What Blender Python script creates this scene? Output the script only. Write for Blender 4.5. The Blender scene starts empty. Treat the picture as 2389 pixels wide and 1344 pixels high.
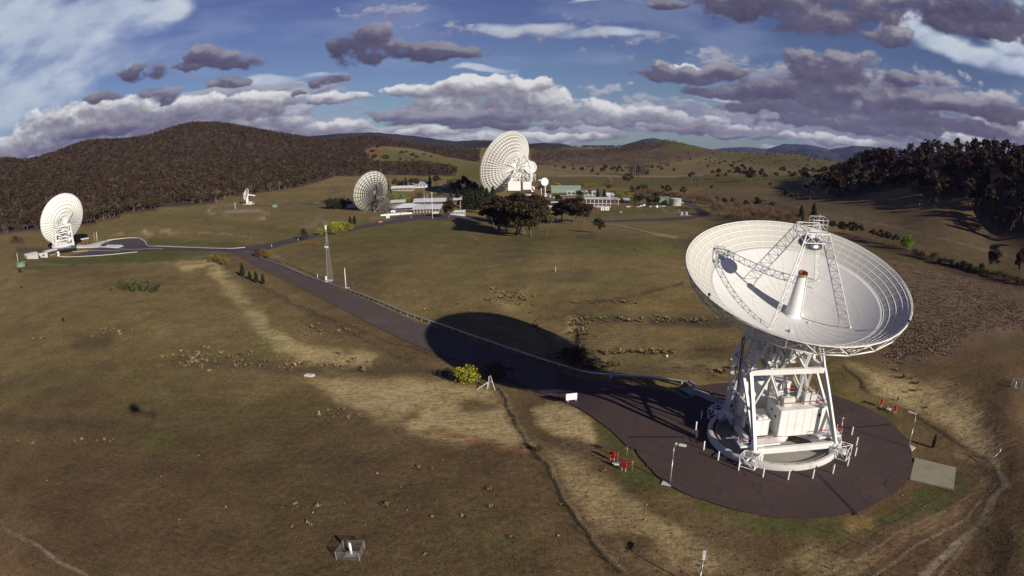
import bpy, math, random
import numpy as np
from mathutils import Vector, Matrix
R_ = math.radians
rng = np.random.default_rng(7)
random.seed(7)
scene = bpy.context.scene
col = scene.collection

# ------------------------------------------------------------------ camera (21.9 mm full-frame fisheye, hung from a helicopter)
FPX, TH, RO = 1455.28, 0.2327055, -0.01013
PX0, PY0 = 1194.5, 672.0
CAM = np.array([0.0, 0.0, 41.0])
cd = bpy.data.cameras.new("camera"); cam = bpy.data.objects.new("camera", cd); col.objects.link(cam)
cd.type = 'PANO'; cd.panorama_type = 'FISHEYE_EQUISOLID'
cd.fisheye_lens = FPX / 2389 * 36.0; cd.fisheye_fov = R_(180)
cd.sensor_fit = 'HORIZONTAL'; cd.sensor_width = 36.0; cd.sensor_height = 36.0 * 1344 / 2389
cd.clip_start = 0.05; cd.clip_end = 60000
_r0 = Vector((1, 0, 0)); _u0 = Vector((0, math.sin(TH), math.cos(TH))); _f0 = Vector((0, math.cos(TH), -math.sin(TH)))
_cx = _r0 * math.cos(RO) + _u0 * math.sin(RO); _cy = -_r0 * math.sin(RO) + _u0 * math.cos(RO)
m = Matrix((_cx, _cy, -_f0)).transposed().to_4x4(); m.translation = Vector(CAM); cam.matrix_world = m
scene.camera = cam

# ------------------------------------------------------------------ sun, exposure (sun direction from the helicopter's shadow)
SUN_EL, SUN_AZ = R_(21.6), R_(180 - 37.7)      # azimuth measured clockwise from +y
to_sun = Vector((math.sin(SUN_AZ) * math.cos(SUN_EL), math.cos(SUN_AZ) * math.cos(SUN_EL), math.sin(SUN_EL)))
sl = bpy.data.lights.new("sun", 'SUN'); sl.energy = 4.8; sl.angle = R_(0.55); sl.color = (1.0, 0.93, 0.82)
sun = bpy.data.objects.new("sun", sl); col.objects.link(sun)
sun.rotation_euler = to_sun.to_track_quat('Z', 'Y').to_euler(); sun.location = (200, -260, 160)
scene.view_settings.view_transform = 'Standard'; scene.view_settings.look = 'None'
scene.view_settings.exposure = 0.10; scene.view_settings.gamma = 1.0

# ------------------------------------------------------------------ node helpers
class NT:
    def __init__(s, tree): s.t = tree; s.n = tree.nodes; s.l = tree.links
    def new(s, typ, **k):
        n = s.n.new(typ)
        for a, v in k.items(): setattr(n, a, v)
        return n
    def put(s, sock, v):
        if v is None: return
        if isinstance(v, bpy.types.NodeSocket): s.l.new(v, sock)
        else:
            if isinstance(v, (tuple, list)) and len(v) == 3 and sock.type == 'RGBA': v = (*v, 1)
            sock.default_value = v
    def math(s, op, a, b=None, c=None, clamp=False):
        n = s.new('ShaderNodeMath', operation=op, use_clamp=clamp)
        s.put(n.inputs[0], a); s.put(n.inputs[1], b)
        if c is not None: s.put(n.inputs[2], c)
        return n.outputs[0]
    def vmath(s, op, a, b=None, out=0):
        n = s.new('ShaderNodeVectorMath', operation=op)
        s.put(n.inputs[0], a)
        if b is not None: s.put(n.inputs[1], b)
        return n.outputs[out]
    def mix(s, f, a, b, blend='MIX'):
        n = s.new('ShaderNodeMix', data_type='RGBA', blend_type=blend)
        s.put(n.inputs[0], f); s.put(n.inputs[6], a); s.put(n.inputs[7], b)
        return n.outputs[2]
    def noise(s, vec, scale, detail=4, rough=.55, dist=0, out='Fac', dim='3D'):
        n = s.new('ShaderNodeTexNoise', noise_dimensions=dim)
        s.put(n.inputs['Vector'], vec); s.put(n.inputs['Scale'], scale); n.inputs['Detail'].default_value = detail
        n.inputs['Roughness'].default_value = rough; n.inputs['Distortion'].default_value = dist
        return n.outputs[out]
    def ramp(s, f, stops, interp='LINEAR'):
        n = s.new('ShaderNodeValToRGB'); n.color_ramp.interpolation = interp
        e = n.color_ramp.elements
        while len(e) < len(stops): e.new(.5)
        for i, (p, c) in enumerate(stops):
            e[i].position = p; e[i].color = (*c, 1) if isinstance(c, (tuple, list)) else (c, c, c, 1)
        s.put(n.inputs[0], f); return n.outputs[0]
    def smooth(s, x, a, b):
        n = s.new('ShaderNodeMapRange', interpolation_type='SMOOTHSTEP')
        s.put(n.inputs[0], x); n.inputs[1].default_value = a; n.inputs[2].default_value = b
        return n.outputs[0]

# ------------------------------------------------------------------ world: physical sky, clouds placed by azimuth and elevation
SKYS = .06
world = bpy.data.worlds.new("World"); scene.world = world; world.use_nodes = True
nt = NT(world.node_tree); nt.n.clear()
wo = nt.new('ShaderNodeOutputWorld'); bg = nt.new('ShaderNodeBackground'); nt.l.new(bg.outputs[0], wo.inputs[0]); bg.inputs[1].default_value = SKYS
sk = nt.new('ShaderNodeTexSky', sky_type='NISHITA', sun_disc=False, sun_elevation=SUN_EL, sun_rotation=SUN_AZ, altitude=600, air_density=1.0, dust_density=.4, ozone_density=3.0)
sp = nt.new('ShaderNodeSeparateXYZ'); nt.l.new(nt.new('ShaderNodeTexCoord').outputs['Generated'], sp.inputs[0]); el = nt.math('ARCSINE', sp.outputs[2])
tint = nt.ramp(nt.math('MULTIPLY', el, 2.0, clamp=True), [(0, (.56, .74, .94)), (.10, (.62, .72, .90)), (.30, (.66, .62, .84)), (.62, (.66, .50, .82)), (1, (.56, .42, .78))])
skyc = nt.mix(1.0, sk.outputs[0], tint, 'MULTIPLY')
nt.l.new(skyc, bg.inputs[0])

# ------------------------------------------------------------------ materials
def mat(name, color, rough=.7, metal=0, var=.12, scale=1.5, bump=0, spec=.3, attr=None, var2=None, trans=0, dirt=None):
    m = bpy.data.materials.new(name); m.use_nodes = True; nt = NT(m.node_tree); nt.n.clear()
    o = nt.new('ShaderNodeOutputMaterial'); p = nt.new('ShaderNodeBsdfPrincipled'); nt.l.new(p.outputs[0], o.inputs[0])
    co = nt.new('ShaderNodeTexCoord').outputs['Object']
    f = nt.noise(co, scale, 5, .6)
    k = nt.math('MULTIPLY_ADD', f, 2 * var, 1 - var)
    base = color
    if attr:
        a = nt.new('ShaderNodeAttribute', attribute_name=attr); base = a.outputs['Color']
    c = nt.mix(1.0, base, k, 'MULTIPLY')
    if dirt:
        g = nt.noise(co, scale * .6, 6, .7); gm = nt.smooth(g, .52, .75)
        c = nt.mix(nt.math('MULTIPLY', gm, dirt[1]), c, dirt[0])
    nt.l.new(c, p.inputs['Base Color'])
    p.inputs['Roughness'].default_value = rough; p.inputs['Metallic'].default_value = metal
    p.inputs['Specular IOR Level'].default_value = spec
    if bump:
        b = nt.new('ShaderNodeBump'); b.inputs['Strength'].default_value = bump; b.inputs['Distance'].default_value = .05
        nt.l.new(nt.noise(co, scale * 8, 4, .6), b.inputs['Height']); nt.l.new(b.outputs[0], p.inputs['Normal'])
    return m
M = {}
M['white'] = mat('white_paint', (.80, .79, .75), .45, var=.07, scale=.7, dirt=((.42, .33, .25), .38))
M['dish'] = mat('dish_paint', (.70, .685, .645), .6, var=.05, scale=.4, dirt=((.55, .5, .45), .25))
M['perf'] = mat('perforated_panel', (.55, .53, .455), .6, var=.06, scale=2.0)
M['grey'] = mat('grey_steel', (.42, .41, .40), .5, var=.12, scale=1.2, dirt=((.2, .16, .13), .4))
M['steel'] = mat('galvanised_steel', (.5, .5, .5), .38, .5, var=.15, scale=3)
M['mirror'] = mat('polished_metal', (.34, .33, .32), .32, .9, var=.1, scale=1)
M['dark'] = mat('dark_metal', (.03, .03, .03), .6, var=.2)
M['rail'] = mat('red_rail', (.42, .05, .03), .5, var=.15, scale=3)
M['red'] = mat('red_paint', (.34, .025, .018), .45, var=.15, scale=2)
M['rust'] = mat('rust', (.22, .07, .03), .9, var=.3, scale=3)
M['blue'] = mat('blue_plastic', (.02, .06, .35), .4, var=.1)
M['concrete'] = mat('concrete', (.36, .34, .30), .9, var=.18, scale=.8, bump=.3, dirt=((.15, .13, .1), .4))
M['slab'] = mat('old_concrete', (.33, .29, .20), .9, var=.22, scale=.5, bump=.3, dirt=((.2, .16, .09), .6))
M['curbwhite'] = mat('pale_concrete', (.62, .60, .55), .8, var=.15, scale=.6, dirt=((.25, .2, .16), .5))
M['brick'] = mat('red_brick', (.14, .062, .044), .9, var=.25, scale=2)
M['roof'] = mat('white_metal_roof', (.72, .72, .72), .5, var=.08, scale=.4)
M['roofgrey'] = mat('grey_metal_roof', (.36, .37, .40), .5, var=.12, scale=.4)
M['green'] = mat('green_cladding', (.22, .29, .19), .6, var=.1, scale=.4)
M['tank'] = mat('green_tank', (.22, .32, .25), .6, var=.12, scale=1)
M['tankw'] = mat('pale_tank', (.48, .46, .43), .6, var=.2, scale=.6, dirt=((.3, .22, .16), .5))
M['glass'] = mat('window_glass', (.04, .05, .06), .12, var=.1, spec=.6)
M['wood'] = mat('weathered_wood', (.12, .10, .08), .9, var=.3, scale=3)
M['bark'] = mat('gum_bark', (.13, .10, .08), .9, var=.35, scale=1.5)
M['barkpale'] = mat('pale_gum_bark', (.27, .22, .18), .85, var=.35, scale=1.0)
M['yellow'] = mat('yellow_paint', (.6, .5, .05), .6)
M['carblue'] = mat('blue_car_paint', (.03, .05, .25), .3)
M['rubber'] = mat('black_rubber', (.02, .02, .02), .8)
M['wood2'] = mat('timber_sleeper', (.16, .11, .08), .9, var=.3)
def leafmat(name):
    m = bpy.data.materials.new(name); m.use_nodes = True; nt = NT(m.node_tree); nt.n.clear()
    o = nt.new('ShaderNodeOutputMaterial'); p = nt.new('ShaderNodeBsdfPrincipled')
    a = nt.new('ShaderNodeAttribute', attribute_name='tone')
    oi = nt.new('ShaderNodeObjectInfo')
    k = nt.math('MULTIPLY_ADD', oi.outputs['Random'], .5, .75)
    hs = nt.new('ShaderNodeHueSaturation'); nt.l.new(a.outputs['Color'], hs.inputs['Color']); nt.l.new(k, hs.inputs['Value'])
    nt.l.new(nt.math('MULTIPLY_ADD', oi.outputs['Random'], .03, .485), hs.inputs['Hue'])
    nt.l.new(hs.outputs[0], p.inputs['Base Color']); p.inputs['Roughness'].default_value = .75; p.inputs['Specular IOR Level'].default_value = .15
    t = nt.new('ShaderNodeBsdfTranslucent'); nt.l.new(hs.outputs[0], t.inputs[0])
    mx = nt.new('ShaderNodeMixShader'); mx.inputs[0].default_value = .18
    nt.l.new(p.outputs[0], mx.inputs[1]); nt.l.new(t.outputs[0], mx.inputs[2]); nt.l.new(mx.outputs[0], o.inputs[0])
    return m
M['leaf'] = leafmat('leaves')

# ------------------------------------------------------------------ object helpers
def newobj(name, me=None, parent=None, loc=None, rz=0):
    o = bpy.data.objects.new(name, me); col.objects.link(o)
    if parent is not None: o.parent = parent
    if loc is not None: o.location = loc
    if rz: o.rotation_euler = (0, 0, rz)
    return o
def tag(o, label=None, cat=None, group=None, kind=None):
    if label: o['label'] = label
    if cat: o['category'] = cat
    if group: o['group'] = group
    if kind: o['kind'] = kind
    return o
def empty(name, loc=(0, 0, 0), rz=0): return newobj(name, None, None, loc, rz)
def copy_tree(o, parent=None):
    c = o.copy(); col.objects.link(c)
    if parent is not None: c.parent = parent
    for ch in [x for x in KIDS.get(o.name, [])]: copy_tree(ch, c)
    return c
KIDS = {}
def mesh_np(name, V, F, mats, smooth=False, colors=None, mi=None):
    """V (n,3) array, F (m,k) array of one face size"""
    V = np.asarray(V, np.float32); F = np.asarray(F, np.int32); me = bpy.data.meshes.new(name)
    me.vertices.add(len(V)); me.vertices.foreach_set('co', V.ravel())
    k = F.shape[1]; me.loops.add(F.size); me.loops.foreach_set('vertex_index', F.ravel())
    me.polygons.add(len(F)); me.polygons.foreach_set('loop_start', np.arange(len(F), dtype=np.int32) * k)
    if mi is not None: me.polygons.foreach_set('material_index', np.asarray(mi, np.int32))
    me.update(calc_edges=True)
    me.polygons.foreach_set('use_smooth', np.full(len(F), smooth, bool))
    for mt in (mats if isinstance(mats, (list, tuple)) else [mats]): me.materials.append(mt)
    if colors is not None:
        at = me.color_attributes.new('tone', 'FLOAT_COLOR', 'POINT')
        c4 = np.ones((len(V), 4), np.float32); c4[:, :3] = colors; at.data.foreach_set('color', c4.ravel())
    return me
def v3(*a): return np.array(a, float)
def unit(v): v = np.asarray(v, float); return v / max(1e-9, np.linalg.norm(v))
class MB:
    def __init__(s): s.v = []; s.f = []; s.mi = []; s.sm = []; s.m = 0
    def add(s, vs, fs, sm=False):
        b = len(s.v); s.v.extend([tuple(map(float, p)) for p in vs]); s.f.extend([tuple(i + b for i in f) for f in fs]); s.mi += [s.m] * len(fs); s.sm += [sm] * len(fs); return s
    def box(s, x0, x1, y0, y1, z0, z1):
        v = [(x, y, z) for z in (z0, z1) for y in (y0, y1) for x in (x0, x1)]
        return s.add(v, [(0, 2, 3, 1), (4, 5, 7, 6), (0, 1, 5, 4), (2, 6, 7, 3), (0, 4, 6, 2), (1, 3, 7, 5)])
    def frame(s, a, b, up=(0, 0, 1)):
        a = np.asarray(a, float); b = np.asarray(b, float); d = unit(b - a); u = np.asarray(up, float)
        if abs(d @ u) > .98: u = v3(1, 0, 0) if abs(d[0]) < .9 else v3(0, 1, 0)
        x = unit(np.cross(u, d)); y = np.cross(d, x); return a, b, d, x, y
    def beam(s, a, b, w, h=None, up=(0, 0, 1)):
        a, b, d, x, y = s.frame(a, b, up); h = h or w; v = []
        for p in (a, b):
            for sx, sy in ((-1, -1), (1, -1), (1, 1), (-1, 1)): v.append(p + x * sx * w / 2 + y * sy * h / 2)
        return s.add(v, [(3, 2, 1, 0), (4, 5, 6, 7), (0, 1, 5, 4), (1, 2, 6, 5), (2, 3, 7, 6), (3, 0, 4, 7)])
    def ibeam(s, a, b, w, h):
        a, b, d, x, y = s.frame(a, b)
        s.beam(a + y * h / 2 * .94, b + y * h / 2 * .94, w, h * .08, up=y); s.beam(a - y * h / 2 * .94, b - y * h / 2 * .94, w, h * .08, up=y)
        s.beam(a, b, w * .15, h * .8, up=y); return s
    def tube(s, a, b, r, n=6, r2=None, cap=True):
        a, b, d, x, y = s.frame(a, b); r2 = r if r2 is None else r2; v = []
        for p, rr in ((a, r), (b, r2)):
            for i in range(n):
                t = 2 * math.pi * i / n; v.append(p + rr * (math.cos(t) * x + math.sin(t) * y))
        f = [(i, (i + 1) % n, n + (i + 1) % n, n + i) for i in range(n)]
        s.add(v, f, n > 6)
        if cap:
            b0 = len(s.v) - 2 * n
            s.f += [tuple(b0 + n - 1 - i for i in range(n)), tuple(b0 + n + i for i in range(n))]; s.mi += [s.m] * 2; s.sm += [False] * 2
        return s
    def path(s, pts, r, n=6):
        for a, b in zip(pts[:-1], pts[1:]): s.tube(a, b, r, n, cap=False)
        return s
    def lathe(s, prof, o=(0, 0, 0), ax=(0, 0, 1), n=32, sm=True, a0=0, a1=2 * math.pi):
        o = np.asarray(o, float); d = unit(ax); u = v3(1, 0, 0) if abs(d[0]) < .9 else v3(0, 1, 0)
        x = unit(u - d * (u @ d)); y = np.cross(d, x); full = a1 - a0 > 6.28; k = n if full else n + 1; v = []
        for r, h in prof:
            for i in range(k):
                t = a0 + (a1 - a0) * i / n; v.append(o + d * h + r * (math.cos(t) * x + math.sin(t) * y))
        f = []
        for j in range(len(prof) - 1):
            for i in range(n): i2 = (i + 1) % k; f.append((j * k + i, j * k + i2, (j + 1) * k + i2, (j + 1) * k + i))
        return s.add(v, f, sm)
    def build(s, name, mats, parent=None, loc=None, rz=0):
        me = bpy.data.meshes.new(name); me.from_pydata(s.v, [], s.f); me.update()
        for mt in (mats if isinstance(mats, (list, tuple)) else [mats]): me.materials.append(mt)
        me.polygons.foreach_set('material_index', s.mi); me.polygons.foreach_set('use_smooth', s.sm)
        o = newobj(name, me, parent, loc, rz)
        if parent is not None: KIDS.setdefault(parent.name, []).append(o)
        return o

# ------------------------------------------------------------------ projection between photograph and place
def ray(px, py):
    x = (np.asarray(px, float) - PX0); y = -(np.asarray(py, float) - PY0); c, s = math.cos(RO), math.sin(RO)
    x, y = x * c - y * s, x * s + y * c
    r = np.hypot(x, y); rho = 2 * np.arcsin(np.clip(r / (2 * FPX), -1, 1)); r = np.maximum(r, 1e-9)
    sx = np.sin(rho) * x / r; sy = np.sin(rho) * y / r; sz = np.cos(rho)
    return np.stack([sx, sy * math.sin(TH) + sz * math.cos(TH), sy * math.cos(TH) - sz * math.sin(TH)], -1)
def proj(P):
    P = np.asarray(P, float) - CAM; P = P / np.linalg.norm(P, axis=-1, keepdims=True)
    x = P[..., 0]; y = P[..., 1] * math.sin(TH) + P[..., 2] * math.cos(TH); z = P[..., 1] * math.cos(TH) - P[..., 2] * math.sin(TH)
    rho = np.arccos(np.clip(z, -1, 1)); q = np.maximum(np.hypot(x, y), 1e-9); r = 2 * FPX * np.sin(rho / 2)
    X = r * x / q; Y = r * y / q; c, s = math.cos(-RO), math.sin(-RO); X, Y = X * c - Y * s, X * s + Y * c
    return PX0 + X, PY0 - Y
def at_d(px, py, D):
    d = ray(px, py); h = math.hypot(d[0], d[1]); return CAM + d / h * D
def at_z(px, py, z): d = ray(px, py); return CAM + d * ((z - CAM[2]) / d[2])

ORD = 'first second third fourth fifth sixth seventh eighth ninth tenth eleventh twelfth thirteenth fourteenth fifteenth sixteenth seventeenth eighteenth nineteenth twentieth twenty-first twenty-second twenty-third twenty-fourth twenty-fifth twenty-sixth'.split()
# ------------------------------------------------------------------ numpy noise
def _h(ix, iy, seed):
    n = (ix.astype(np.int64) * 374761393 + iy.astype(np.int64) * 668265263 + seed * 1274126177) & 0xffffffff
    n = ((n ^ (n >> 13)) * 1274126177) & 0xffffffff
    return ((n ^ (n >> 16)) & 0xffff) / 65535.0
def vn(x, y, seed=0):
    ix = np.floor(x); iy = np.floor(y); fx = x - ix; fy = y - iy; fx = fx * fx * (3 - 2 * fx); fy = fy * fy * (3 - 2 * fy)
    a = _h(ix, iy, seed); b = _h(ix + 1, iy, seed); c = _h(ix, iy + 1, seed); d = _h(ix + 1, iy + 1, seed)
    return a + (b - a) * fx + (c - a) * fy + (a - b - c + d) * fx * fy
def fbm(x, y, s, oct=4, seed=0):
    v = 0; amp = 1; tot = 0
    for i in range(oct): v = v + amp * vn(x / s + 17.3 * i, y / s - 9.1 * i, seed + i); tot += amp; amp *= .5; s = s / 2
    return v / tot
def sst(x, a, b): t = np.clip((x - a) / (b - a), 0, 1); return t * t * (3 - 2 * t)

# ------------------------------------------------------------------ terrain height field
PAD = (38.6, 75.9)
A = []   # anchors (px, py, mode, value)
def az_(*l): A.extend([(p[0], p[1], 'z', p[2]) for p in l])
def ad_(*l): A.extend([(p[0], p[1], 'd', p[2]) for p in l])
az_((60, 1300, 0), (400, 1300, 0), (900, 1300, 0), (1300, 1300, 0), (1700, 1300, 0), (2100, 1300, .5), (2370, 1300, 1.5),
    (60, 1050, -1), (500, 1050, -1.2), (900, 1050, -1), (1200, 1050, -.5), (2250, 1120, .3), (2370, 1080, 2), (2370, 930, 3), (2200, 900, 1.5), (2050, 880, .8),
    (60, 850, -2), (400, 850, -2.5), (800, 850, -3), (1000, 900, -2), (1330, 800, -3), (1600, 800, -2), (1250, 700, -2.5), (1000, 700, -1.5),
    (60, 700, -2), (300, 700, -2), (520, 700, -3), (760, 720, -2.5), (570, 592, -4), (520, 580, -4.4), (350, 580, -5.4), (700, 640, -3), (700, 560, -4.5),
    (900, 620, 0), (1250, 620, 1.2), (1500, 620, 0), (1580, 720, -1.5), (1250, 565, .5), (1000, 566, -.8), (1500, 570, -1))
ad_((150, 588, 420), (30, 620, 350), (250, 556, 450), (0, 590, 420), (340, 556, 430),
    (1210, 548, 330), (1400, 545, 340), (1600, 560, 330), (1000, 530, 370), (870, 520, 400), (760, 560, 320),
    (870, 492, 500), (960, 495, 480), (1040, 500, 440), (1100, 500, 470), (700, 500, 480), (590, 520, 460), (450, 520, 480), (350, 530, 460),
    (578, 478, 580), (640, 478, 600), (760, 480, 560), (500, 490, 560), (420, 500, 560),
    (1190, 476, 655), (1060, 450, 690), (960, 450, 720), (1300, 490, 560), (1450, 485, 560), (1550, 470, 620), (1600, 500, 500), (1500, 520, 430), (1700, 525, 400), (1650, 470, 620),
    (1330, 440, 800), (1450, 440, 850), (1600, 440, 800), (1750, 470, 620), (1750, 430, 850),
    # left hill: forest edge, slope, skyline and its far side
    (0, 548, 540), (140, 530, 560), (240, 520, 570), (290, 500, 610), (440, 478, 650), (520, 462, 690), (640, 446, 760), (740, 424, 850), (780, 412, 930),
    (0, 470, 800), (150, 440, 850), (300, 420, 950), (470, 400, 950), (650, 400, 1000),
    (0, 420, 1000), (150, 400, 1100), (300, 370, 1200), (470, 350, 1300), (600, 360, 1300), (720, 370, 1250),
    (0, 378, 1250), (60, 380, 1300), (130, 360, 1400), (200, 335, 1450), (250, 331, 1500), (330, 326, 1600), (400, 304, 1700), (450, 292, 1750), (520, 293, 1750),
    (600, 306, 1750), (700, 326, 1650), (760, 344, 1600),
    (800, 332, 1750), (870, 323, 1800), (930, 338, 1750), (1000, 356, 1650), (1110, 380, 1500),
    (860, 350, 1500), (900, 370, 1300), (980, 380, 1250), (1060, 395, 1150), (820, 395, 1000), (900, 410, 960), (1060, 412, 960), (800, 420, 880), (950, 425, 850), (1100, 425, 850),
    # middle distance right of the big dish
    (1290, 405, 1200), (1400, 400, 1250), (1500, 408, 1150), (1600, 405, 1200), (1700, 400, 1250), (1800, 410, 1100),
    (1290, 375, 1800), (1400, 372, 1900), (1500, 375, 1800), (1620, 372, 1800), (1740, 372, 1900), (1850, 380, 1700),
    (1240, 347, 2600), (1340, 344, 2700), (1420, 345, 2700), (1480, 340, 2600), (1560, 328, 2500), (1620, 340, 2500), (1680, 352, 2500), (1760, 357, 2600), (1880, 367, 2500), (2000, 382, 2400),
    (1130, 345, 2700), (1180, 400, 1200),
    # right hill
    (1850, 440, 780), (1950, 455, 620), (1980, 400, 800), (2020, 376, 880), (2100, 364, 820), (2150, 357, 760), (2220, 353, 700), (2300, 357, 640), (2389, 382, 560),
    (2080, 430, 620), (2200, 410, 580), (2300, 430, 500), (2389, 450, 440), (2050, 470, 520), (2200, 480, 450), (2330, 520, 420), (2389, 560, 370),
    (1850, 520, 350), (1900, 490, 470), (2000, 560, 310), (2120, 572, 300), (2250, 610, 270), (2389, 640, 252), (2100, 520, 400), (2250, 560, 345),
    (2150, 650, 224), (2280, 700, 202), (2389, 760, 180), (2200, 790, 150), (2389, 850, 142))
_P = []; _Z = []
for px, py, md, v in A:
    p = at_z(px, py, v) if md == 'z' else at_d(px, py, v)
    _P.append((math.atan2(p[0], p[1]), math.log(math.hypot(p[0], p[1])))); _Z.append(p[2])
# beyond the skylines, under the camera and outside the picture
for a_, l_ in (((-52, -30, 0, 30, 52), ((4, -.3), (10, -.3), (18, -.3))), ((-44, -36, -30, -24, -18, -12), ((2700, 10), (4500, -20))), ((-8, 0, 8, 16, 24), ((4500, -30),)),
               ((30, 38, 46, 54), ((1300, 0), (2600, -30), (4500, -40))), ((-52,), ((100, -1), (300, -5), (540, 3), (900, 45), (1300, 60), (2000, 20))),
               ((-48, -24, 0, 24, 48), ((9000, -60), (15000, -80))), ((54,), ((60, .5), (120, 1), (200, 3), (350, 12), (520, 42), (800, 40)))):
    for a in a_:
        for r, z in l_: _P.append((R_(a), math.log(r))); _Z.append(z)
_P = np.array(_P) * [3.0, 1.0]; _Z = np.array(_Z); _C2 = .07 ** 2
_K = np.sqrt(((_P[:, None] - _P[None]) ** 2).sum(-1) + _C2); _W = np.linalg.solve(_K + np.eye(len(_P)) * -.004, _Z)
def T(x, y):
    x = np.asarray(x, float); y = np.asarray(y, float); sh = x.shape; x = x.ravel(); y = y.ravel()
    r = np.maximum(np.hypot(x, y), 3.0); a = np.clip(np.arctan2(x, y), -1.0, 1.0) * 3; l = np.log(r); z = np.zeros_like(x)
    for i in range(0, len(x), 40000):
        s = slice(i, i + 40000)
        z[s] = np.sqrt((a[s, None] - _P[None, :, 0]) ** 2 + (l[s, None] - _P[None, :, 1]) ** 2 + _C2) @ _W
    z += .5 * (fbm(x, y, 30, 2, 3) - .5) * sst(r, 60, 160)
    z += 9 * (fbm(x, y, 190, 3, 5) - .5) * sst(r, 850, 1500)
    k = sst(np.hypot(x - PAD[0], y - PAD[1]), 27, 44); z = z * k
    return z.reshape(sh)
def G(px, py):
    """ground points seen at photo pixels"""
    d = ray(px, py); one = d.ndim == 1; d = np.atleast_2d(d); n = len(d); h = np.hypot(d[:, 0], d[:, 1]); d = d / h[:, None]
    lo = np.full(n, 5.0); hi = np.full(n, np.nan); prev = lo.copy()
    for D in np.exp(np.linspace(math.log(6), math.log(5500), 170)):
        q = CAM + d * D; hit = (q[:, 2] < T(q[:, 0], q[:, 1])) & np.isnan(hi); hi[hit] = D; lo[hit] = prev[hit]; prev[:] = D
    hi = np.where(np.isnan(hi), 3000, hi); lo = np.where(hi == 3000, 2999, lo)
    for _ in range(18):
        m_ = (lo + hi) / 2; q = CAM + d * m_[:, None]; b = q[:, 2] < T(q[:, 0], q[:, 1]); hi = np.where(b, m_, hi); lo = np.where(b, lo, m_)
    q = CAM + d * hi[:, None]; q[:, 2] = T(q[:, 0], q[:, 1])
    return q[0] if one else q
def resample(pts, n):
    pts = np.asarray(pts, float); d = np.r_[0, np.cumsum(np.linalg.norm(np.diff(pts, axis=0), axis=1))]
    # smooth (Catmull-like) resampling
    t = np.linspace(0, d[-1], n); out = np.stack([np.interp(t, d, pts[:, k]) for k in range(pts.shape[1])], -1)
    for _ in range(max(1, n // max(1, 4 * len(pts)))):
        out[1:-1] = (out[:-2] + 2 * out[1:-1] + out[2:]) / 4
    return out
def inpoly(px, py, poly):
    poly = np.asarray(poly, float); c = np.zeros(np.shape(px), bool); j = len(poly) - 1
    for i in range(len(poly)):
        xi, yi = poly[i]; xj, yj = poly[j]
        c ^= ((yi > py) != (yj > py)) & (px < (xj - xi) * (py - yi) / (yj - yi + 1e-12) + xi); j = i
    return c
def pdist(px, py, pts):
    best = np.full(np.shape(px), 1e9); pts = np.asarray(pts, float); L = np.zeros_like(best); acc = 0
    for a, b in zip(pts[:-1], pts[1:]):
        d = b - a; l2 = d @ d; t = np.clip(((px - a[0]) * d[0] + (py - a[1]) * d[1]) / l2, 0, 1)
        q = np.hypot(px - a[0] - t * d[0], py - a[1] - t * d[1]); best = np.minimum(best, q)
    return best

# ------------------------------------------------------------------ ground: one sheet out to the horizon
def grid_terrain():
    az = np.concatenate([np.linspace(R_(-115), R_(-56), 60, endpoint=False), np.linspace(R_(-56), R_(56), 960, endpoint=False), np.linspace(R_(56), R_(115), 61)])
    dep = np.arange(R_(82), R_(3.2), -R_(.16)); r = 41.0 / np.tan(dep); r = r[r > 5]
    r = np.concatenate([[3.0, 4.0], r, r[-1] * np.exp(np.arange(1, 230) * .0135)]); r = r[r < 14500]
    Rr, Aa = np.meshgrid(r, az, indexing='ij'); x = Rr * np.sin(Aa); y = Rr * np.cos(Aa); z = T(x, y)
    n0, n1 = x.shape; i = np.arange(n0 - 1)[:, None] * n1 + np.arange(n1 - 1)[None]
    F = np.stack([i, i + 1, i + 1 + n1, i + n1], -1).reshape(-1, 4)[:, ::-1]
    return np.stack([x, y, z], -1).reshape(-1, 3), F
FOREST_L = [(-400, 560), (0, 549), (60, 540), (140, 530), (210, 524), (290, 502), (340, 492), (440, 478), (500, 472), (520, 464), (560, 458), (640, 446), (700, 437),
            (740, 425), (785, 411), (830, 412), (900, 409), (1062, 411), (1066, 396), (985, 384), (890, 386), (862, 372), (850, 350), (880, 341), (960, 346), (1040, 366),
            (1118, 379), (1118, 330), (900, 300), (400, 200), (-400, 250)]
FOREST_R = [(1905, 432), (1950, 410), (2010, 380), (2080, 362), (2180, 352), (2300, 350), (2500, 360), (2500, 560), (2360, 548), (2330, 530), (2290, 500), (2240, 470), (2200, 462), (2160, 462), (2120, 438), (2040, 450), (1960, 465)]
ROAD_L = [(596, 588), (640, 606), (700, 638), (780, 672), (860, 702), (940, 738), (1020, 768), (1100, 797), (1200, 832), (1300, 866), (1400, 890), (1500, 905), (1570, 916)]
ROAD_R = [(538, 588), (572, 607), (620, 632), (700, 672), (780, 712), (860, 754), (940, 793), (1020, 826), (1100, 855), (1200, 890), (1300, 930), (1370, 966), (1420, 1002)]
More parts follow.
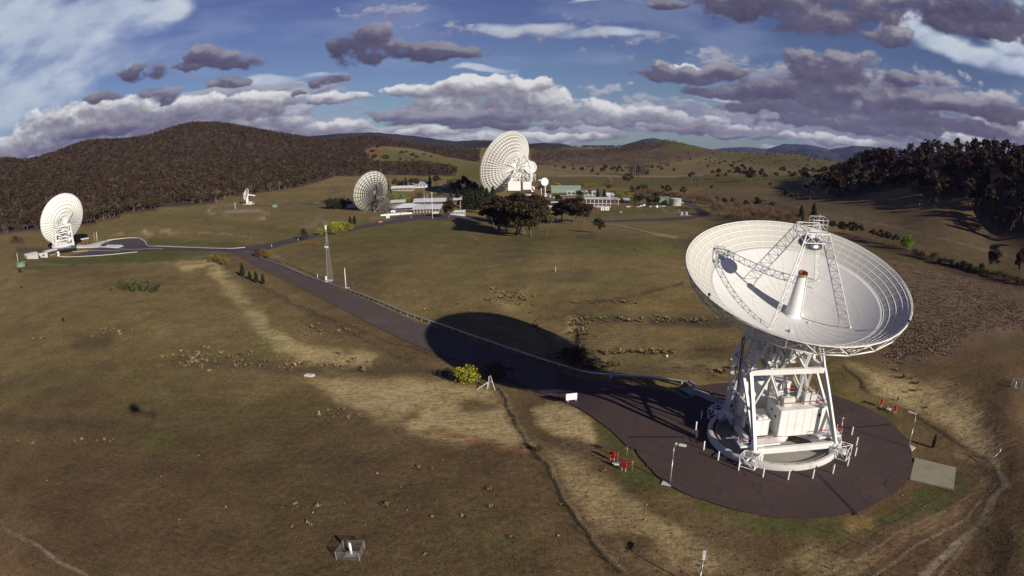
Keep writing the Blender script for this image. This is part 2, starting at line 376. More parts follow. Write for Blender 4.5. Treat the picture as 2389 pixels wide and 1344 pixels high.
def paint(V):
    x, y = V[:, 0], V[:, 1]; px, py = proj(V); r = np.hypot(x, y); n = len(V)
    big = fbm(x, y, 90, 4, 11); mid = fbm(x, y, 22, 4, 21); sm = fbm(x, y, 6, 3, 31); wx = fbm(x, y, 9, 3, 41) - .5; wy = fbm(x, y, 9, 3, 51) - .5
    sc = 1455.0 / np.maximum(r, 20)            # photo pixels per metre: keeps the wobble of edges at a real size
    qx = px + wx * np.minimum(sc * 5, 60); qy = py + wy * np.minimum(sc * 1.5, 25)
    C = np.empty((n, 3)); S = np.zeros(n)
    olive = v3(.225, .166, .064); brown = v3(.135, .082, .044); green = v3(.112, .112, .030); straw = v3(.60, .455, .21); heath = v3(.082, .060, .044)
    dirt = v3(.33, .27, .19); duff = v3(.075, .047, .036); redsoil = v3(.32, .13, .06); pale = v3(.275, .205, .10); grn2 = v3(.088, .112, .028)
    C[:] = olive
    def mixc(m_, c): C[:] = C * (1 - m_[:, None]) + np.asarray(c) * m_[:, None]
    mixc(sst(py + 500 * (big - .5), 880, 1150) * .85, brown)
    mixc(sst(big, .54, .70) * .3, green); mixc(sst(mid, .55, .75) * .45, brown); mixc(sst(1 - mid, .58, .75) * .35, pale)
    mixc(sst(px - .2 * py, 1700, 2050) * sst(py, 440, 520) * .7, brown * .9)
    def stroke(pts, w, c, a=1., f=.5, br=0., st=0., raw=False):
        X, Y = (px, py) if raw else (qx, qy); p = np.asarray(pts, float); k = (px > p[:, 0].min() - w * 3 - 60) & (px < p[:, 0].max() + w * 3 + 60) & (py > p[:, 1].min() - w * 3 - 30) & (py < p[:, 1].max() + w * 3 + 30) & (r < 6000)
        i = np.nonzero(k)[0]; d = pdist(X[i], Y[i], p); m_ = (1 - sst(d, w * (1 - f), w * (1 + f))) * a
        if br: m_ = m_ * sst(sm[i] + .35 * (mid[i] - .5), .5 - .30 * (1 - br) - .12, .5 + .04)
        if c is not None: C[i] = C[i] * (1 - m_[:, None]) + np.asarray(c) * m_[:, None]
        if st: S[i] = np.maximum(S[i], m_ * st)
    def area(poly, c, a=1., br=0., st=0., soft=10, raw=False):
        X, Y = (px, py) if raw else (qx, qy); p = np.asarray(poly, float); k = (px > p[:, 0].min() - 60) & (px < p[:, 0].max() + 60) & (py > p[:, 1].min() - 40) & (py < p[:, 1].max() + 40)
        i = np.nonzero(k)[0]; ins = inpoly(X[i], Y[i], p); d = pdist(X[i], Y[i], np.vstack([p, p[:1]])); m_ = sst(np.where(ins, d, -d), -soft, soft) * a
        if br: m_ = m_ * sst(sm[i] + .35 * (mid[i] - .5), .5 - .30 * (1 - br) - .12, .5 + .04)
        if c is not None: C[i] = C[i] * (1 - m_[:, None]) + np.asarray(c) * m_[:, None]
        if st: S[i] = np.maximum(S[i], m_ * st)
    # fields beyond the road
    area([(0, 560), (300, 505), (620, 480), (900, 480), (1100, 495), (1100, 540), (700, 560), (560, 585), (345, 555), (0, 575)], v3(.19, .155, .055), .5, 0, 0, 14)
    area([(1080, 395), (1130, 380), (1130, 410), (1060, 420)], green, .8); area([(870, 350), (960, 352), (1120, 382), (1120, 430), (1065, 400), (980, 388), (890, 384)], green * 1.15, .8, 0, 0, 5)
    area([(850, 352), (880, 343), (905, 350), (880, 368), (850, 372)], redsoil * .8, .6, .3, 0, 4)
    area([(1240, 412), (1500, 412), (1900, 408), (1860, 440), (1650, 436), (1260, 436)], green * .85, .75, 0, 0, 6)
    area([(1240, 398), (1420, 404), (1500, 412), (1240, 410)], pale, .5, 0, 0, 4)
    area([(1560, 350), (1900, 362), (2040, 385), (1900, 402), (1760, 385)], green * .8, .7, 0, 0, 8)
    area([(1240, 348), (1420, 348), (1560, 330), (1700, 352), (1600, 372), (1420, 388), (1240, 385)], duff * 1.1, .85, .1, 0, 6)
    area([(1530, 335), (1600, 333), (1640, 352), (1560, 358)], green * .9, .7, 0, 0, 5)
    stroke([(1300, 411), (1360, 409), (1430, 411), (1560, 412), (1640, 408)], 1.6, dirt, .7)
    area([(1400, 485), (1620, 478), (1560, 500), (1350, 512)], grn2, .55, 0, 0, 8); area([(1380, 510), (1600, 505), (1650, 515), (1400, 525)], pale * .8, .5)
    area([(1480, 527), (1650, 526), (1620, 553), (1480, 540)], v3(.24, .2, .07), .7, 0, 0, 6); area([(1480, 530), (1600, 538), (1560, 550), (1470, 540)], grn2, .4)
    stroke([(1530, 547), (1560, 552), (1580, 555)], 3, straw, .7, .6, .3, .6)
    area([(1230, 555), (1700, 556), (1650, 590), (1200, 600)], green, .4)
    stroke([(1540, 560), (1600, 566), (1660, 562)], 5, heath, .7, .6, .3); stroke([(1350, 553), (1385, 552)], 4, heath, .8); stroke([(1260, 555), (1300, 556)], 4, heath, .7, .6, .3)
    area([(640, 590), (1200, 572), (1600, 610), (1590, 650), (1100, 700), (760, 660)], pale * .72, .22, 0, 0, 30)
    area([(820, 525), (1100, 520), (1650, 560), (1600, 600), (1200, 575), (700, 590), (640, 585)], green * 1.05, .45, 0, 0, 16); area([(640, 600), (1000, 590), (1500, 620), (1580, 700), (1100, 690), (800, 650)], green, .25, 0, 0, 30)
    stroke([(1180, 655), (1260, 650), (1380, 640)], 14, heath, .35); stroke([(1150, 690), (1200, 705), (1260, 712), (1400, 706), (1500, 690), (1600, 660)], 3.5, heath * .8, .8, .5, .2)
    stroke([(1155, 688), (1180, 700), (1200, 710)], 14, pale, .5, .6, .6, .5)
    stroke([(1250, 735), (1240, 760), (1290, 800)], 3, brown, .6); stroke([(1420, 700), (1330, 730), (1250, 748)], 4, brown, .5)
    stroke([(1340, 742), (1450, 745), (1560, 750), (1700, 755)], 9, heath * .9, .75, .5, .4); stroke([(1350, 740), (1600, 735), (1690, 745)], 6, grn2, .35, .6, .3)
    stroke([(1380, 815), (1450, 822), (1560, 820), (1700, 812)], 5, heath * .9, .6, .6, .3); stroke([(1450, 840), (1560, 850), (1690, 850)], 10, straw, .35, .7, .5, .4)
    stroke([(1330, 755), (1320, 780), (1322, 800)], 16, straw, .55, .6, .2, .7); stroke([(1330, 800), (1345, 830)], 22, heath, .6, .6, .2)
    # the mown strip and straw patches left of the road
    stroke([(430, 617), (490, 612), (510, 640), (560, 700), (620, 760), (660, 808)], 15, straw, .8, .7, .35, 1.); stroke([(655, 800), (700, 822), (760, 832), (860, 838)], 14, straw, .65, .7, .45, 1.)
    stroke([(540, 660), (600, 740), (640, 800)], 26, v3(.22, .21, .08), .5, .6)
    area([(700, 862), (760, 870), (860, 890), (1020, 890), (1130, 905), (1180, 950), (1220, 1010), (1260, 1040), (1100, 1045), (960, 1010), (880, 985), (790, 930)], straw, .72, .42, 1., 22)
    stroke([(1000, 1005), (1100, 1030), (1240, 1048)], 9, redsoil, .6, .6, .3)
    area([(1145, 905), (1260, 920), (1420, 1030), (1620, 1190), (1850, 1290), (1750, 1344), (1440, 1344), (1300, 1120), (1240, 1040)], brown * 1.15, .4, 0, 0, 16)
    area([(1242, 950), (1290, 940), (1340, 952), (1390, 1000), (1385, 1030), (1300, 1012), (1255, 985)], straw, .9, 0, 1., 12)
    area([(1280, 1055), (1340, 1065), (1420, 1120), (1540, 1210), (1700, 1290), (1760, 1344), (1500, 1344), (1400, 1230), (1320, 1130)], straw, .45, .3, .6, 20)
    stroke([(1150, 905), (1190, 960), (1240, 1040), (1290, 1120), (1360, 1220), (1440, 1340)], 4.6, heath * .5, .85, .4); stroke([(1158, 905), (1200, 962), (1252, 1040), (1300, 1115), (1372, 1220), (1455, 1340)], 3.5, pale, .6, .5)
    stroke([(0, 900), (150, 870), (240, 862)], 18, heath, .3); stroke([(0, 975), (100, 990), (220, 985), (330, 1000)], 16, heath, .4)
    stroke([(180, 800), (240, 800)], 18, heath, .6, .8); stroke([(400, 845), (560, 850), (700, 865), (860, 860), (1000, 875)], 14, heath, .5, .7); stroke([(760, 750), (900, 790), (960, 830)], 40, brown * .9, .5, .7)
    stroke([(540, 680), (560, 720)], 25, olive, .4); stroke([(300, 1020), (420, 1040)], 20, green, .5, .8)
    stroke([(0, 1212), (60, 1245), (120, 1290), (200, 1344)], 4.5, dirt, .7, .5); stroke([(0, 1215), (50, 1260), (0, 1300)], 30, brown * 1.3, .5, .8)
    stroke([(1100, 1240), (1180, 1290)], 60, green, .3, .9)
    stroke([(640, 598), (660, 602)], 5, dirt, .4)
    # verges of the road
    stroke(ROAD_R, 16, brown * 1.1, .5, .6, 0); stroke([(560, 640), (700, 715), (900, 800), (1000, 830)], 2.5, heath, .7, .4)
    stroke([(540, 640), (700, 720), (860, 800), (1010, 872)], 3, heath, .35, .5)
    # around the pad
    P = [(1400, 1000), (1450, 1060), (1520, 1130), (1640, 1195), (1760, 1228), (1880, 1240), (2010, 1235), (2110, 1195), (2160, 1160)]
    stroke(P, 22, grn2 * .9, .75, .5, .25); stroke([(1440, 1075), (1480, 1130), (1560, 1160)], 26, grn2, .5, .6, .3)
    stroke([(1880, 915), (1990, 930), (2060, 960), (2110, 1010), (2140, 1050)], 14, grn2 * .9, .75, .5, .2); stroke([(1930, 860), (1960, 890), (1900, 905)], 20, green, .5)
    stroke([(2180, 1180), (2240, 1120), (2110, 1190)], 26, grn2 * .8, .6, .6, .2); stroke([(1990, 1225), (2020, 1228)], 18, v3(.34, .2, .08), .55, .7, .4)
    stroke([(1960, 860), (2040, 910), (2120, 960), (2200, 1010), (2310, 1070)], 3.5, heath * .6, .8, .4)
    area([(1980, 850), (2080, 880), (2200, 900), (2300, 960), (2345, 1040), (2350, 1090), (2300, 1060), (2200, 990), (2080, 930)], straw, .75, .35, .9, 16)
    stroke([(2200, 900), (2300, 960), (2360, 1050)], 26, brown * 1.25, .6, .7, .2, .3)
    stroke([(1990, 1344), (2120, 1262), (2230, 1190), (2300, 1120)], 12, brown * 1.8, .55, .6, .2, .5); stroke([(2050, 1344), (2160, 1275), (2250, 1205), (2320, 1130)], 3, dirt, .6, .5); stroke([(1930, 1344), (2080, 1262), (2200, 1190)], 3, dirt, .45, .5); stroke([(2120, 880), (2220, 905), (2310, 960), (2350, 1030), (2352, 1090)], 12, brown * 1.8, .55, .6, .15, .5)
    for dx in (0, 11, -13, 24, 36, -26): stroke([(2090 + dx, 905), (2200 + dx, 960), (2280 + dx, 1010), (2330 + dx * .4, 1070), (2344, 1110)], 2.0, straw * .95, .55, .5, 0, .6)
    stroke([(2338, 1090), (2345, 1130), (2300, 1190), (2240, 1260), (2150, 1344)], 7, dirt * 1.15, .85, .5); area([(2250, 1090), (2350, 1080), (2389, 1150), (2389, 1344), (2120, 1344), (2240, 1230), (2310, 1150)], brown * 1.5, .4, .4, .35, 30); stroke([(2350, 1100), (2355, 1140)], 3, dirt, .6); stroke([(2345, 1130), (2310, 1200), (2230, 1290), (2180, 1344)], 3, dirt, .5)
    stroke([(2080, 1035), (2140, 1045)], 10, v3(.4, .3, .14), .6, .7, .3, .3); stroke([(2240, 1060), (2320, 1100), (2290, 1110)], 16, straw, .35, .8, .4, .5)
    area([(1900, 1270), (2060, 1290), (2000, 1344), (1800, 1344)], straw, .3, .5, .5, 20); stroke([(2140, 1190), (2050, 1240), (1960, 1344)], 5, heath * .8, .5, .6)
    stroke([(2280, 1230), (2389, 1300)], 30, green * .7, .5, .7); stroke([(2340, 805), (2389, 820)], 16, green, .4)
    stroke([(2290, 790), (2389, 850), (2389, 1344)], 70, brown * .85, .45, .8)
    # marsh on the right and the slope behind it
    area([(2060, 590), (2200, 620), (2389, 680), (2450, 780), (2300, 790), (2160, 850), (2060, 850), (2100, 700)], v3(.20, .138, .092), .85, .25, 0, 30)
    area([(1930, 575), (2060, 560), (2389, 640), (2389, 665), (2200, 630), (2060, 600)], green * .9, .7, 0, 0, 8)
    stroke([(1700, 505), (1880, 540), (2000, 556), (2150, 600), (2260, 640), (2389, 668)], 8, duff, .85, .5)
    stroke([(1790, 462), (1850, 480), (1930, 500), (2040, 520), (2150, 545), (2389, 605)], 1.9, dirt, .75, .5); stroke([(1905, 478), (1990, 470), (2060, 455), (2160, 440), (2240, 436)], 2.2, dirt, .6, .5)
    stroke([(1500, 455), (1640, 462), (1760, 478), (1880, 500)], 8, v3(.16, .10, .05), .6, .6)
    # left hand fields
    area([(40, 618), (100, 605), (160, 600), (345, 582), (480, 585), (540, 596), (520, 606), (330, 614), (60, 628)], grn2, .85, 0, 0, 5)
    area([(340, 556), (560, 566), (600, 578), (360, 575)], grn2 * 1.05, .75, 0, 0, 5); stroke([(40, 600), (90, 592)], 12, green, .5)
    stroke([(320, 551), (380, 546), (470, 542), (540, 545), (590, 556)], 1.5, pale * 1.4, .7); stroke([(260, 548), (330, 541), (400, 541)], 1.3, straw, .5)
    stroke([(40, 618), (250, 618), (480, 612)], 2, pale, .7)
    stroke([(495, 482), (487, 492), (495, 500), (520, 500), (560, 492), (590, 491), (630, 497)], 2.6, dirt * 1.1, .8, .5); stroke([(495, 482), (520, 477), (560, 476)], 1.6, dirt, .6)
    stroke([(556, 516), (575, 508), (595, 503)], 3, redsoil, .7, .6, .2); stroke([(590, 515), (620, 508)], 1.5, straw, .6); stroke([(705, 535), (730, 525), (745, 510), (760, 522)], 5, v3(.3, .26, .16), .6, .7)
    stroke([(480, 515), (600, 530), (700, 545)], 6, green, .4); stroke([(580, 478), (650, 470), (760, 478)], 2, heath, .3)
    stroke([(30, 560), (45, 560)], 8, heath, .8); stroke([(40, 585), (110, 582)], 4, heath, .7)
    stroke([(860, 512), (900, 506), (960, 503)], 3, dirt, .6)
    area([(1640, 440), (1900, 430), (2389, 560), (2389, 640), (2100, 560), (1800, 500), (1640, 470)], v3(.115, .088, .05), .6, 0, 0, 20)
    # forest floors
    for poly in (FOREST_L, FOREST_R):
        ins = inpoly(px, py, poly) & (r < 2300); C[ins] = duff * (.8 + .5 * mid[ins, None])
    far = sst(r, 3200, 5200); mixc(far, v3(.05, .055, .04))
    C *= (.86 + .28 * fbm(x, y, 3.0, 2, 77))[:, None]
    return C, np.clip(S, 0, 1)
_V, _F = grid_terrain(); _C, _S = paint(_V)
gm = bpy.data.materials.new('pasture'); gm.use_nodes = True; nt = NT(gm.node_tree); nt.n.clear()
o_ = nt.new('ShaderNodeOutputMaterial'); p_ = nt.new('ShaderNodeBsdfPrincipled'); nt.l.new(p_.outputs[0], o_.inputs[0])
g_ = nt.new('ShaderNodeTexCoord').outputs['Object']; base = nt.new('ShaderNodeAttribute', attribute_name='tone').outputs['Color']; stw = nt.new('ShaderNodeAttribute', attribute_name='straw').outputs['Fac']
n1 = nt.noise(g_, 1.25, 5, .72); n2 = nt.noise(g_, .11, 5, .6); n3 = nt.noise(g_, 4.5, 5, .9); n4 = nt.noise(g_, .55, 5, .75)
def stretch(x, a, b, lo, hi):
    n = nt.new('ShaderNodeMapRange'); nt.l.new(x, n.inputs[0]); n.inputs[1].default_value = a; n.inputs[2].default_value = b; n.inputs[3].default_value = lo; n.inputs[4].default_value = hi; return n.outputs[0]
k = nt.math('MULTIPLY', stretch(n1, .36, .64, .74, 1.26), stretch(n2, .35, .65, .86, 1.14)); k = nt.math('MULTIPLY', k, stretch(n3, .38, .62, .55, 1.5))
c_ = nt.mix(1.0, base, k, 'MULTIPLY'); c_ = nt.mix(nt.math('MULTIPLY', nt.smooth(n4, .50, .62), .45), c_, (.165, .085, .048)); c_ = nt.mix(nt.math('MULTIPLY', nt.smooth(n4, .46, .36), .35), c_, (.10, .105, .03))
sp = nt.smooth(n3, .60, .70); c_ = nt.mix(nt.math('MULTIPLY', sp, .35), c_, (.24, .2, .12))
dk = nt.smooth(nt.noise(g_, .35, 6, .75), .56, .68); c_ = nt.mix(nt.math('MULTIPLY', dk, .42), c_, (.06, .048, .03))
# straw lies in windrows: a stretched noise breaks the patches into lines
mp = nt.new('ShaderNodeMapping'); mp.inputs['Rotation'].default_value = (0, 0, .6); mp.inputs['Scale'].default_value = (.22, 1.7, 1); nt.l.new(g_, mp.inputs[0])
sn = nt.smooth(nt.noise(mp.outputs[0], 1.0, 5, .7), .47, .60); c_ = nt.mix(nt.math('MULTIPLY', nt.math('MULTIPLY', sn, stw), .75), c_, (.68, .52, .25))
nt.l.new(c_, p_.inputs['Base Color']); p_.inputs['Roughness'].default_value = .95; p_.inputs['Specular IOR Level'].default_value = .1
b1 = nt.new('ShaderNodeBump'); b1.inputs['Strength'].default_value = .35; b1.inputs['Distance'].default_value = .22; nt.l.new(nt.noise(g_, 2.3, 5, .7), b1.inputs['Height'])
b2 = nt.new('ShaderNodeBump'); b2.inputs['Strength'].default_value = .28; b2.inputs['Distance'].default_value = 1.2; nt.l.new(nt.noise(g_, .16, 4, .6), b2.inputs['Height']); nt.l.new(b1.outputs[0], b2.inputs['Normal'])
nt.l.new(b2.outputs[0], p_.inputs['Normal'])
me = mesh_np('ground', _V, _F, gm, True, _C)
at = me.attributes.new('straw', 'FLOAT', 'POINT'); at.data.foreach_set('value', _S.astype(np.float32))
tag(newobj('ground', me), kind='structure')

# ------------------------------------------------------------------ roads and paved areas: sheets laid on the ground
def asphalt(name, c, lane=False):
    m = bpy.data.materials.new(name); m.use_nodes = True; nt = NT(m.node_tree); nt.n.clear()
    o = nt.new('ShaderNodeOutputMaterial'); p = nt.new('ShaderNodeBsdfPrincipled'); nt.l.new(p.outputs[0], o.inputs[0]); g = nt.new('ShaderNodeTexCoord').outputs['Object']
    a = nt.noise(g, .12, 5, .6); b = nt.noise(g, 1.1, 4, .7); d = nt.noise(g, 12, 3, .8)
    k = nt.math('MULTIPLY', nt.math('MULTIPLY_ADD', a, .5, .75), nt.math('MULTIPLY_ADD', b, .35, .82)); k = nt.math('MULTIPLY', k, nt.math('MULTIPLY_ADD', d, .5, .75))
    x = nt.mix(1.0, c, k, 'MULTIPLY')
    x = nt.mix(nt.math('MULTIPLY', nt.smooth(a, .55, .72), .25), x, (c[0] * 1.6, c[1] * 1.5, c[2] * 1.35)); x = nt.mix(nt.math('MULTIPLY', nt.smooth(nt.noise(g, .5, 6, .8), .62, .72), .35), x, (.03, .024, .022))
    crk = nt.new('ShaderNodeTexVoronoi', feature='DISTANCE_TO_EDGE'); crk.inputs['Scale'].default_value = .22; wv_ = nt.vmath('ADD', g, nt.vmath('MULTIPLY', nt.noise(g, .8, 4, .6, out='Color'), (1.6, 1.6, 0))); nt.l.new(wv_, crk.inputs['Vector'])
    x = nt.mix(nt.math('MULTIPLY', nt.math('SUBTRACT', 1.0, nt.smooth(crk.outputs[0], .004, .022)), nt.math('MULTIPLY', nt.smooth(a, .42, .6), .55)), x, (.03, .022, .02))
    x = nt.mix(nt.math('MULTIPLY', nt.smooth(nt.noise(g, .28, 6, .75, 1.2), .56, .70), .30), x, (.16, .115, .085))
    nt.l.new(x, p.inputs['Base Color']); p.inputs['Roughness'].default_value = .9; p.inputs['Specular IOR Level'].default_value = .15
    bp = nt.new('ShaderNodeBump'); bp.inputs['Strength'].default_value = .2; bp.inputs['Distance'].default_value = .02; nt.l.new(d, bp.inputs['Height']); nt.l.new(bp.outputs[0], p.inputs['Normal'])
    return m
M['asphalt'] = asphalt('dark_asphalt', (.088, .060, .054)); M['road'] = asphalt('road_asphalt', (.122, .091, .080)); M['asphalt2'] = asphalt('grey_asphalt', (.095, .078, .082)); M['track'] = asphalt('gravel_track', (.30, .25, .19))
def drape(name, L, R, mt, n=120, off=.10, cross=6, label=None):
    Lw = G(*np.array(L, float).T); Rw = G(*np.array(R, float).T); a = resample(Lw[:, :2], n); b = resample(Rw[:, :2], n)
    t = np.linspace(0, 1, cross + 1)[None, :, None]; xy = a[:, None] * (1 - t) + b[:, None] * t; z = T(xy[..., 0], xy[..., 1]) + off
    V = np.concatenate([xy, z[..., None]], -1).reshape(-1, 3); k = cross + 1; i = np.arange(n - 1)[:, None] * k + np.arange(cross)[None]
    F = np.stack([i, i + 1, i + 1 + k, i + k], -1).reshape(-1, 4)
    v = V[F[0]]; 
    if np.cross(v[1] - v[0], v[2] - v[0])[2] < 0: F = F[:, ::-1]
    o = newobj(name, mesh_np(name, V, F, mt, True)); tag(o, label, kind='structure'); return o
def ribbon(name, C, w, mt, n=90, off=.12, cross=2):
    """strip of real width w (metres) along pixels C"""
    c = resample(G(*np.array(C, float).T)[:, :2], n); d = np.gradient(c, axis=0); d /= np.linalg.norm(d, axis=1)[:, None]; nr = np.stack([-d[:, 1], d[:, 0]], -1)
    t = np.linspace(-.5, .5, cross + 1)[None, :, None]; xy = c[:, None] + nr[:, None] * t * w; z = T(xy[..., 0], xy[..., 1]) + off
    V = np.concatenate([xy, z[..., None]], -1).reshape(-1, 3); k = cross + 1; i = np.arange(n - 1)[:, None] * k + np.arange(cross)[None]
    F = np.stack([i, i + k, i + 1 + k, i + 1], -1).reshape(-1, 4)
    return tag(newobj(name, mesh_np(name, V, F, mt, True)), kind='structure')
def disc(name, cx, cy, r, mt, z, n=96, wob=0, poly=None):
    t = np.linspace(0, 2 * np.pi, n, endpoint=False); rr = r + wob * (fbm(np.cos(t) * 22, np.sin(t) * 22, 3, 5, 5) - .5)
    rings = [(0.02, 1)] + [(q, 1) for q in (.25, .5, .75, 1)]; V = []
    for q, _ in rings: V += [(cx + rr[i] * q * math.cos(t[i]), cy + rr[i] * q * math.sin(t[i]), z) for i in range(n)]
    F = [(j * n + i, (j + 1) * n + i, (j + 1) * n + (i + 1) % n, j * n + (i + 1) % n) for j in range(4) for i in range(n)]; me = mesh_np(name, V, np.array(F)[:, ::-1], mt)
    b = newobj(name, me); return tag(b, kind='structure')
drape('access_road', ROAD_L, ROAD_R, M['road'], 160, .11, 8)
disc('pad_asphalt', PAD[0], PAD[1], 21.85, M['asphalt'], .145, 360, .9)
drape('pad_approach', [(1300, 866.5), (1400, 890.5), (1500, 905.5), (1600, 925), (1680, 938)], [(1300, 930), (1370, 966), (1424, 1004), (1470, 1050), (1560, 1040)], M['asphalt'], 60, .13, 8)
drape('valley_road', [(555, 578), (640, 566), (760, 541), (880, 519), (960, 505), (1010, 505)], [(600, 590), (660, 573), (770, 548), (890, 526), (975, 513), (1030, 514)], M['asphalt2'], 110, .14, 4)
drape('forecourt', [(905, 507), (960, 502), (1040, 499), (1120, 507), (1230, 513)], [(905, 509), (980, 512), (1045, 514), (1120, 514), (1230, 518)], M['asphalt2'], 60, .12, 4)
drape('left_pad_asphalt', [(158, 598), (190, 591), (230, 578), (250, 562), (300, 556), (325, 556), (342, 568), (352, 576), (440, 578), (560, 580), (600, 578)],
      [(158, 599), (215, 596.5), (262, 593), (290, 590), (320, 587), (345, 585), (365, 584.5), (400, 584), (460, 585), (540, 588), (600, 584)], M['asphalt2'], 160, .16, 8)
drape('compound_road', [(1380, 516), (1480, 512), (1600, 505), (1630, 500), (1625, 490), (1600, 476), (1590, 466)], [(1380, 520), (1480, 517), (1610, 512), (1650, 505), (1655, 497), (1625, 478), (1606, 466)], M['asphalt2'], 80, .14, 3)
ribbon('farm_track', [(1395, 520), (1440, 525), (1480, 534), (1530, 547)], 3.2, M['track'], 60, .1)
ribbon('small_dish_road', [(590, 481), (650, 478), (700, 476), (760, 479)], 4, M['asphalt2'], 60, .13)
ribbon('rear_road', [(1160, 480), (1110, 468), (1060, 458), (1025, 452)], 9, M['asphalt2'], 40, .15)
# darker trench seams across the pad (4 mm above it)
def seam(a, b, w=.35, z=.149):
    d = unit(v3(b[0] - a[0], b[1] - a[1], 0)); nrm = v3(-d[1], d[0], 0) * w / 2; A_, B_ = v3(*a, z), v3(*b, z)
    return [A_ - nrm, B_ - nrm, B_ + nrm, A_ + nrm]
sv = []; sf = []
for pa, pb, w in (((1897, 1096), (1999, 1201), .55), ((1960, 1000), (2077, 990), .5), ((1464, 1019), (1598, 1019), .5)):
    a = at_z(*pa, .15)[:2]; b = at_z(*pb, .15)[:2]; q = seam(a, b, w); sf.append([len(sv) + i for i in range(4)]); sv += q
tag(newobj('trench_seam', mesh_np('trench_seam', sv, sf, M['dark'])), kind='structure')
# kerbs: real steps of pale concrete
def kerb(pts, w=.35, h=.3, n=90, name='kerb', mt='curbwhite'):
    c = resample(G(*np.array(pts, float).T)[:, :2], n); z = T(c[:, 0], c[:, 1]); b = MB()
    for i in range(n - 1): b.beam((c[i, 0], c[i, 1], z[i] + h / 2 - .02), (c[i + 1, 0], c[i + 1, 1], z[i + 1] + h / 2 - .02), w, h)
    return tag(b.build(name, M[mt]), kind='structure')
kerb([(250, 561), (300, 555.5), (325, 555.5), (338, 563), (343, 573), (352, 575.5), (440, 577.5), (500, 580), (540, 581), (572, 578)], .6, .35)
kerb([(140, 599), (215, 597.5), (262, 594), (290, 591), (320, 588)], .5, .3, 40); kerb([(170, 588), (220, 585), (280, 586)], .35, .25, 30); kerb([(262, 580), (380, 581.5)], .3, .25, 30)

# ------------------------------------------------------------------ clouds: a sky backdrop 22 km out, outside everything else
CIR = [(120, 80, 250, 140), (30, 220, 130, 90), (260, 40, 170, 80), (390, 20, 60, 30), (650, 186, 60, 9), (740, 178, 50, 7), (1150, 160, 70, 8), (2130, 70, 60, 22), (2200, 100, 80, 26), (2290, 125, 90, 22), (2380, 150, 80, 24), (2110, 40, 40, 30), (2370, 90, 60, 30),
       (1430, 4, 90, 7), (1230, 70, 110, 14), (1380, 86, 120, 12), (2380, 20, 30, 40), (640, 190, 80, 8), (1700, 225, 90, 6)]
BRI = [(40, 345, 80, 28), (130, 320, 60, 22), (225, 280, 125, 42), (330, 275, 60, 36), (470, 262, 120, 34), (590, 256, 105, 26), (640, 288, 90, 22), (740, 232, 120, 12), (760, 300, 130, 16), (560, 235, 150, 12),
       (1000, 212, 90, 20), (1120, 212, 130, 26), (1255, 200, 42, 18), (1180, 245, 150, 34), (1080, 245, 150, 26), (1350, 262, 130, 26), (1480, 272, 120, 26), (1600, 285, 110, 20), (1000, 305, 130, 10), (1260, 318, 150, 9), (1120, 325, 120, 9), (1690, 298, 80, 10),
       (1360, 318, 80, 10), (2000, 335, 150, 10), (2190, 325, 130, 20), (1840, 345, 34, 5), (1160, 345, 60, 5), (2360, 305, 80, 24), (1600, 158, 50, 9)]
DRK = [(860, 92, 58, 38), (900, 122, 110, 24), (1000, 120, 90, 18), (1085, 122, 52, 13), (805, 108, 42, 20), (480, 130, 48, 20), (545, 140, 58, 20), (425, 153, 32, 10), (345, 163, 42, 18), (525, 197, 38, 11), (365, 222, 42, 16), (235, 232, 38, 12),
       (775, 186, 42, 12), (700, 220, 18, 5), (920, 268, 62, 7), (1080, 275, 160, 12), (1210, 292, 130, 9), (1556, 10, 36, 12), (1620, 305, 110, 8), (1760, 320, 80, 6),
       (1780, 10, 120, 40), (1900, 35, 130, 40), (2060, 85, 60, 18), (1980, 20, 120, 36), (2250, 20, 190, 36), (2330, 70, 110, 26), (2200, 45, 60, 24),
       (1950, 165, 105, 42), (1860, 215, 140, 26), (1990, 232, 160, 36), (1600, 172, 110, 16), (1540, 155, 60, 9), (1690, 165, 55, 16), (1730, 212, 130, 14), (2060, 275, 130, 22), (1930, 285, 160, 16), (2200, 240, 110, 16), (2130, 185, 70, 14),
       (2330, 262, 100, 22), (2240, 300, 130, 14), (1830, 255, 130, 14), (2050, 305, 120, 10), (600, 305, 80, 8), (230, 305, 90, 12)]

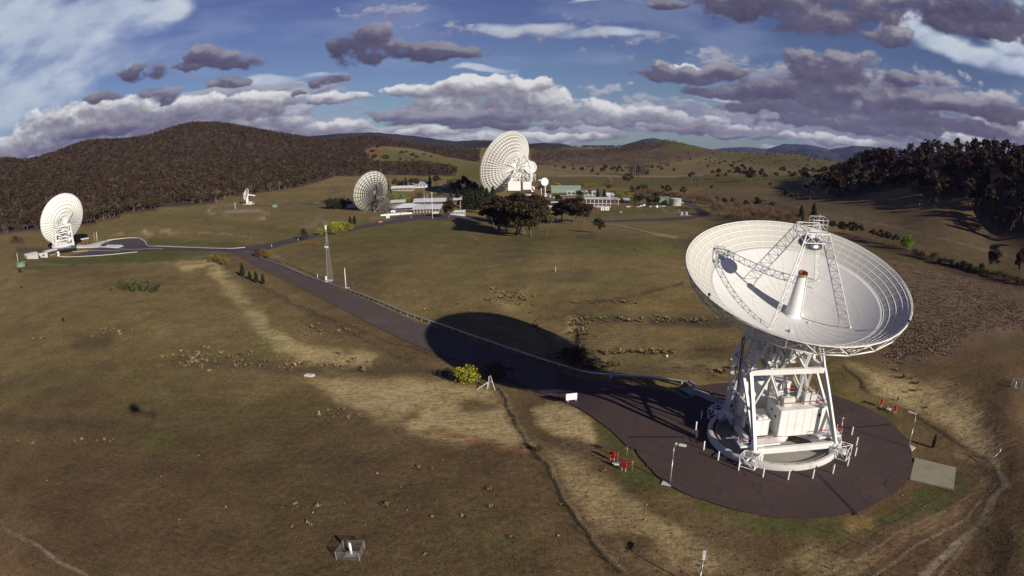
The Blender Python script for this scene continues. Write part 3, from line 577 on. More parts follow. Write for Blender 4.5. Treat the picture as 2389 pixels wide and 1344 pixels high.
def clouds():
    na, ne = 1560, 330; a = np.linspace(R_(-66), R_(66), na); e = np.linspace(R_(-1.2), R_(27.5), ne); Am, Em = np.meshgrid(a, e); u = Am * 1455; v = Em * 1455
    def cen(px, py): d = ray(px, py); return math.atan2(d[0], d[1]) * 1455, math.asin(d[2]) * 1455
    def bl(lst, warp, ws):
        wu = u + (fbm(u, v, ws, 3, 60) - .5) * warp * 2; wv = v + (fbm(u, v, ws, 3, 61) - .5) * warp; f = np.full(u.shape, -3.0); tp = np.zeros(u.shape); wt = np.full(u.shape, 1e-6)
        for cx, cy, rx, ry in lst:
            cu, cv = cen(cx, cy); q = 1 - ((wu - cu) / rx) ** 2 - ((wv - cv) / ry) ** 2; q = np.maximum(q, -3); f = np.log(np.exp(4 * f) + np.exp(4 * q)) / 4
            w = np.exp(5 * q); tp += w * (wv - cv) / ry; wt += w
        return f, np.clip(tp / wt, -1.2, 1.2)
    def bill(s, sx, seed, o=5):
        t = 0; amp = 1; tot = 0; uu = u / sx
        for i in range(o): t = t + amp * np.abs(2 * vn(uu / s + 31 * i, v / s - 7 * i, seed + i) - 1); tot += amp; amp *= .55; s = s / 2.03
        return 1 - t / tot * 1.6
    rgb = np.zeros(u.shape + (3,)); al = np.zeros(u.shape)
    def over(c, k):
        nonlocal rgb, al
        o = k + al * (1 - k); rgb = (c * k[..., None] + rgb * (al * (1 - k))[..., None]) / np.maximum(o, 1e-6)[..., None]; al = o
    def ramp(t, c0, c1, c2):
        t = np.clip(t, 0, 1)[..., None]; return np.where(t < .5, np.array(c0) * (1 - 2 * t) + np.array(c1) * 2 * t, np.array(c1) * (2 - 2 * t) + np.array(c2) * (2 * t - 1))
    # high thin sheets
    f, t = bl(CIR, 40, 120); st = fbm(u + v * .9, v * 2.6 - u * .9, 150, 6, 5); k = sst(f + (st - .5) * 2.4, -.55, 1.0) * (.55 + .45 * fbm(u, v, 90, 4, 9)); over(ramp(.35 + 1.1 * (st - .35), (.27, .34, .50), (.44, .51, .62), (.66, .69, .72)), np.clip(k * 1.25, 0, .95))
    k = sst(fbm(u, v * 4, 260, 6, 15), .5, .75) * .28 * sst(v, 10, 120); over(np.array((.30, .36, .52)) + np.zeros(rgb.shape), k)
    def fc(x_, y_, sc, o, sd, c=2.3): return np.clip((fbm(x_, y_, sc, o, sd) - .5) * c, -.75, .75)
    def cumulus(lst, warp, ws, s1, sx, amp, thr, soft, cols, kt, kn, seed, mx=1., gr=.3):
        f, t = bl(lst, warp, ws); wq = fc(u, v, s1 * .5, 5, seed + 40) * s1 * .45; n = bill((s1), sx, seed, 5); n2 = fc((u + wq) / sx, v + wq * .6, s1, 7, seed + 20); n3 = fc(u / sx, v, s1 * 2.4, 5, seed + 30); nf = fc(u / sx, v, s1 * .3, 5, seed + 50)
        d = np.minimum(f * .8 + gr, .8) + (n - .45) * amp * .4 + n2 * amp * .75 + nf * amp * .28
        def sh(q, dy, dx): return np.roll(np.roll(q, -dy, 0), -dx, 1)
        g = np.clip(.35 * (d - sh(d, 3, 2)) + .55 * (d - sh(d, 9, 5)), -1, 1); k = sst(d, thr, thr + soft) * mx
        light = .36 + kt * t * .9 + kn * g * .42 + n3 * .30 + n2 * .10 + nf * .07 + .12 * (1 - k); over(ramp(light, *cols), k)
    cumulus(WSP, 60, 40, 20, 2.6, 2.6, .0, 1.5, ((.15, .14, .23), (.24, .24, .33), (.50, .50, .52)), .15, .8, 310, .6, .2)
    cumulus(FAR, 34, 50, 24, 3.0, 1.2, -.25, .9, ((.14, .14, .225), (.25, .25, .33), (.50, .49, .52)), .18, .8, 210, .9, .5)
    cumulus(BRI, 30, 50, 34, 1.6, 1.2, -.15, .5, ((.125, .11, .165), (.30, .295, .335), (.74, .735, .74)), .32, .9, 120, .97, .35)
    cumulus(DRK, 28, 50, 38, 1.6, 1.2, -.15, .75, ((.052, .044, .086), (.105, .093, .15), (.31, .295, .33)), .24, .8, 150, .95, .45)
    rgb *= (.97 + .06 * fbm(u, v, 4, 2, 99))[..., None]
    al *= sst(Em, R_(-1.2), R_(-.6)) * (1 - sst(Em, R_(25), R_(27.5))) * (1 - sst(np.abs(Am), R_(60), R_(66)))
    Rd = 22000.0; V = np.stack([Rd * np.cos(Em) * np.sin(Am), Rd * np.cos(Em) * np.cos(Am), 41 + Rd * np.sin(Em)], -1).reshape(-1, 3)
    i = np.arange(ne - 1)[:, None] * na + np.arange(na - 1)[None]; F = np.stack([i, i + 1, i + 1 + na, i + na], -1).reshape(-1, 4)
    keep = (al.ravel()[F].max(1) > .003); F = F[keep]
    m = bpy.data.materials.new('cloud_layer'); m.use_nodes = True; t_ = NT(m.node_tree); t_.n.clear(); o = t_.new('ShaderNodeOutputMaterial'); em = t_.new('ShaderNodeEmission'); tr = t_.new('ShaderNodeBsdfTransparent'); mx = t_.new('ShaderNodeMixShader')
    t_.l.new(t_.new('ShaderNodeAttribute', attribute_name='tone').outputs['Color'], em.inputs[0]); t_.l.new(t_.new('ShaderNodeAttribute', attribute_name='cover').outputs['Fac'], mx.inputs[0])
    t_.l.new(tr.outputs[0], mx.inputs[1]); t_.l.new(em.outputs[0], mx.inputs[2]); t_.l.new(mx.outputs[0], o.inputs[0]); m.cycles.emission_sampling = 'NONE'
    me = mesh_np('sky', V, F, m, True, rgb.reshape(-1, 3)); me.attributes.new('cover', 'FLOAT', 'POINT').data.foreach_set('value', al.ravel().astype(np.float32))
    tag(newobj('sky', me), kind='structure')
FAR = [(2000, 335, 220, 16), (2190, 322, 150, 22), (1840, 348, 60, 6), (2360, 320, 80, 24), (1750, 300, 160, 14), (1950, 305, 200, 16), (2150, 290, 160, 20), (1360, 320, 100, 9), (1180, 335, 160, 8), (1000, 320, 160, 10), (650, 305, 100, 14), (760, 290, 90, 12), (1560, 255, 140, 12), (1700, 250, 140, 12), (2300, 250, 120, 26), (560, 215, 200, 12), (690, 200, 120, 8), (2100, 310, 330, 34), (1850, 285, 220, 26), (1400, 300, 200, 10), (900, 300, 100, 12), (120, 330, 160, 24), (2330, 285, 140, 40), (450, 285, 300, 30), (1980, 200, 260, 40)]
WSP = [(1150, 70, 120, 20), (1290, 68, 140, 18), (1430, 92, 120, 16), (2200, 178, 60, 16), (2330, 228, 70, 14), (1640, 150, 130, 22), (880, 35, 110, 12), (2140, 270, 120, 20), (1500, 220, 160, 14), (700, 215, 90, 12)]
clouds()

# ------------------------------------------------------------------ the near 34 m antenna
def para(r, R, dep): return dep * (r / R) ** 2
def dish_shell(R, dep, r0, r1, nr, na, th=.06, off=0):
    """reflector skin, open side up along +z, with real thickness"""
    b = MB(); pr = [(r0 + (r1 - r0) * i / nr) for i in range(nr + 1)]; top = [(r, para(r, R, dep) + off) for r in pr]; bot = [(r, para(r, R, dep) - th + off) for r in reversed(pr)]
    b.lathe(top + bot + [top[0]], n=na); return b
def place_dish(root, C, axis, dep):
    """root at the vertex, z along the axis; x kept level"""
    n = unit(axis); u = unit(np.cross([0, 0, 1], n)) * -1; u = unit(np.cross(n, np.cross(u, n))); v = np.cross(n, u)
    if u[0] < 0: u, v = -u, -v
    m = Matrix((Vector(u), Vector(v), Vector(n))).transposed().to_4x4(); V = np.asarray(C) - n * dep; m.translation = Vector(V); return m
def truss(b, a0, a1, b0, b1, n, r, rc):
    """ladder truss between chords a0-a1 and b0-b1"""
    a0, a1, b0, b1 = map(lambda q: np.asarray(q, float), (a0, a1, b0, b1)); b.tube(a0, a1, rc, 8); b.tube(b0, b1, rc, 8)
    for i in range(n + 1):
        t = i / n; p = a0 + (a1 - a0) * t; q = b0 + (b1 - b0) * t
        if 0 < i: b.tube(p, q, r, 5, cap=False)
        if i < n:
            t2 = (i + 1) / n; q2 = b0 + (b1 - b0) * t2; p2 = a0 + (a1 - a0) * t2
            b.tube(*((p, q2) if i % 2 == 0 else (q, p2)), r, 5, cap=False)
KS = .975
HC = CAM + (v3(40.25, 77.22, 24.31) - CAM) * KS; HR = 17 * KS; HD = 6.574 * KS; HN = v3(-.0006, -math.cos(R_(72.03)), math.sin(R_(72.03)))
ant = empty('dish_antenna', (PAD[0], PAD[1], .15)); tag(ant, 'large white dish antenna in front on the dark round pad, facing up', 'antenna')
inv = Matrix.Translation((-PAD[0], -PAD[1], -.15))
def child(o, M4=None):
    if M4 is not None: o.matrix_local = inv @ M4
    return o
MD = place_dish(None, HC, HN, HD)
def dpart(b, name, mt, parent=ant):
    o = b.build(name, mt, parent)
    if parent is ant: o.matrix_local = inv @ MD
    return o
refl = dpart(dish_shell(HR, HD, .9, 12.8, 26, 120), 'reflector', M['dish'])
op = dpart(dish_shell(HR, HD, 12.82, HR, 12, 120), 'perforated_rim', M['perf']); op['label'] = 'beige perforated outer panels of the reflector'
b = MB()
for i in range(54):                              # pale seams on the perforated band
    t = 2 * math.pi * i / 54; rs = np.linspace(12.8, HR, 7)
    for r0, r1 in zip(rs[:-1], rs[1:]):
        p = v3(r0 * math.cos(t), r0 * math.sin(t), para(r0, HR, HD) + .012); q = v3(r1 * math.cos(t), r1 * math.sin(t), para(r1, HR, HD) + .03); b.beam(p, q, .075, .02)
for r in (12.8, 13.6, 14.45, 15.3, 16.0, HR - .03): b.lathe([(r - .055, para(r - .055, HR, HD) + .0), (r - .055, para(r - .055, HR, HD) + .02), (r + .055, para(r + .055, HR, HD) + .02), (r + .055, para(r + .055, HR, HD))], n=120)
dpart(b, 'panel_seams', M['white'])
b = MB(); m_ = b                                  # shallow joints of the inner panels
for r in (3.2, 6.2, 9.4): b.lathe([(r - .02, para(r - .02, HR, HD) + .006), (r + .02, para(r + .02, HR, HD) + .006)], n=120)
for i in range(36):
    t = 2 * math.pi * i / 36
    for r0, r1 in zip(np.linspace(3.2, 12.6, 9)[:-1], np.linspace(3.2, 12.6, 9)[1:]):
        p = v3(r0 * math.cos(t), r0 * math.sin(t), para(r0, HR, HD) + .006); q = v3(r1 * math.cos(t), r1 * math.sin(t), para(r1, HR, HD) + .006); b.beam(p, q, .03, .01)
dpart(b, 'panel_joints', M['perf'])
# rim truss
b = MB(); NB = 24; low = [(HR - .55, HD - 1.75), (HR + .02, HD - .12)]
def rp(r, h, i, n=NB, ph=0): t = 2 * math.pi * (i + ph) / n; return v3(r * math.cos(t), r * math.sin(t), h)
for i in range(2 * NB):
    b.tube(rp(low[1][0], low[1][1], i, 48), rp(low[1][0], low[1][1], i + 1, 48), .075, 6)
for i in range(NB):
    L0, L1 = rp(*low[0], i), rp(*low[0], i + 1); U0, Um, U1 = rp(*low[1], 2 * i, 48), rp(*low[1], 2 * i + 1, 48), rp(*low[1], 2 * i + 2, 48)
    b.tube(L0, L1, .10, 8); b.tube(L0, U0, .085, 6); b.tube(L0, Um, .07, 6); b.tube(L1, Um, .07, 6)
dpart(b, 'rim_truss', M['white'])
# radial back-up ribs and hoops
def lowc(r): return HD - 1.75 - (HR - .55 - r) * .36 - max(0, 8 - r) * .05
b = MB()
for i in range(NB):
    rs = [HR - .55, 14.3, 12.0, 9.6, 7.2, 4.8, 2.8]
    for k in range(len(rs) - 1):
        ra, rb = rs[k], rs[k + 1]; pa, pb = rp(ra, min(lowc(ra), para(ra, HR, HD) - .8), i), rp(rb, min(lowc(rb), para(rb, HR, HD) - 1.0), i); ta, tb = rp(ra, para(ra, HR, HD) - .12, i), rp(rb, para(rb, HR, HD) - .12, i)
        b.tube(pa, pb, .07, 5); b.tube(ta, tb, .05, 4, cap=False); b.tube(pb, tb, .05, 4, cap=False); b.tube(pa, tb, .05, 4, cap=False)
for r in (14.3, 12.0, 9.6, 7.2, 4.8, 2.8):
    h = min(lowc(r), para(r, HR, HD) - 1.0)
    for i in range(NB):
        b.tube(rp(r, h, i), rp(r, h, i + 1), .06, 5, cap=False)
        if r > 5: b.tube(rp(r, h, i), rp(r, para(r, HR, HD) - .12, i + 1), .045, 4, cap=False)
dpart(b, 'back_structure', M['white'])
b = MB(); b.lathe([(0, -.4), (2.6, -.4), (2.9, -.9), (2.9, -2.6), (0, -2.6)], n=32); dpart(b, 'hub', M['grey'])
# feed cone with open rusty mouth
b = MB(); b.lathe([(1.5, .02), (1.5, .16), (1.28, .18), (1.2, .3), (.66, 6.15), (.60, 6.15), (.60, 5.8)], n=40); b.beam((.95, -.75, .35), (.52, -.42, 5.9), .22, .18)
for i in range(4): b.box(.90 + .02 * i, .96, -.95, -.8, .5 + .45 * i, .62 + .45 * i)
cone = dpart(b, 'feed_cone', M['white'])
b = MB(); b.lathe([(.66, 6.15), (.68, 6.2), (.68, 6.62), (.60, 6.62), (.58, 5.7), (0, 5.6)], n=32); o = b.build('feed_horn', M['yellow'] if False else M['rust'], cone)
b = MB(); b.lathe([(.685, 6.18), (.70, 6.18), (.70, 6.45), (.685, 6.45)], n=32); b.build('horn_band', mat('olive_band', (.42, .36, .16), .6), cone)
# four-legged subreflector support
LEG_R = 8.1 * KS; ph0 = -.041; hb = para(LEG_R, HR, HD); HA = 12.9
def leg(i):
    t = ph0 + math.pi / 4 + i * math.pi / 2; rd = v3(math.cos(t), math.sin(t), 0); tg = v3(-math.sin(t), math.cos(t), 0)
    bb = MB(); A1 = rd * (LEG_R + .95) + v3(0, 0, para(LEG_R + .95, HR, HD)); A0 = rd * (LEG_R - .95) + v3(0, 0, para(LEG_R - .95, HR, HD) + .9); foot = rd * LEG_R * 1.0
    B1 = rd * 2.9 + v3(0, 0, HA - .5); B0 = rd * 2.05 + v3(0, 0, HA - 1.5); kn = rd * 2.45 + v3(0, 0, HA + .35)
    truss(bb, A1, B1, A0, B0, 12, .04, .085); bb.tube(B1, kn, .08, 6); bb.tube(rd * (LEG_R - .95) + v3(0, 0, para(LEG_R - .95, HR, HD)), A0, .07, 6)
    bb.box(*sum([[q - .15, q + .15] for q in A1[:2]], []), A1[2] - .05, A1[2] + .12)
    return bb
for i in range(4): dpart(leg(i), 'support_leg', M['white'])
b = MB(); cs = [v3(2.45 * math.cos(ph0 + math.pi / 4 + i * math.pi / 2), 2.45 * math.sin(ph0 + math.pi / 4 + i * math.pi / 2), 0) for i in range(4)]
for i in range(4):
    p, q = cs[i], cs[(i + 1) % 4]
    for h in (HA + .35, HA - 1.0): b.tube(p + [0, 0, h], q + [0, 0, h], .07, 6)
    b.tube(p + [0, 0, HA + .35], (p + q) / 2 + [0, 0, HA - 1.0], .05, 5); b.tube(q + [0, 0, HA + .35], (p + q) / 2 + [0, 0, HA - 1.0], .05, 5); b.tube(p + [0, 0, HA + .35], p + [0, 0, HA - 1.0], .06, 6)
    b.tube(p * .5 + [0, 0, HA + .35], q * .5 + [0, 0, HA + .35], .05, 5); b.tube(p * .5 + [0, 0, HA + .35], p + [0, 0, HA + .35], .05, 5); b.tube(p * .35 + [0, 0, HA - .9], p + [0, 0, HA - 1.0], .05, 5); b.tube(p * .5 + [0, 0, HA + .35], p * .35 + [0, 0, HA - .9], .05, 5)
b.box(-.45, .45, -.45, .45, HA - .9, HA + .15)
apex = dpart(b, 'apex_frame', M['white'])
b = MB()                                          # handrail cage on the top side of the apex
for x in (-.2, .5, 1.3, 2.0):
    b.tube((x, 1.2, HA + .35), (x, 1.2, HA + 1.55), .03, 5); b.tube((x, -.2, HA + .35), (x, -.2, HA + 1.55), .03, 5); b.tube((x, 1.2, HA + 1.55), (x, -.2, HA + 1.55), .03, 5)
for y in (1.2, -.2):
    for h in (.95, 1.55): b.tube((-.2, y, HA + h), (2.0, y, HA + h), .03, 5)
b.tube((.9, .5, HA + .3), (.9, .5, HA + 2.2), .035, 5); b.build('apex_railing', M['white'], apex)
b = MB(); b.lathe([(0, HA - 1.35), (.7, HA - 1.4), (1.35, HA - 1.65), (1.75, HA - 2.0), (1.75, HA - 1.9), (1.5, HA - 1.35), (.6, HA - 1.1), (0, HA - 1.1)], n=40); dpart(b, 'subreflector', M['mirror'])
b = MB(); b.box(-.05, .05, -.05, .05, 0, .45); b.box(-.14, .14, -.14, .14, .35, .6)
for t in (95, 310, 200):
    q = v3((HR + .02) * math.cos(R_(t)), (HR + .02) * math.sin(R_(t)), HD); bb = MB(); bb.add([v + q for v in np.array(b.v)], b.f); dpart(bb, 'rim_beacon', M['dark'])

# ---- alidade: four legs, K braces, deck, rooms (frame of the antenna root)
Z0 = .15; ox, oy = PAD
def P3(x, y, z): return v3(x - ox, y - oy, z - Z0)
FL, FR, BL, BR = (32.2, 69.2), (44.9, 68.7), (32.3, 82.6), (44.9, 82.2)
MZ = 12.0; FLm, FRm, BLm, BRm = (31.4, 72.6), (42.7, 71.9), (31.4, 79.0), (42.7, 78.6)
LW = .54
for c, mm in ((FL, FLm), (FR, FRm), (BL, BLm), (BR, BRm)):
    b = MB(); b.ibeam(P3(*c, 1.9), P3(*mm, MZ), LW, LW); b.box(*sum([[q - .5, q + .5] for q in P3(*c, 0)[:2]], []), 1.2, 1.9); b.build('leg', M['white'], ant)
b = MB()
for p, q in ((FLm, FRm), (BLm, BRm), (FLm, BLm), (FRm, BRm)): b.beam(P3(*p, MZ), P3(*q, MZ), .6, .75)
b.build('upper_ring_beam', M['white'], ant)
def lerp(p, q, t): return (p[0] + (q[0] - p[0]) * t, p[1] + (q[1] - p[1]) * t)
for c0, c1, m0, m1, tt in ((FL, FR, FLm, FRm, (.27, .72)), (BL, BR, BLm, BRm, (.27, .72))):
    for k, t in enumerate(tt):
        top = lerp(m0, m1, t); w = -1 if k == 0 else 1; foot = c0 if k == 0 else c1; inner = lerp(lerp(c0, m0, .45), lerp(c1, m1, .45), t + (.16 if k == 0 else -.16))
        b = MB(); b.ibeam(P3(*top, MZ - .4), P3(32.6 if k == 0 else 44.5, 76.4 if c0 is FL else 75.4, 2.4), .42, .42); b.build('face_brace', M['white'], ant)
        b = MB(); b.ibeam(P3(*top, MZ - .4), P3(37.4 if k == 0 else 40.2, 74.2 if c0 is FL else 79.0, 6.6), .40, .40); b.build('face_brace', M['white'], ant)
for c0, c1, m0, m1 in ((FL, BL, FLm, BLm), (FR, BR, FRm, BRm)):
    mid = lerp(m0, m1, .5)
    for t in (.06, .94): b = MB(); b.ibeam(P3(*mid, MZ - .3), P3(*lerp(c0, c1, t), 2.6), .4, .4); b.build('side_brace', M['white'], ant)
    h = .5; a = lerp(c0, m0, h); c = lerp(c1, m1, h); b = MB(); b.beam(P3(*a, 1.9 + (MZ - 1.9) * h), P3(*c, 1.9 + (MZ - 1.9) * h), .3, .3); b.build('side_rail', M['white'], ant)
# bearing towers
EY, EZ = 77.3, 16.6
for sx, m0, m1, ex in ((-1, FLm, BLm, 33.6), (1, FRm, BRm, 43.0)):
    b = MB(); b.ibeam(P3(*m0, MZ), P3(ex, EY - .9, EZ - .5), .5, .5); b.ibeam(P3(*m1, MZ), P3(ex, EY + .9, EZ - .5), .5, .5); b.ibeam(P3(*lerp(m0, m1, .5), MZ), P3(ex, EY, EZ - .6), .35, .35)
    b.box(ex - ox - .6, ex - ox + .6, EY - oy - 1.1, EY - oy + 1.1, EZ - Z0 - .8, EZ - Z0 - .2); b.lathe([(0, -.9), (.85, -.9), (.85, .9), (0, .9)], o=P3(ex, EY, EZ), ax=(1, 0, 0), n=24)
    t_ = b.build('bearing_tower', M['white'], ant)
    q = .27 if sx < 0 else .72
    b = MB(); b.ibeam(P3(*lerp(FLm, FRm, q), MZ + .3), P3(ex + sx * .1, EY - 1.2, EZ - .9), .38, .38); b.build('tower_brace', M['white'], ant); b = MB(); b.ibeam(P3(*lerp(BLm, BRm, q), MZ + .3), P3(ex + sx * .1, EY + 1.2, EZ - .9), .38, .38); b.build('tower_brace', M['white'], ant)
for a_, c_ in ((FLm, (34.6, 73.6, 16.3)), (FRm, (42.2, 73.2, 16.2)), (BLm, (34.4, 80.6, 17.0)), (BRm, (42.6, 80.4, 17.0)), (lerp(FLm, FRm, .27), (38.4, 76.2, 16.6)), (lerp(FLm, FRm, .72), (37.4, 76.2, 16.6)), (lerp(FRm, BRm, .5), (39.8, 74.0, 16.2)), (lerp(FLm, BLm, .5), (36.2, 74.0, 16.2)), (lerp(BLm, BRm, .27), (38.6, 79.4, 16.9)), (lerp(BLm, BRm, .72), (37.6, 79.4, 16.9))):
    b = MB(); b.ibeam(P3(*a_, MZ + .3), P3(*c_), .3, .3); b.build('strut', M['white'], ant)
b = MB(); b.tube(P3(33.4, EY, EZ), P3(43.3, EY, EZ), .55, 16)
Vx = HC - HN * HD
def Dp(x, y, h): return np.array(MD @ Vector((x, y, h))) - v3(ox, oy, Z0)
for sx in (-1, 1):
    for sy in (-1, 1): b.beam(P3(38.2 + sx * 3.4, EY, EZ), Dp(sx * 4.6, sy * 4.2, -1.3), .38); b.beam(P3(38.2 + sx * 3.4, EY, EZ), Dp(sx * 1.6, sy * 2.0, -2.2), .34)
    b.beam(Dp(sx * 4.6, -4.2, -1.3), Dp(sx * 4.6, 4.2, -1.3), .32)
for sy in (-1, 1): b.beam(Dp(-4.6, sy * 4.2, -1.3), Dp(4.6, sy * 4.2, -1.3), .32)
b.build('elevation_frame', M['white'], ant)
def gearwheel(x, R, z0=EZ, y0=EY, w=.5, dz=.55, a0=95, a1=345, nsp=7):
    b = MB(); ts = np.radians(np.linspace(a0, a1, 48)); c = P3(x, y0, z0)
    def q(r, t, dx): return c + v3(dx, r * math.cos(t), r * math.sin(t))
    for t0, t1 in zip(ts[:-1], ts[1:]):
        v = [q(R, t0, -w / 2), q(R, t1, -w / 2), q(R, t1, w / 2), q(R, t0, w / 2), q(R - dz, t0, -w / 2), q(R - dz, t1, -w / 2), q(R - dz, t1, w / 2), q(R - dz, t0, w / 2)]
        b.add(v, [(0, 3, 2, 1), (4, 5, 6, 7), (0, 1, 5, 4), (3, 7, 6, 2)])
    for t in np.radians(np.linspace(a0 + 4, a1 - 4, nsp)): b.beam(q(R - dz, t, 0), q(.4, t, 0), .22, .3)
    return b
gearwheel(36.2, 6.4, a0=165, a1=350, nsp=6).build('elevation_gear', M['grey'], ant)
gearwheel(40.6, 3.3, a0=150, a1=350, nsp=5, w=.4, dz=.4).build('cable_wheel', M['grey'], ant)
b = MB(); b.box(37.2 - ox, 39.6 - ox, EY - oy + 3.2, EY - oy + 5.4, 11.6, 13.8); b.box(35 - ox, 36 - ox, EY - oy + 3, EY - oy + 5.2, 12.0, 13.6)
b.beam(P3(37.4, EY, EZ), P3(37.4, EY + 4.3, 13.6), .35); b.beam(P3(39.4, EY, EZ), P3(39.4, EY + 4.3, 13.6), .35); b.build('counterweight', M['white'], ant)
b = MB(); b.box(35.0 - ox, 39.5 - ox, 74.2 - oy, 76.6 - oy, MZ + .25, MZ + .4); b.box(35.4 - ox, 36.5 - ox, 74.6 - oy, 75.6 - oy, MZ + .4, MZ + 1.6); b.box(37.4 - ox, 38.4 - ox, 74.4 - oy, 75.7 - oy, MZ + .4, MZ + 1.2)
b.lathe([(0, 0), (.45, 0), (.45, 1.3), (0, 1.3)], o=P3(39, 75.3, MZ + .55), n=16); b.build('drive_platform', M['white'], ant)
# base ring of deck beams and cable centre
b = MB()
for p, q in ((FL, FR), (BL, BR), (FL, BL), (FR, BR)): b.beam(P3(*lerp(p, q, .03), 1.85), P3(*lerp(p, q, .97), 1.85), .55, .85)
b.beam(P3(*FL, 1.7), P3(*lerp(FL, BR, .5), 1.7), .5, .6); b.beam(P3(*FR, 1.7), P3(*lerp(FL, BR, .5), 1.7), .5, .6); b.beam(P3(*BL, 1.7), P3(*lerp(FL, BR, .5), 1.7), .5, .6); b.beam(P3(*BR, 1.7), P3(*lerp(FL, BR, .5), 1.7), .5, .6)
b.lathe([(0, 0), (1.9, 0), (1.9, .6), (1.2, .7), (1.2, 1.9), (0, 1.9)], o=P3(38.5, 75.7, .25), n=32); b.build('base_frame', M['white'], ant)
# wheel trucks with tube cages at the corners
cc = v3(38.4, 75.8, 0)
for c in (FL, FR, BL, BR):
    d = unit(v3(c[0], c[1], 0) - cc); t = v3(-d[1], d[0], 0); B = P3(*c, 0)
    b = MB(); b.beam(B + t * -1.3 + [0, 0, 1.15], B + t * 1.3 + [0, 0, 1.15], .8, .9); b.beam(B + t * -1.0 + [0, 0, 1.75], B + t * 1.0 + [0, 0, 1.75], 1.3, .25)
    tr = b.build('wheel_truck', M['white'], ant)
    for s in (-.8, .8):
        bb = MB(); bb.lathe([(0, -.14), (.42, -.14), (.45, -.1), (.45, .1), (.42, .14), (0, .14)], o=B + t * s + [0, 0, 1.08], ax=d, n=20); bb.build('wheel', M['steel'], tr)
    b = MB(); w = 1.15; pts = {}
    for i, (s, e, z) in enumerate([(s, e, z) for s in (-w, w) for e in (.7, 2.4) for z in (.35, 1.95)]): pts[(s, e, z)] = B + t * s + d * e + [0, 0, z]
    K = list(pts)
    for i in range(len(K)):
        for j in range(i + 1, len(K)):
            if sum(a != c_ for a, c_ in zip(K[i], K[j])) == 1: b.tube(pts[K[i]], pts[K[j]], .07, 6)
    for s in (-w, w): b.tube(pts[(s, .7, 1.95)], pts[(s, 2.4, .35)], .05, 5)
    b.tube(pts[(-w, 2.4, 1.95)], pts[(w, 2.4, .35)], .05, 5); b.tube(pts[(w, 2.4, 1.95)], pts[(-w, .7, 1.95)], .05, 5)
    b.tube(B + d * .9 + [0, 0, 1.1] + t * -.4, B + d * 2.0 + [0, 0, 1.1] + t * -.4, .28, 12); b.tube(B + d * .9 + [0, 0, 1.1] + t * .45, B + d * 1.7 + [0, 0, 1.1] + t * .45, .22, 12)
    b.build('drive_cage', M['white'], ant)
# rooms
def railing(b, b2, pts, z, h=1.05, closed=True, step=1.4):
    n = len(pts); E = [(pts[i], pts[(i + 1) % n]) for i in range(n if closed else n - 1)]
    for p, q in E:
        p = P3(*p, z); q = P3(*q, z); L = np.linalg.norm(q - p); k = max(1, round(L / step))
        for i in range(k + 1): r = p + (q - p) * i / k; b.tube(r, r + [0, 0, h], .035, 5)
        b.tube(p + [0, 0, h * .5], q + [0, 0, h * .5], .028, 5); b2.tube(p + [0, 0, h], q + [0, 0, h], .055, 5)
def room(x0, x1, y0, y1, z0, z1, name='equipment_room'):
    b = MB(); b.box(x0 - ox, x1 - ox, y0 - oy, y1 - oy, z0 - Z0, z1 - Z0); b.box(x0 - ox - .12, x1 - ox + .12, y0 - oy - .12, y1 - oy + .12, z1 - Z0, z1 - Z0 + .16)
    nx = max(2, round((x1 - x0) / 1.25))
    for i in range(nx + 1): x = x0 + (x1 - x0) * i / nx; b.box(x - ox - .03, x - ox + .03, y0 - oy - .035, y0 - oy, z0 - Z0 + .05, z1 - Z0)
    ny = max(2, round((y1 - y0) / 1.25))
    for i in range(ny + 1): y = y0 + (y1 - y0) * i / ny; b.box(x0 - ox - .035, x0 - ox, y - oy - .03, y - oy + .03, z0 - Z0 + .05, z1 - Z0)
    return b.build(name, M['white'], ant)
rm = room(36.55, 44.3, 71.5, 76.6, 2.45, 6.35)
b = MB(); b.lathe([(0, 0), (.22, 0), (.22, .1), (0, .1)], o=P3(42.9, 71.42, 5.3), ax=(0, -1, 0), n=14); b.build('vent', M['dark'], rm); b = MB(); b.box(36.5 - ox, 36.55 - ox, 73 - oy, 73.5 - oy, 4.6, 4.9); b.build('vent', M['dark'], rm); b = MB(); b.box(36.48 - ox, 36.55 - ox, 74.6 - oy, 74.9 - oy, 5.0, 5.3); b.build('vent', M['dark'], rm)
b, b2 = MB(), MB(); railing(b, b2, [(36.6, 71.55), (44.2, 71.55), (44.2, 76.5), (36.6, 76.5)], 6.5); b.build('railing_posts', M['white'], rm); b2.build('handrail', M['rail'], rm)
for x, y, w, h in ((37.9, 73.2, 1.3, 1.3), (41.2, 73.4, .9, 1.7), (42.5, 73.8, 1.1, 1.2), (39.6, 74.6, 1.0, .8)):
    b = MB(); b.box(x - ox - w / 2, x - ox + w / 2, y - oy - .6, y - oy + .7, 6.36, 6.36 + h); b.box(x - ox - w / 2 - .05, x - ox + w / 2 + .05, y - oy - .65, y - oy + .75, 6.36 + h, 6.42 + h); b.lathe([(0, 0), (.32, 0), (.32, .12), (0, .12)], o=P3(x, y, 6.6 + h), n=14); b.build('cooling_unit', M['curbwhite'], rm)
r2 = room(33.4, 37.6, 78.6, 82.4, 2.45, 8.0); room(38.6, 41.2, 79.0, 82.2, 2.45, 7.4); r3 = room(33.2, 35.3, 72.4, 74.4, 2.45, 4.7, 'cabinet'); room(34.2, 36.2, 75.6, 77.2, 2.45, 4.2, 'cabinet')
b, b2 = MB(), MB(); railing(b, b2, [(33.5, 78.7), (37.5, 78.7), (37.5, 82.3), (33.5, 82.3)], 8.15); b.build('railing_posts', M['white'], r2); b2.build('handrail', M['white'], r2)
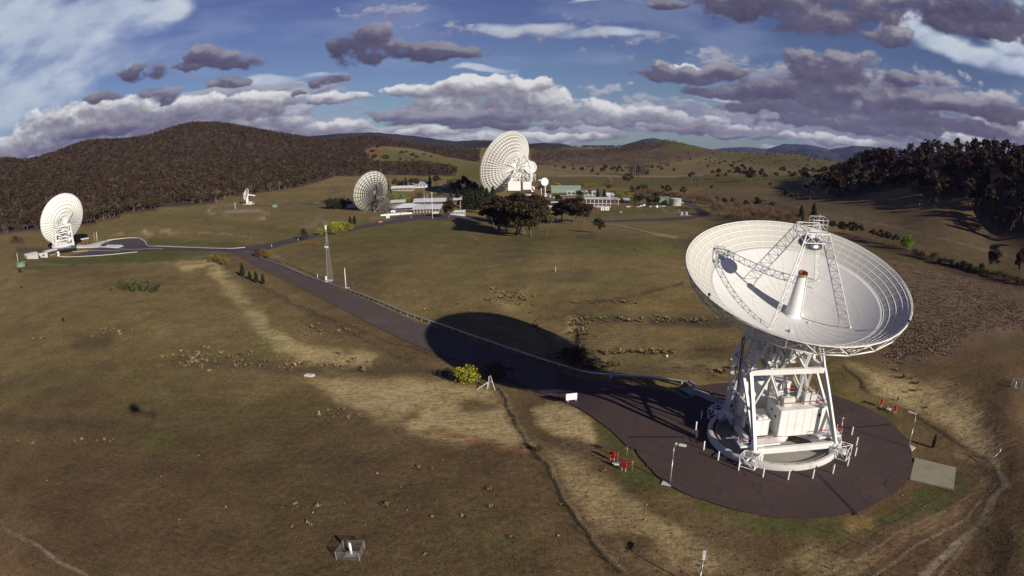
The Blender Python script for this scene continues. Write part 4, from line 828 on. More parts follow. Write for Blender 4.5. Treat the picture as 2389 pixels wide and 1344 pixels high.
b = MB(); b.box(33.6 - ox, 34.2 - ox, 72.6 - oy, 73.3 - oy, 4.7, 5.0); b.build('vent', M['white'], r3); b = MB(); b.box(34.5 - ox, 35.1 - ox, 72.8 - oy, 73.6 - oy, 4.7, 5.0); b.build('vent', M['white'], r3)
def deck(x0, x1, y0, y1, z=2.4, sides='fblr', nm='platform'):
    b = MB(); b.box(x0 - ox, x1 - ox, y0 - oy, y1 - oy, z - Z0 - .25, z - Z0); o = b.build(nm, M['white'], ant)
    b, b2 = MB(), MB(); e = {'f': [(x0, y0), (x1, y0)], 'b': [(x0, y1), (x1, y1)], 'l': [(x0, y0), (x0, y1)], 'r': [(x1, y0), (x1, y1)]}
    for s in sides: railing(b, b2, e[s], z, 1.05, False)
    b.build('railing_posts', M['white'], o); b2.build('handrail', M['rail'], o); return o
deck(30.3, 36.4, 69.9, 72.2, 2.35, 'fl'); deck(42.6, 46.4, 69.8, 71.4, 2.6, 'fr'); deck(44.4, 46.0, 71.5, 77, 2.6, 'r')
b = MB(); b.box(31.5 - ox, 45.5 - ox, 76.7 - oy, 78.5 - oy, 2.1, 2.3); b.build('platform', M['grey'], ant)
b = MB()
for k in range(9): b.box(30.8 - ox, 31.6 - ox, 81.5 - oy - .28 * k, 81.75 - oy - .28 * k, .2 + .24 * k, .26 + .24 * k)
b.beam(P3(30.8, 81.6, .3), P3(30.8, 79.2, 2.4), .06, .2); b.beam(P3(31.6, 81.6, .3), P3(31.6, 79.2, 2.4), .06, .2); b.build('stairs', M['grey'], ant)
b = MB(); pts = [P3(31.0, 75.6, z) + [0, .05 * math.sin(z * 3), 0] for z in np.linspace(2, 16, 15)]; b.path(pts, .09, 6); b.path([p + [.35, .2, 0] for p in pts], .06, 6); b.build('cable_run', M['dark'], ant)
b = MB(); rr_ = np.random.default_rng(3)
for k in range(46):                                # small pipework and boxes round the drive platform
    p = P3(*(34 + 7 * rr_.random(), 75 + 5 * rr_.random()), MZ + .5 + 2.6 * rr_.random()); d = unit(rr_.normal(size=3) * [1, 1, .7]) * (.6 + 1.6 * rr_.random()); b.tube(p, p + d, .06 + .06 * rr_.random(), 5)
b.build('drive_pipework', M['white'], ant)
drum = MB(); drum.lathe([(0, 0), (.3, 0), (.3, .02), (.29, .3), (.305, .32), (.29, .34), (.29, .6), (.305, .62), (.29, .64), (.3, .88), (.27, .88), (.27, .84), (0, .84)], n=20)
o = drum.build('drum', M['blue'], None, (31.9, 70.5, 2.36)); tag(o, 'blue drum standing on the railed platform of the near antenna', 'drum')

# ---- circular track
trk = empty('azimuth_track', (38.4, 76.0, .15)); tag(trk, 'white circular concrete track wall under the near antenna', 'track')
b = MB(); b.lathe([(9.7, 0), (9.7, .78), (9.75, .80), (10.30, .80), (10.38, .74), (10.42, 0)], n=128); b.build('track_wall', M['curbwhite'], trk)
b = MB(); b.lathe([(8.85, .02), (8.85, .55), (9.25, .55), (9.25, .02)], n=128); b.build('inner_kerb', M['concrete'], trk)
b = MB(); b.lathe([(9.66, .30), (9.28, .30)], n=128); b.lathe([(9.45, .3), (9.45, .62), (9.6, .62), (9.6, .3)], n=128); b.build('rail', M['rust'], trk)
b = MB(); n_ = 96; b.add([(8.82 * math.cos(i * 2 * math.pi / n_), 8.82 * math.sin(i * 2 * math.pi / n_), .06) for i in range(n_)], [tuple(range(n_))]); b.build('floor_slab', M['concrete'], trk)
rr_ = np.random.default_rng(9)
for i in range(14):
    b = MB(); t = R_(200 + 150 * rr_.random()); w = .1 + .25 * rr_.random(); d = v3(math.cos(t), math.sin(t), 0); tt = v3(-d[1], d[0], 0); p = d * (9.9 + .35 * rr_.random()) + [0, 0, .81]; b.beam(p - tt * w, p + tt * w, .06, .03); b.build('rust_streak', M['rust'], trk)

# ---- bollards around the track
BOL = [(116, 810), (210, 878), (343, 943), (502, 988), (667, 1005), (827, 997), (959, 965), (1055, 915), (1105, 850), (1113, 782), (1083, 713), (1019, 650), (68, 735), (65, 680), (101, 608), (166, 565)]
b = MB(); b.lathe([(.11, 0), (.11, 1.32), (.07, 1.36), (0, 1.36)], n=12); bo0 = None
for i, (x, y) in enumerate(BOL):
    p = at_z(1600 + x / 2.8, 760 + y / 2.8, .145)
    if bo0 is None: bo0 = b.build('bollard', M['white'], None, p)
    else:
        c = bo0.copy(); col.objects.link(c); c.location = p; bo = c
    cur = bo0 if i == 0 else c
    q = proj(p)
    if i in (0, 12, 13, 14, 15): tag(cur, ORD[{0: 4, 12: 3, 13: 2, 14: 1, 15: 0}[i]] + ' white bollard from the top in the left row beside the dish shadow', 'bollard', 'shaded bollards round the track')
    else: tag(cur, ORD[i - 1] + ' white bollard of the sunlit arc round the near antenna, counted from the left', 'bollard', 'sunlit bollards round the track')

# ------------------------------------------------------------------ the other antennas
def axis_of(az, el): return v3(math.cos(R_(el)) * math.sin(R_(az)), math.cos(R_(el)) * math.cos(R_(az)), math.sin(R_(el)))
def far_dish(label, C, az, el, R, dep, nrib, hoops, skin, rib, base, ribd=1.6, fin=.10, seg=72, cat='antenna', face=False):
    root = empty('dish_antenna', base); tag(root, label, cat); n = axis_of(az, el); MM = place_dish(None, C, n, dep); iv = Matrix.Translation(tuple(-np.asarray(base)))
    def dp(b, name, mt, par=root):
        o = b.build(name, mt, par)
        if par is root: o.matrix_local = iv @ MM
        return o
    b = dish_shell(R, dep, .3, R, 20, seg, .12); dp(b, 'reflector', skin)
    b = MB()
    for i in range(nrib):
        t = 2 * math.pi * i / nrib; rs = np.linspace(R * .985, R * .12, 7); c, s = math.cos(t), math.sin(t); nr = v3(-s, c, 0) * fin / 2
        for ra, rb in zip(rs[:-1], rs[1:]):
            def q(r, dd): return v3(r * c, r * s, para(r, R, dep) - dd)
            da, db = .14 + ribd * (1 - ra / R) ** .8 + .25, .14 + ribd * (1 - rb / R) ** .8 + .25
            b.add([q(ra, .13) - nr, q(rb, .13) - nr, q(rb, db) - nr, q(ra, da) - nr, q(ra, .13) + nr, q(rb, .13) + nr, q(rb, db) + nr, q(ra, da) + nr], [(0, 1, 2, 3), (7, 6, 5, 4), (3, 2, 6, 7), (0, 3, 7, 4), (1, 5, 6, 2)])
    dp(b, 'back_ribs', rib); b = MB()
    for r in hoops:
        d0 = .14 + ribd * (1 - r / R) ** .8 + .12
        b.lathe([(r - fin, para(r, R, dep) - .12), (r - fin, para(r, R, dep) - d0), (r + fin, para(r, R, dep) - d0), (r + fin, para(r, R, dep) - .12)], n=seg, sm=False)
    b.lathe([(R - .1, dep - .5), (R + .12, dep - .5), (R + .12, dep + .05), (R - .1, dep + .05)], n=seg, sm=False); dp(b, 'hoops', rib)
    b = MB(); b.lathe([(0, -ribd * .5), (R * .14, -ribd * .5), (R * .13, -ribd - 1.2), (0, -ribd - 1.2)], n=24); dp(b, 'hub', rib)
    b = MB()                                       # feed legs on the open side
    for i in range(4): t = math.pi / 4 + i * math.pi / 2; b.tube(v3(R * .5 * math.cos(t), R * .5 * math.sin(t), para(R * .5, R, dep)), v3(R * .06 * math.cos(t), R * .06 * math.sin(t), R * .78), R * .008, 6)
    b.lathe([(0, R * .76), (R * .1, R * .74), (R * .1, R * .76), (0, R * .8)], n=20); b.lathe([(R * .05, 0), (R * .03, R * .3), (0, R * .3)], n=16); dp(b, 'feed_support', rib)
    L = lambda x, y, h: np.array(MM @ Vector((x, y, h))) - base
    return root, L, dp
M['darksteel'] = mat('dark_grey_steel', (.15, .14, .13), .55, var=.2)
# left: 34 m, its sunlit back to us
B34 = G(152, 590); B34 = v3(*B34)
c34 = v3(-285.6, 314.4, 14.9); root, L, dp = far_dish('tall white dish antenna at the left edge on its lattice tower, seen from behind', c34, 293.2, 20.9, 17, 5.2, 48, (3, 5, 7, 9, 11, 13, 15, 16.4), M['white'], M['white'], B34, 1.7)
def rel(p): return np.asarray(p, float) - B34
cor = []
for (bx, by), (tx, ty), D in (((132, 578), (129, 533), 408), ((172, 572), (164, 523), 404), ((124, 570), (126, 530), 420), ((163, 565), (160, 520), 416)):
    cor.append((rel(at_d(bx, by, D)), rel(at_d(tx, ty, D))))
for a, c in cor: b = MB(); b.beam(a, c, .9); b.build('tower_leg', M['white'], root)
b = MB()
for i, j in ((0, 1), (0, 2), (1, 3), (2, 3)):
    for k in range(3):
        t0, t1 = k / 3, (k + 1) / 3; p0, p1 = cor[i][0] * (1 - t0) + cor[i][1] * t0, cor[i][0] * (1 - t1) + cor[i][1] * t1; q0, q1 = cor[j][0] * (1 - t0) + cor[j][1] * t0, cor[j][0] * (1 - t1) + cor[j][1] * t1
        b.beam(p1, q1, .5); b.beam(p0, q1, .32); b.beam(q0, p1, .32)
b.build('tower_bracing', M['white'], root)
b = MB(); tc = sum(c[1] for c in cor) / 4
for c in cor: b.beam(c[1], L(0, 0, -2.4) * .8 + c[1] * .2, .45)
for sx in (-1, 1):
    for sy in (-1, 1): b.beam(tc + [sx * 3, sy * 1, .5], L(sx * 5.5, sy * 5.5, -1.2), .35)
b.tube(cor[0][1], cor[1][1], .6, 12); b.build('elevation_frame', M['white'], root)
b = MB(); gc = sum(c[0] for c in cor) / 4; b.lathe([(0, -1), (8.4, -1), (8.4, .5), (7.6, .9), (0, .9)], o=gc, n=48); b.build('foundation', M['curbwhite'], root)
for k in range(5): b = MB(); b.box(gc[0] - 4 + 2 * k - .6, gc[0] - 4 + 2 * k + .6, gc[1] - 5, gc[1] - 3.6, gc[2] + .9, gc[2] + 2.2); b.build('equipment_box', M['curbwhite'], root)
# middle left: 34 m on an hour-angle mount, grey ribs
B42 = v3(*G(895, 497)); c42 = v3(-112.5, 489.7, 6.1)
root, L, dp = far_dish('cream dish antenna with dark radial ribs on a grey lattice mount by the brick buildings', c42, 313, 16.8, 17, 5.0, 24, (2.5, 4, 5.5, 7, 8.5, 10, 11.6, 13.4, 15.2, 16.5), M['perf'], M['darksteel'], B42, 1.5, .2)
def arc(b, c, ux, uy, R, a0, a1, w, n=28):
    ts = np.radians(np.linspace(a0, a1, n)); P = [c + R * (math.cos(t) * ux + math.sin(t) * uy) for t in ts]
    for p, q in zip(P[:-1], P[1:]): b.beam(p, q, w, w)
    return P
n42 = axis_of(313, 16.8); hubp = L(0, 0, -3.2); side = unit(np.cross(n42, [0, 0, 1])); upv = np.cross(side, n42)
pol = unit(v3(.25, -.75, .62)); e1 = unit(np.cross(pol, [0, 0, 1])); e2 = unit(np.cross(e1, pol)); b = MB()
P = arc(b, hubp, -n42, upv, 10.5, -75, 80, .8); P2 = arc(b, hubp + side * 1.4, -n42, upv, 9.6, -75, 80, .3)
for p in P[::3]: b.beam(p, hubp, .28)
for p, q in zip(P[::3], P2[::3]): b.beam(p, q, .2)
for i in range(0, 24, 3): b.beam(P[i], (hubp + P[i + 3]) / 2, .18)
b.build('declination_wheel', M['darksteel'], root)
g42 = v3(4.0, -3.5, .3) + v3(-104, 484, 0) - [B42[0], B42[1], 0]; g42[2] = .2
b = MB(); feet = [v3(-10, -5, 0), v3(4, -8, 0), v3(9, 3, 0), v3(-4, 7, 0), v3(16, -2, 0)]; fx = hubp * [1, 1, 0]
tops = [hubp + v3(-2, 1, -4.5), hubp + v3(2.5, -2, -5), hubp + v3(7, -1, -6), hubp + v3(1, 3, -5)]
for f in feet:
    for t in tops[:3]: b.beam(fx + f + [0, 0, -.2], t, .30)
for i in range(4): b.beam(tops[i], tops[(i + 1) % 4], .35); b.beam(tops[i], hubp, .4)
ql = [(f, t, k) for f in feet for t in tops[:2] for k in (.35, .65)]
for i in range(len(ql) - 1): f, t, k = ql[i]; f2, t2, k2 = ql[i + 1]; b.beam((fx + f) * (1 - k) + t * k, (fx + f2) * (1 - k2) + t2 * k2, .16)
b.build('lattice_mount', M['darksteel'], root)
wc = at_d(889, 480, 484) - B42; wr = unit(v3(1, .15, 0))
b = MB(); Pw = arc(b, wc, wr, v3(0, 0, 1), 7.4, -25, 118, .55, 30)
for p in Pw[::3]: b.beam(p, wc, .2)
Pv = arc(b, wc, wr, v3(0, 0, 1), 6.3, -25, 118, .2, 30)
for i in range(0, 29, 2): b.beam(Pw[i], Pv[i + 1], .12)
b.build('hour_angle_wheel', M['darksteel'], root)
b = MB(); e1_ = at_d(940, 493, 470) - B42; e2_ = at_d(868, 497, 478) - B42; e3_ = at_d(905, 499, 468) - B42
for q in (e1_, e2_, e3_):
    b.beam(q, wc + [0, 0, 1.0], .45); b.beam(q + [1.2, 0, 0], wc + [2.5, 0, 2.5], .3)
    for t in np.linspace(.1, .85, 6): b.beam(q * (1 - t) + (wc + [0, 0, 1.0]) * t, (q + [1.2, 0, 0]) * (1 - t - .08) + (wc + [2.5, 0, 2.5]) * (t + .08), .13)
b.beam(wc, hubp, .6); b.build('polar_frame', M['darksteel'], root)
b = MB(); rr_ = np.random.default_rng(5)
b.box(fx[0] - 8, fx[0] + 10, fx[1] - 7, fx[1] + 3, -.4, .45)
for k in range(24): p = fx + v3(-7 + 16 * rr_.random(), -6 + 8 * rr_.random(), .5 + 3.5 * rr_.random()); b.beam(p, p * [1, 1, 0] + unit(rr_.normal(size=3)) * (1 + 1.5 * rr_.random()), .14)
b.box(fx[0] - 2, fx[0] + 2, fx[1] - 3, fx[1], .4, 3.8); b.build('drive_machinery', M['darksteel'], root)
# centre: 70 m, white ribs
B43 = v3(12, 638, float(T(12, 638))); c43 = v3(-6.1, 655.1, 21.2)
M['meshskin'] = mat('mesh_panels', (.30, .28, .24), .7, var=.1)
root, L, dp = far_dish('huge white dish antenna in the middle of the valley, taller than the hills behind it', c43, 312.4, 20.6, 35, 11, 60, (6, 9, 12, 15, 18, 21, 24, 27, 30, 32.5, 34), M['meshskin'], M['white'], B43, 4.2, .30, 96)
gz_ = 0.0; b = MB(); b.lathe([(0, 0), (13, 0), (13, 10.5), (12, 11.2), (0, 11.2)], n=48); b.build('pedestal', M['white'], root)
Lz = lambda z: z - B43[2]
b = MB(); b.box(-15, -2.2, -6, 6, Lz(-7.4), Lz(1.2)); b.box(-14.4, -3, -5.4, 5.4, Lz(1.2), Lz(2.0)); b.box(-8, -6.8, -6.05, -6, Lz(-3.6), Lz(-2.6)); b.build('machine_room', M['white'], root)
b = MB(); b.box(.2, 8.8, -6, 6, Lz(-6.5), Lz(1.4)); b.box(8.8, 12, -5, 5, Lz(-9), Lz(-4)); b.box(2, 6, -6.2, -6, Lz(-1), Lz(0)); b.build('machine_room', M['white'], root)
hub = L(0, 0, -5.5); b = MB(); ax = v3(1, .2, 0)
for p, q in ((v3(-13, -3, Lz(1)), hub), (v3(-9, 5, Lz(1)), hub + [1, 1, 0]), (v3(7, -4, Lz(1)), hub + [2, 0, -1]), (v3(10, 4, Lz(1)), hub + [3, 1, 1]), (v3(-13, -3, Lz(1)), hub + [4, -2, -4]), (v3(-3, -4, Lz(1)), hub + [5, -2, -3])): b.beam(p, q, 1.1)
b.build('alidade_legs', M['white'], root)
b = MB(); w0 = hub + v3(9, -7, 1); wx = unit(v3(.35, -.9, .05)); n43 = axis_of(312.4, 20.6)
P = arc(b, hub + [3, -2, 0], -n43, v3(0, 0, 1), 17.5, -62, 66, 1.1, 30); P2 = arc(b, hub + v3(3, -2, 0) + unit(np.cross(n43, [0, 0, 1])) * 3, -n43, v3(0, 0, 1), 17.5, -62, 66, .5, 30)
for p, q in zip(P[::2], P2[::2]): b.beam(p, q, .35)
for p in P[::4]: b.beam(p, hub, .6)
for p in P2[::5]: b.beam(p, hub + [2, 1, 0], .35)
b.build('elevation_wheel', M['white'], root)
b = MB()
for i in range(8): t = i * math.pi / 4 + .2; e_ = L(15 * math.cos(t), 15 * math.sin(t), -1.2); b.beam(e_, hub, .7); b.beam(e_, L(8 * math.cos(t + .4), 8 * math.sin(t + .4), -8), .45); b.beam(L(8 * math.cos(t + .4), 8 * math.sin(t + .4), -8), hub + [3, -3, 0], .5)
for i in range(8): t = i * math.pi / 4 + .2; b.beam(L(15 * math.cos(t), 15 * math.sin(t), -1.2), L(15 * math.cos(t + math.pi / 4), 15 * math.sin(t + math.pi / 4), -1.2), .5)
b.build('tipping_frame', M['white'], root)
b = MB(); rr_ = np.random.default_rng(8)
for k in range(60): p = v3(-12 + 24 * rr_.random(), -5 + 8 * rr_.random(), Lz(2 + 7 * rr_.random())); b.beam(p, p + unit(rr_.normal(size=3)) * (1.5 + 3.5 * rr_.random()), .3)
b.beam(v3(-3, -6, Lz(8.5)), v3(13, -6, Lz(8.5)), .4); b.beam(v3(-3, -6, Lz(9.6)), v3(13, -6, Lz(9.6)), .15)
for x in (-3, 1, 5, 9, 13): b.beam(v3(x, -6, Lz(2)), v3(x, -6, Lz(9.6)), .3)
b.build('walkways_and_drives', M['white'], root)
b = MB(); b.beam(v3(9, -6, Lz(-4)), v3(14.5, -6, Lz(-11)), .5); b.beam(v3(9, -5, Lz(-4)), v3(14.5, -5, Lz(-11)), .5); b.build('stairs', M['rail'], root)
# dish beyond the big one and the small pair
def small_dish(label, px, py, D, R, az, el, post=1.0, boom=False):
    C = at_d(px, py, D); base = v3(C[0] + .5, C[1] + R * .3, float(T(C[0] + .5, C[1] + R * .3))); r, L, dp = far_dish(label, C, az, el, R, R * .28, 16, (R * .4, R * .7), M['white'], M['white'], base, R * .08, .08, 40)
    b = MB(); h = L(0, 0, -R * .25); b.tube((0, 0, -.5), (0, 0, h[2] * .75), post, 14, post * .75); b.beam((0, 0, h[2] * .7), h, post * .8); b.build('pedestal', M['white'], r); return r, L, base
small_dish('round white dish facing us behind the huge antenna', 1238, 390, 1000, 10.0, 172, 8, 2.2)
small_dish('small round white dish just right of the huge antenna, on a post above trees', 1271, 424, 720, 4.6, 158, 6, .6)
small_dish('smallest white dish, half hidden beside the small dish right of the huge antenna', 1261.5, 424, 728, 3.0, 200, 6, .5)
# small antenna in the left field, dish turned to the left
r, L, base = small_dish('small white dish on a tapered pedestal in the far left field below the forest', 573, 453, 590, 5.6, 226, 16, 1.5)
b = MB(); h = L(0, 0, -1.2); b.beam(h, h + v3(7.5, -1, -1.2), .7, 1.0); b.build('counterweight_arm', M['white'], r); b = MB(); b.box(-5, 5.5, -5, 5, -.5, .25); b.box(2.2, 5, -2, 1, .25, 2.2); b.build('base_slab', M['curbwhite'], r)

# ------------------------------------------------------------------ buildings
def building(label, x0, x1, yb, D, h, d, wall='brick', roof='roof', kind='flat', rot=0, rh=None, win=0, cols=0, over=.5, trim=None, name='building', cat='building', z=None, doors=0):
    g_ = G((x0 + x1) / 2, yb); D2 = math.hypot(g_[0], g_[1]); k_ = D2 / D; D = D2; h *= k_; d *= k_; over *= k_; rh = rh * k_ if rh else rh
    p0 = at_d(x0, yb, D); p1 = at_d(x1, yb, D); w = math.hypot(*(p1 - p0)[:2]); c = (p0 + p1) / 2; ang = math.atan2(p1[1] - p0[1], p1[0] - p0[0]) + R_(rot); w = w / max(.3, math.cos(R_(rot)))
    zz = float(T(c[0], c[1])) if z is None else z; zz = min(zz, c[2]) if z is None else zz
    e = empty(name, (c[0], c[1], zz), ang); tag(e, label, cat); top = c[2] + h - zz; base = c[2] - zz
    b = MB(); b.box(-w / 2, w / 2, 0, d, -1.0, top); b.build('walls', M[wall], e); b = MB(); o = over
    if kind == 'flat': b.box(-w / 2 - o, w / 2 + o, -o, d + o, top + .004, top + .35)
    elif kind == 'skillion': b.add([(-w / 2 - o, -o, top), (w / 2 + o, -o, top), (w / 2 + o, d + o, top + (rh or 1.2)), (-w / 2 - o, d + o, top + (rh or 1.2)), (-w / 2 - o, -o, top + .2), (w / 2 + o, -o, top + .2), (w / 2 + o, d + o, top + .2 + (rh or 1.2)), (-w / 2 - o, d + o, top + .2 + (rh or 1.2))], [(3, 2, 1, 0), (4, 5, 6, 7), (0, 1, 5, 4), (1, 2, 6, 5), (2, 3, 7, 6), (3, 0, 4, 7)])
    elif kind == 'gable':
        r_ = rh or 1.5; v = [(-w / 2 - o, -o, top), (w / 2 + o, -o, top), (w / 2 + o, d + o, top), (-w / 2 - o, d + o, top), (-w / 2 - o, d / 2, top + r_), (w / 2 + o, d / 2, top + r_)]; b.add(v, [(0, 1, 5, 4), (2, 3, 4, 5), (0, 4, 3), (1, 2, 5), (3, 2, 1, 0)])
    elif kind == 'hip':
        r_ = rh or 2; k = min(w, d) * .45; v = [(-w / 2 - o, -o, top), (w / 2 + o, -o, top), (w / 2 + o, d + o, top), (-w / 2 - o, d + o, top), (-w / 2 + k, d / 2, top + r_), (w / 2 - k, d / 2, top + r_)]; b.add(v, [(0, 1, 5, 4), (2, 3, 4, 5), (0, 4, 3), (1, 2, 5), (3, 2, 1, 0)])
    b.build('roof', M[roof], e)
    for i in range(win):
        xx = -w / 2 + w * (i + .5) / win; b = MB(); b.box(xx - w / win * .28, xx + w / win * .28, -.06, -.004, base + h * .38, base + h * .8); f = b.build('window', M['glass'], e)
        b = MB(); b.box(xx - w / win * .3, xx + w / win * .3, -.1, -.062, base + h * .32, base + h * .38); b.build('sill', M[trim or 'curbwhite'], f)
    for i in range(cols + 1 if cols else 0): xx = -w / 2 + w * i / cols; b = MB(); b.box(xx - .18, xx + .18, -.3, -.07 if win else -.004, -.5, top); b.build('column', M[trim or 'curbwhite'], e)
    for i in range(doors): xx = -w / 2 + w * (i + .5) / doors; b = MB(); b.box(xx - .55, xx + .55, -.07, -.004, base, base + 2.1); b.build('door', M['dark'], e)
    return e
building('brick pavilion with a white hip roof behind the lattice-mounted dish', 921, 984, 491, 486, 2.3, 16, 'brick', 'roof', 'hip', 4, 2.6, 6, 0, 2.6)
building('long brick building with white columns and a pale flat roof beside the flagpole', 966, 1024, 497, 470, 3.0, 14, 'brick', 'roof', 'skillion', -8, 1.8, 8, 8, 1.4)
building('small brick annexe with white fascia in front of the columned building', 968, 990, 497, 464, 2.6, 5, 'brick', 'roof', 'flat', -8, None, 0, 0, .4)
building('long low building with a bright white roof behind the hip roofed pavilion', 966, 1038, 477, 520, 2.2, 12, 'brick', 'roof', 'skillion', -4, 1.8, 12, 0, 1.0)
building('brick building with a pale roof just right of the lattice-mounted dish', 912, 945, 479, 515, 2.4, 10, 'brick', 'roof', 'skillion', -3, 1.2, 4)
building('long white-roofed building on the slope under the pines', 913, 962, 446, 640, 3.0, 12, 'slab', 'roof', 'gable', -12, 2.2, 8, 0, .8)
building('grey gabled wing at the right end of the long white-roofed building', 962, 1002, 438, 655, 2.8, 16, 'curbwhite', 'roofgrey', 'gable', 8, 3.4, 5, 0, .8)
building('small white-roofed shed under the trees beyond the rear road', 1033, 1045, 437, 700, 2.4, 6, 'curbwhite', 'roof', 'gable', 0, 1.2, 2)
building('small white box hut beside dark trees beyond the rear road', 1051, 1058, 438, 690, 3.0, 4, 'white', 'roof', 'flat', 0, None, 1)
building('building end with a white roof left of the dark cypress row', 1058, 1077, 478, 530, 4.2, 10, 'brick', 'roof', 'skillion', -5, 1.4, 3)
e = building('open kiosk with slender white posts and a pale roof at the roadside', 1052, 1085, 503, 452, 3.2, 5, 'curbwhite', 'roof', 'flat', -4, None, 9, 9, .3)
building('low tent-like white roof left of the lattice-mounted dish', 808, 830, 485, 520, 1.5, 8, 'white', 'roof', 'hip', 0, 2.0)
building('green metal shed with a long grey roof behind the trees', 1286, 1355, 449, 690, 5.0, 16, 'green', 'roofgrey', 'gable', 2, 2.2, 0, 0, .4)
building('white-fronted hall with green columns in front of the green shed', 1323, 1392, 458, 640, 4.6, 14, 'green', 'roof', 'flat', 2, None, 7, 7, .5, 'white')
building('brick hut with a dark flat roof left of the columned hall', 1308, 1345, 463, 625, 2.4, 8, 'brick', 'roofgrey', 'flat', 0, None, 3)
building('large two-storey brick building with a wide white flat roof', 1368, 1443, 480, 590, 6.2, 18, 'brick', 'roof', 'flat', 5, None, 8, 8, 1.6, 'white')
building('low brick outbuilding in front of the large two-storey building', 1382, 1424, 491, 565, 3.0, 7, 'brick', 'roof', 'flat', 4, None, 0, 0, .4, doors=3)
building('gabled white-roofed house behind the large two-storey building', 1412, 1433, 462, 650, 3.0, 9, 'curbwhite', 'roof', 'gable', 20, 2.2, 2)
building('small grey shed with a white roof edge between yellow bushes', 1454, 1468, 472, 600, 3.2, 5, 'roofgrey', 'roof', 'flat', 6)
building('pale green box shed beside the big round tank', 1539, 1555, 478, 600, 3.8, 5, 'green', 'green', 'flat', 4, None, 0, 0, .15)
building('low green-roofed shed tucked behind the pale green box shed', 1541, 1561, 468, 640, 2.6, 8, 'green', 'green', 'gable', 0, 1.2)
building('brick lean-to with a white roof against the big round tank', 1574, 1593, 479.5, 590, 2.6, 5, 'brick', 'roof', 'flat', -3, None, 1)
building('flat-roofed brick block behind the round crowned gum trees', 1286, 1306, 482, 575, 3.8, 8, 'brick', 'roof', 'flat', 0, None, 3)
building('low white pavilion glimpsed through the gum tree trunks', 1196, 1218, 485, 560, 2.6, 8, 'curbwhite', 'roof', 'flat', -12, None, 2)
building('small brick hut with a white roof behind the far left dish pad', 192, 207, 570, 430, 3.4, 5, 'brick', 'roof', 'flat', 8, None, 0, 0, .5, doors=1)
building('low brick store below the far left dish', 113, 134, 599, 395, 3.6, 6, 'brick', 'roof', 'flat', 22, None, 1)
building('silver carport at the far left below the dish', 64, 90, 604, 392, 2.2, 6, 'tankw', 'roof', 'skillion', 15, .8)
# tanks, boxes, vehicles, walls
def tank(label, x, yb, D, r, h, mt='tankw', kind='tank'):
    g_ = G(x, yb); k_ = math.hypot(g_[0], g_[1]) / D; r *= k_; h *= k_; p = v3(*g_); e = empty(kind, (p[0], p[1], p[2])); tag(e, label, 'tank'); b = MB(); b.lathe([(r, -1), (r, h), (r + .05, h + .02)], n=40)
    for k in range(1, 5): b.lathe([(r + .002, h * k / 5 - .04), (r + .05, h * k / 5), (r + .002, h * k / 5 + .04)], n=40)
    b.build('shell', M[mt], e); b = MB(); b.lathe([(r + .08, h), (r + .08, h + .1), (0, h + r * .14)], n=40, sm=False); b.build('roof', M['roof'] if mt != 'tank' else M[mt], e); return e
tank('big round pale tank at the right end of the compound', 1576, 479, 602, 5.8, 6.4); tank('left of the two small white tanks on the grass below the big tank', 1589.5, 502, 480, 1.25, 2.2); tank('right of the two small white tanks on the grass below the big tank', 1600.5, 502, 480, 1.25, 2.2)
tank('low green tank at the left edge below the far left dish', 50, 621, 350, 3.0, 1.9, 'tank'); tank('low green tank in the far field right of the small dish', 640, 483, 575, 2.8, 1.9, 'tank'); tank('white storage tank beside the machinery right of the gum trees', 1283, 461, 640, 1.3, 2.8)
def block(label, x0, x1, yb, D, h, d, mt='white', name='equipment_box', cat='equipment box', rot=0):
    g_ = G((x0 + x1) / 2, yb); D2 = math.hypot(g_[0], g_[1]); k_ = D2 / D; D = D2; h *= k_; d *= k_
    p0 = at_d(x0, yb, D); p1 = at_d(x1, yb, D); w = math.hypot(*(p1 - p0)[:2]); c = (p0 + p1) / 2; e = empty(name, tuple(c), math.atan2(p1[1] - p0[1], p1[0] - p0[0]) + R_(rot)); tag(e, label, cat)
    b = MB(); b.box(-w / 2, w / 2, 0, d, -.3, h); b.build('body', M[mt], e); b = MB(); b.box(-w / 2 - .06, w / 2 + .06, -.06, d + .06, h, h + .1); b.build('lid', M['roof'], e); b = MB(); b.box(-w * .12, w * .12, -.04, -.004, h * .3, h * .7); b.build('vent', M['dark'], e); return e
block('left of two white boxes against the low brick outbuilding', 1402, 1410, 491, 558, 2.6, 2.5); block('right of two white boxes against the low brick outbuilding', 1412, 1421, 491, 558, 2.9, 2.5)
block('white machine cabinet in front of the lattice-mounted dish', 912, 922, 498, 470, 2.2, 2.5); block('white cabinet beside the low brick store at the far left', 132, 139, 598, 392, 2.6, 2); block('grey louvred container between the carport and the brick store', 92, 112, 601, 392, 2.6, 3, 'tankw')
for k, (x, w, h) in enumerate(((1271, 4, 3.4), (1276, 3, 2.2), (1291, 6, 1.2))): block(('tallest', 'middle', 'lowest')[k] + ' white machine box in the yard right of the gum trees', x, x + w, 459 + k * 1.5, 630, h, 2.5)
block('green bin standing alone on the lawn', 1446, 1451, 497, 540, 1.4, 1.2, 'green', 'bin', 'bin'); block('orange box lying in the grass beside the valley road', 883, 892, 521, 395, .9, 2, 'red', 'box', 'box'); block('small grey hut with a white face beside the valley road fork', 901, 909, 509, 428, 1.8, 2)
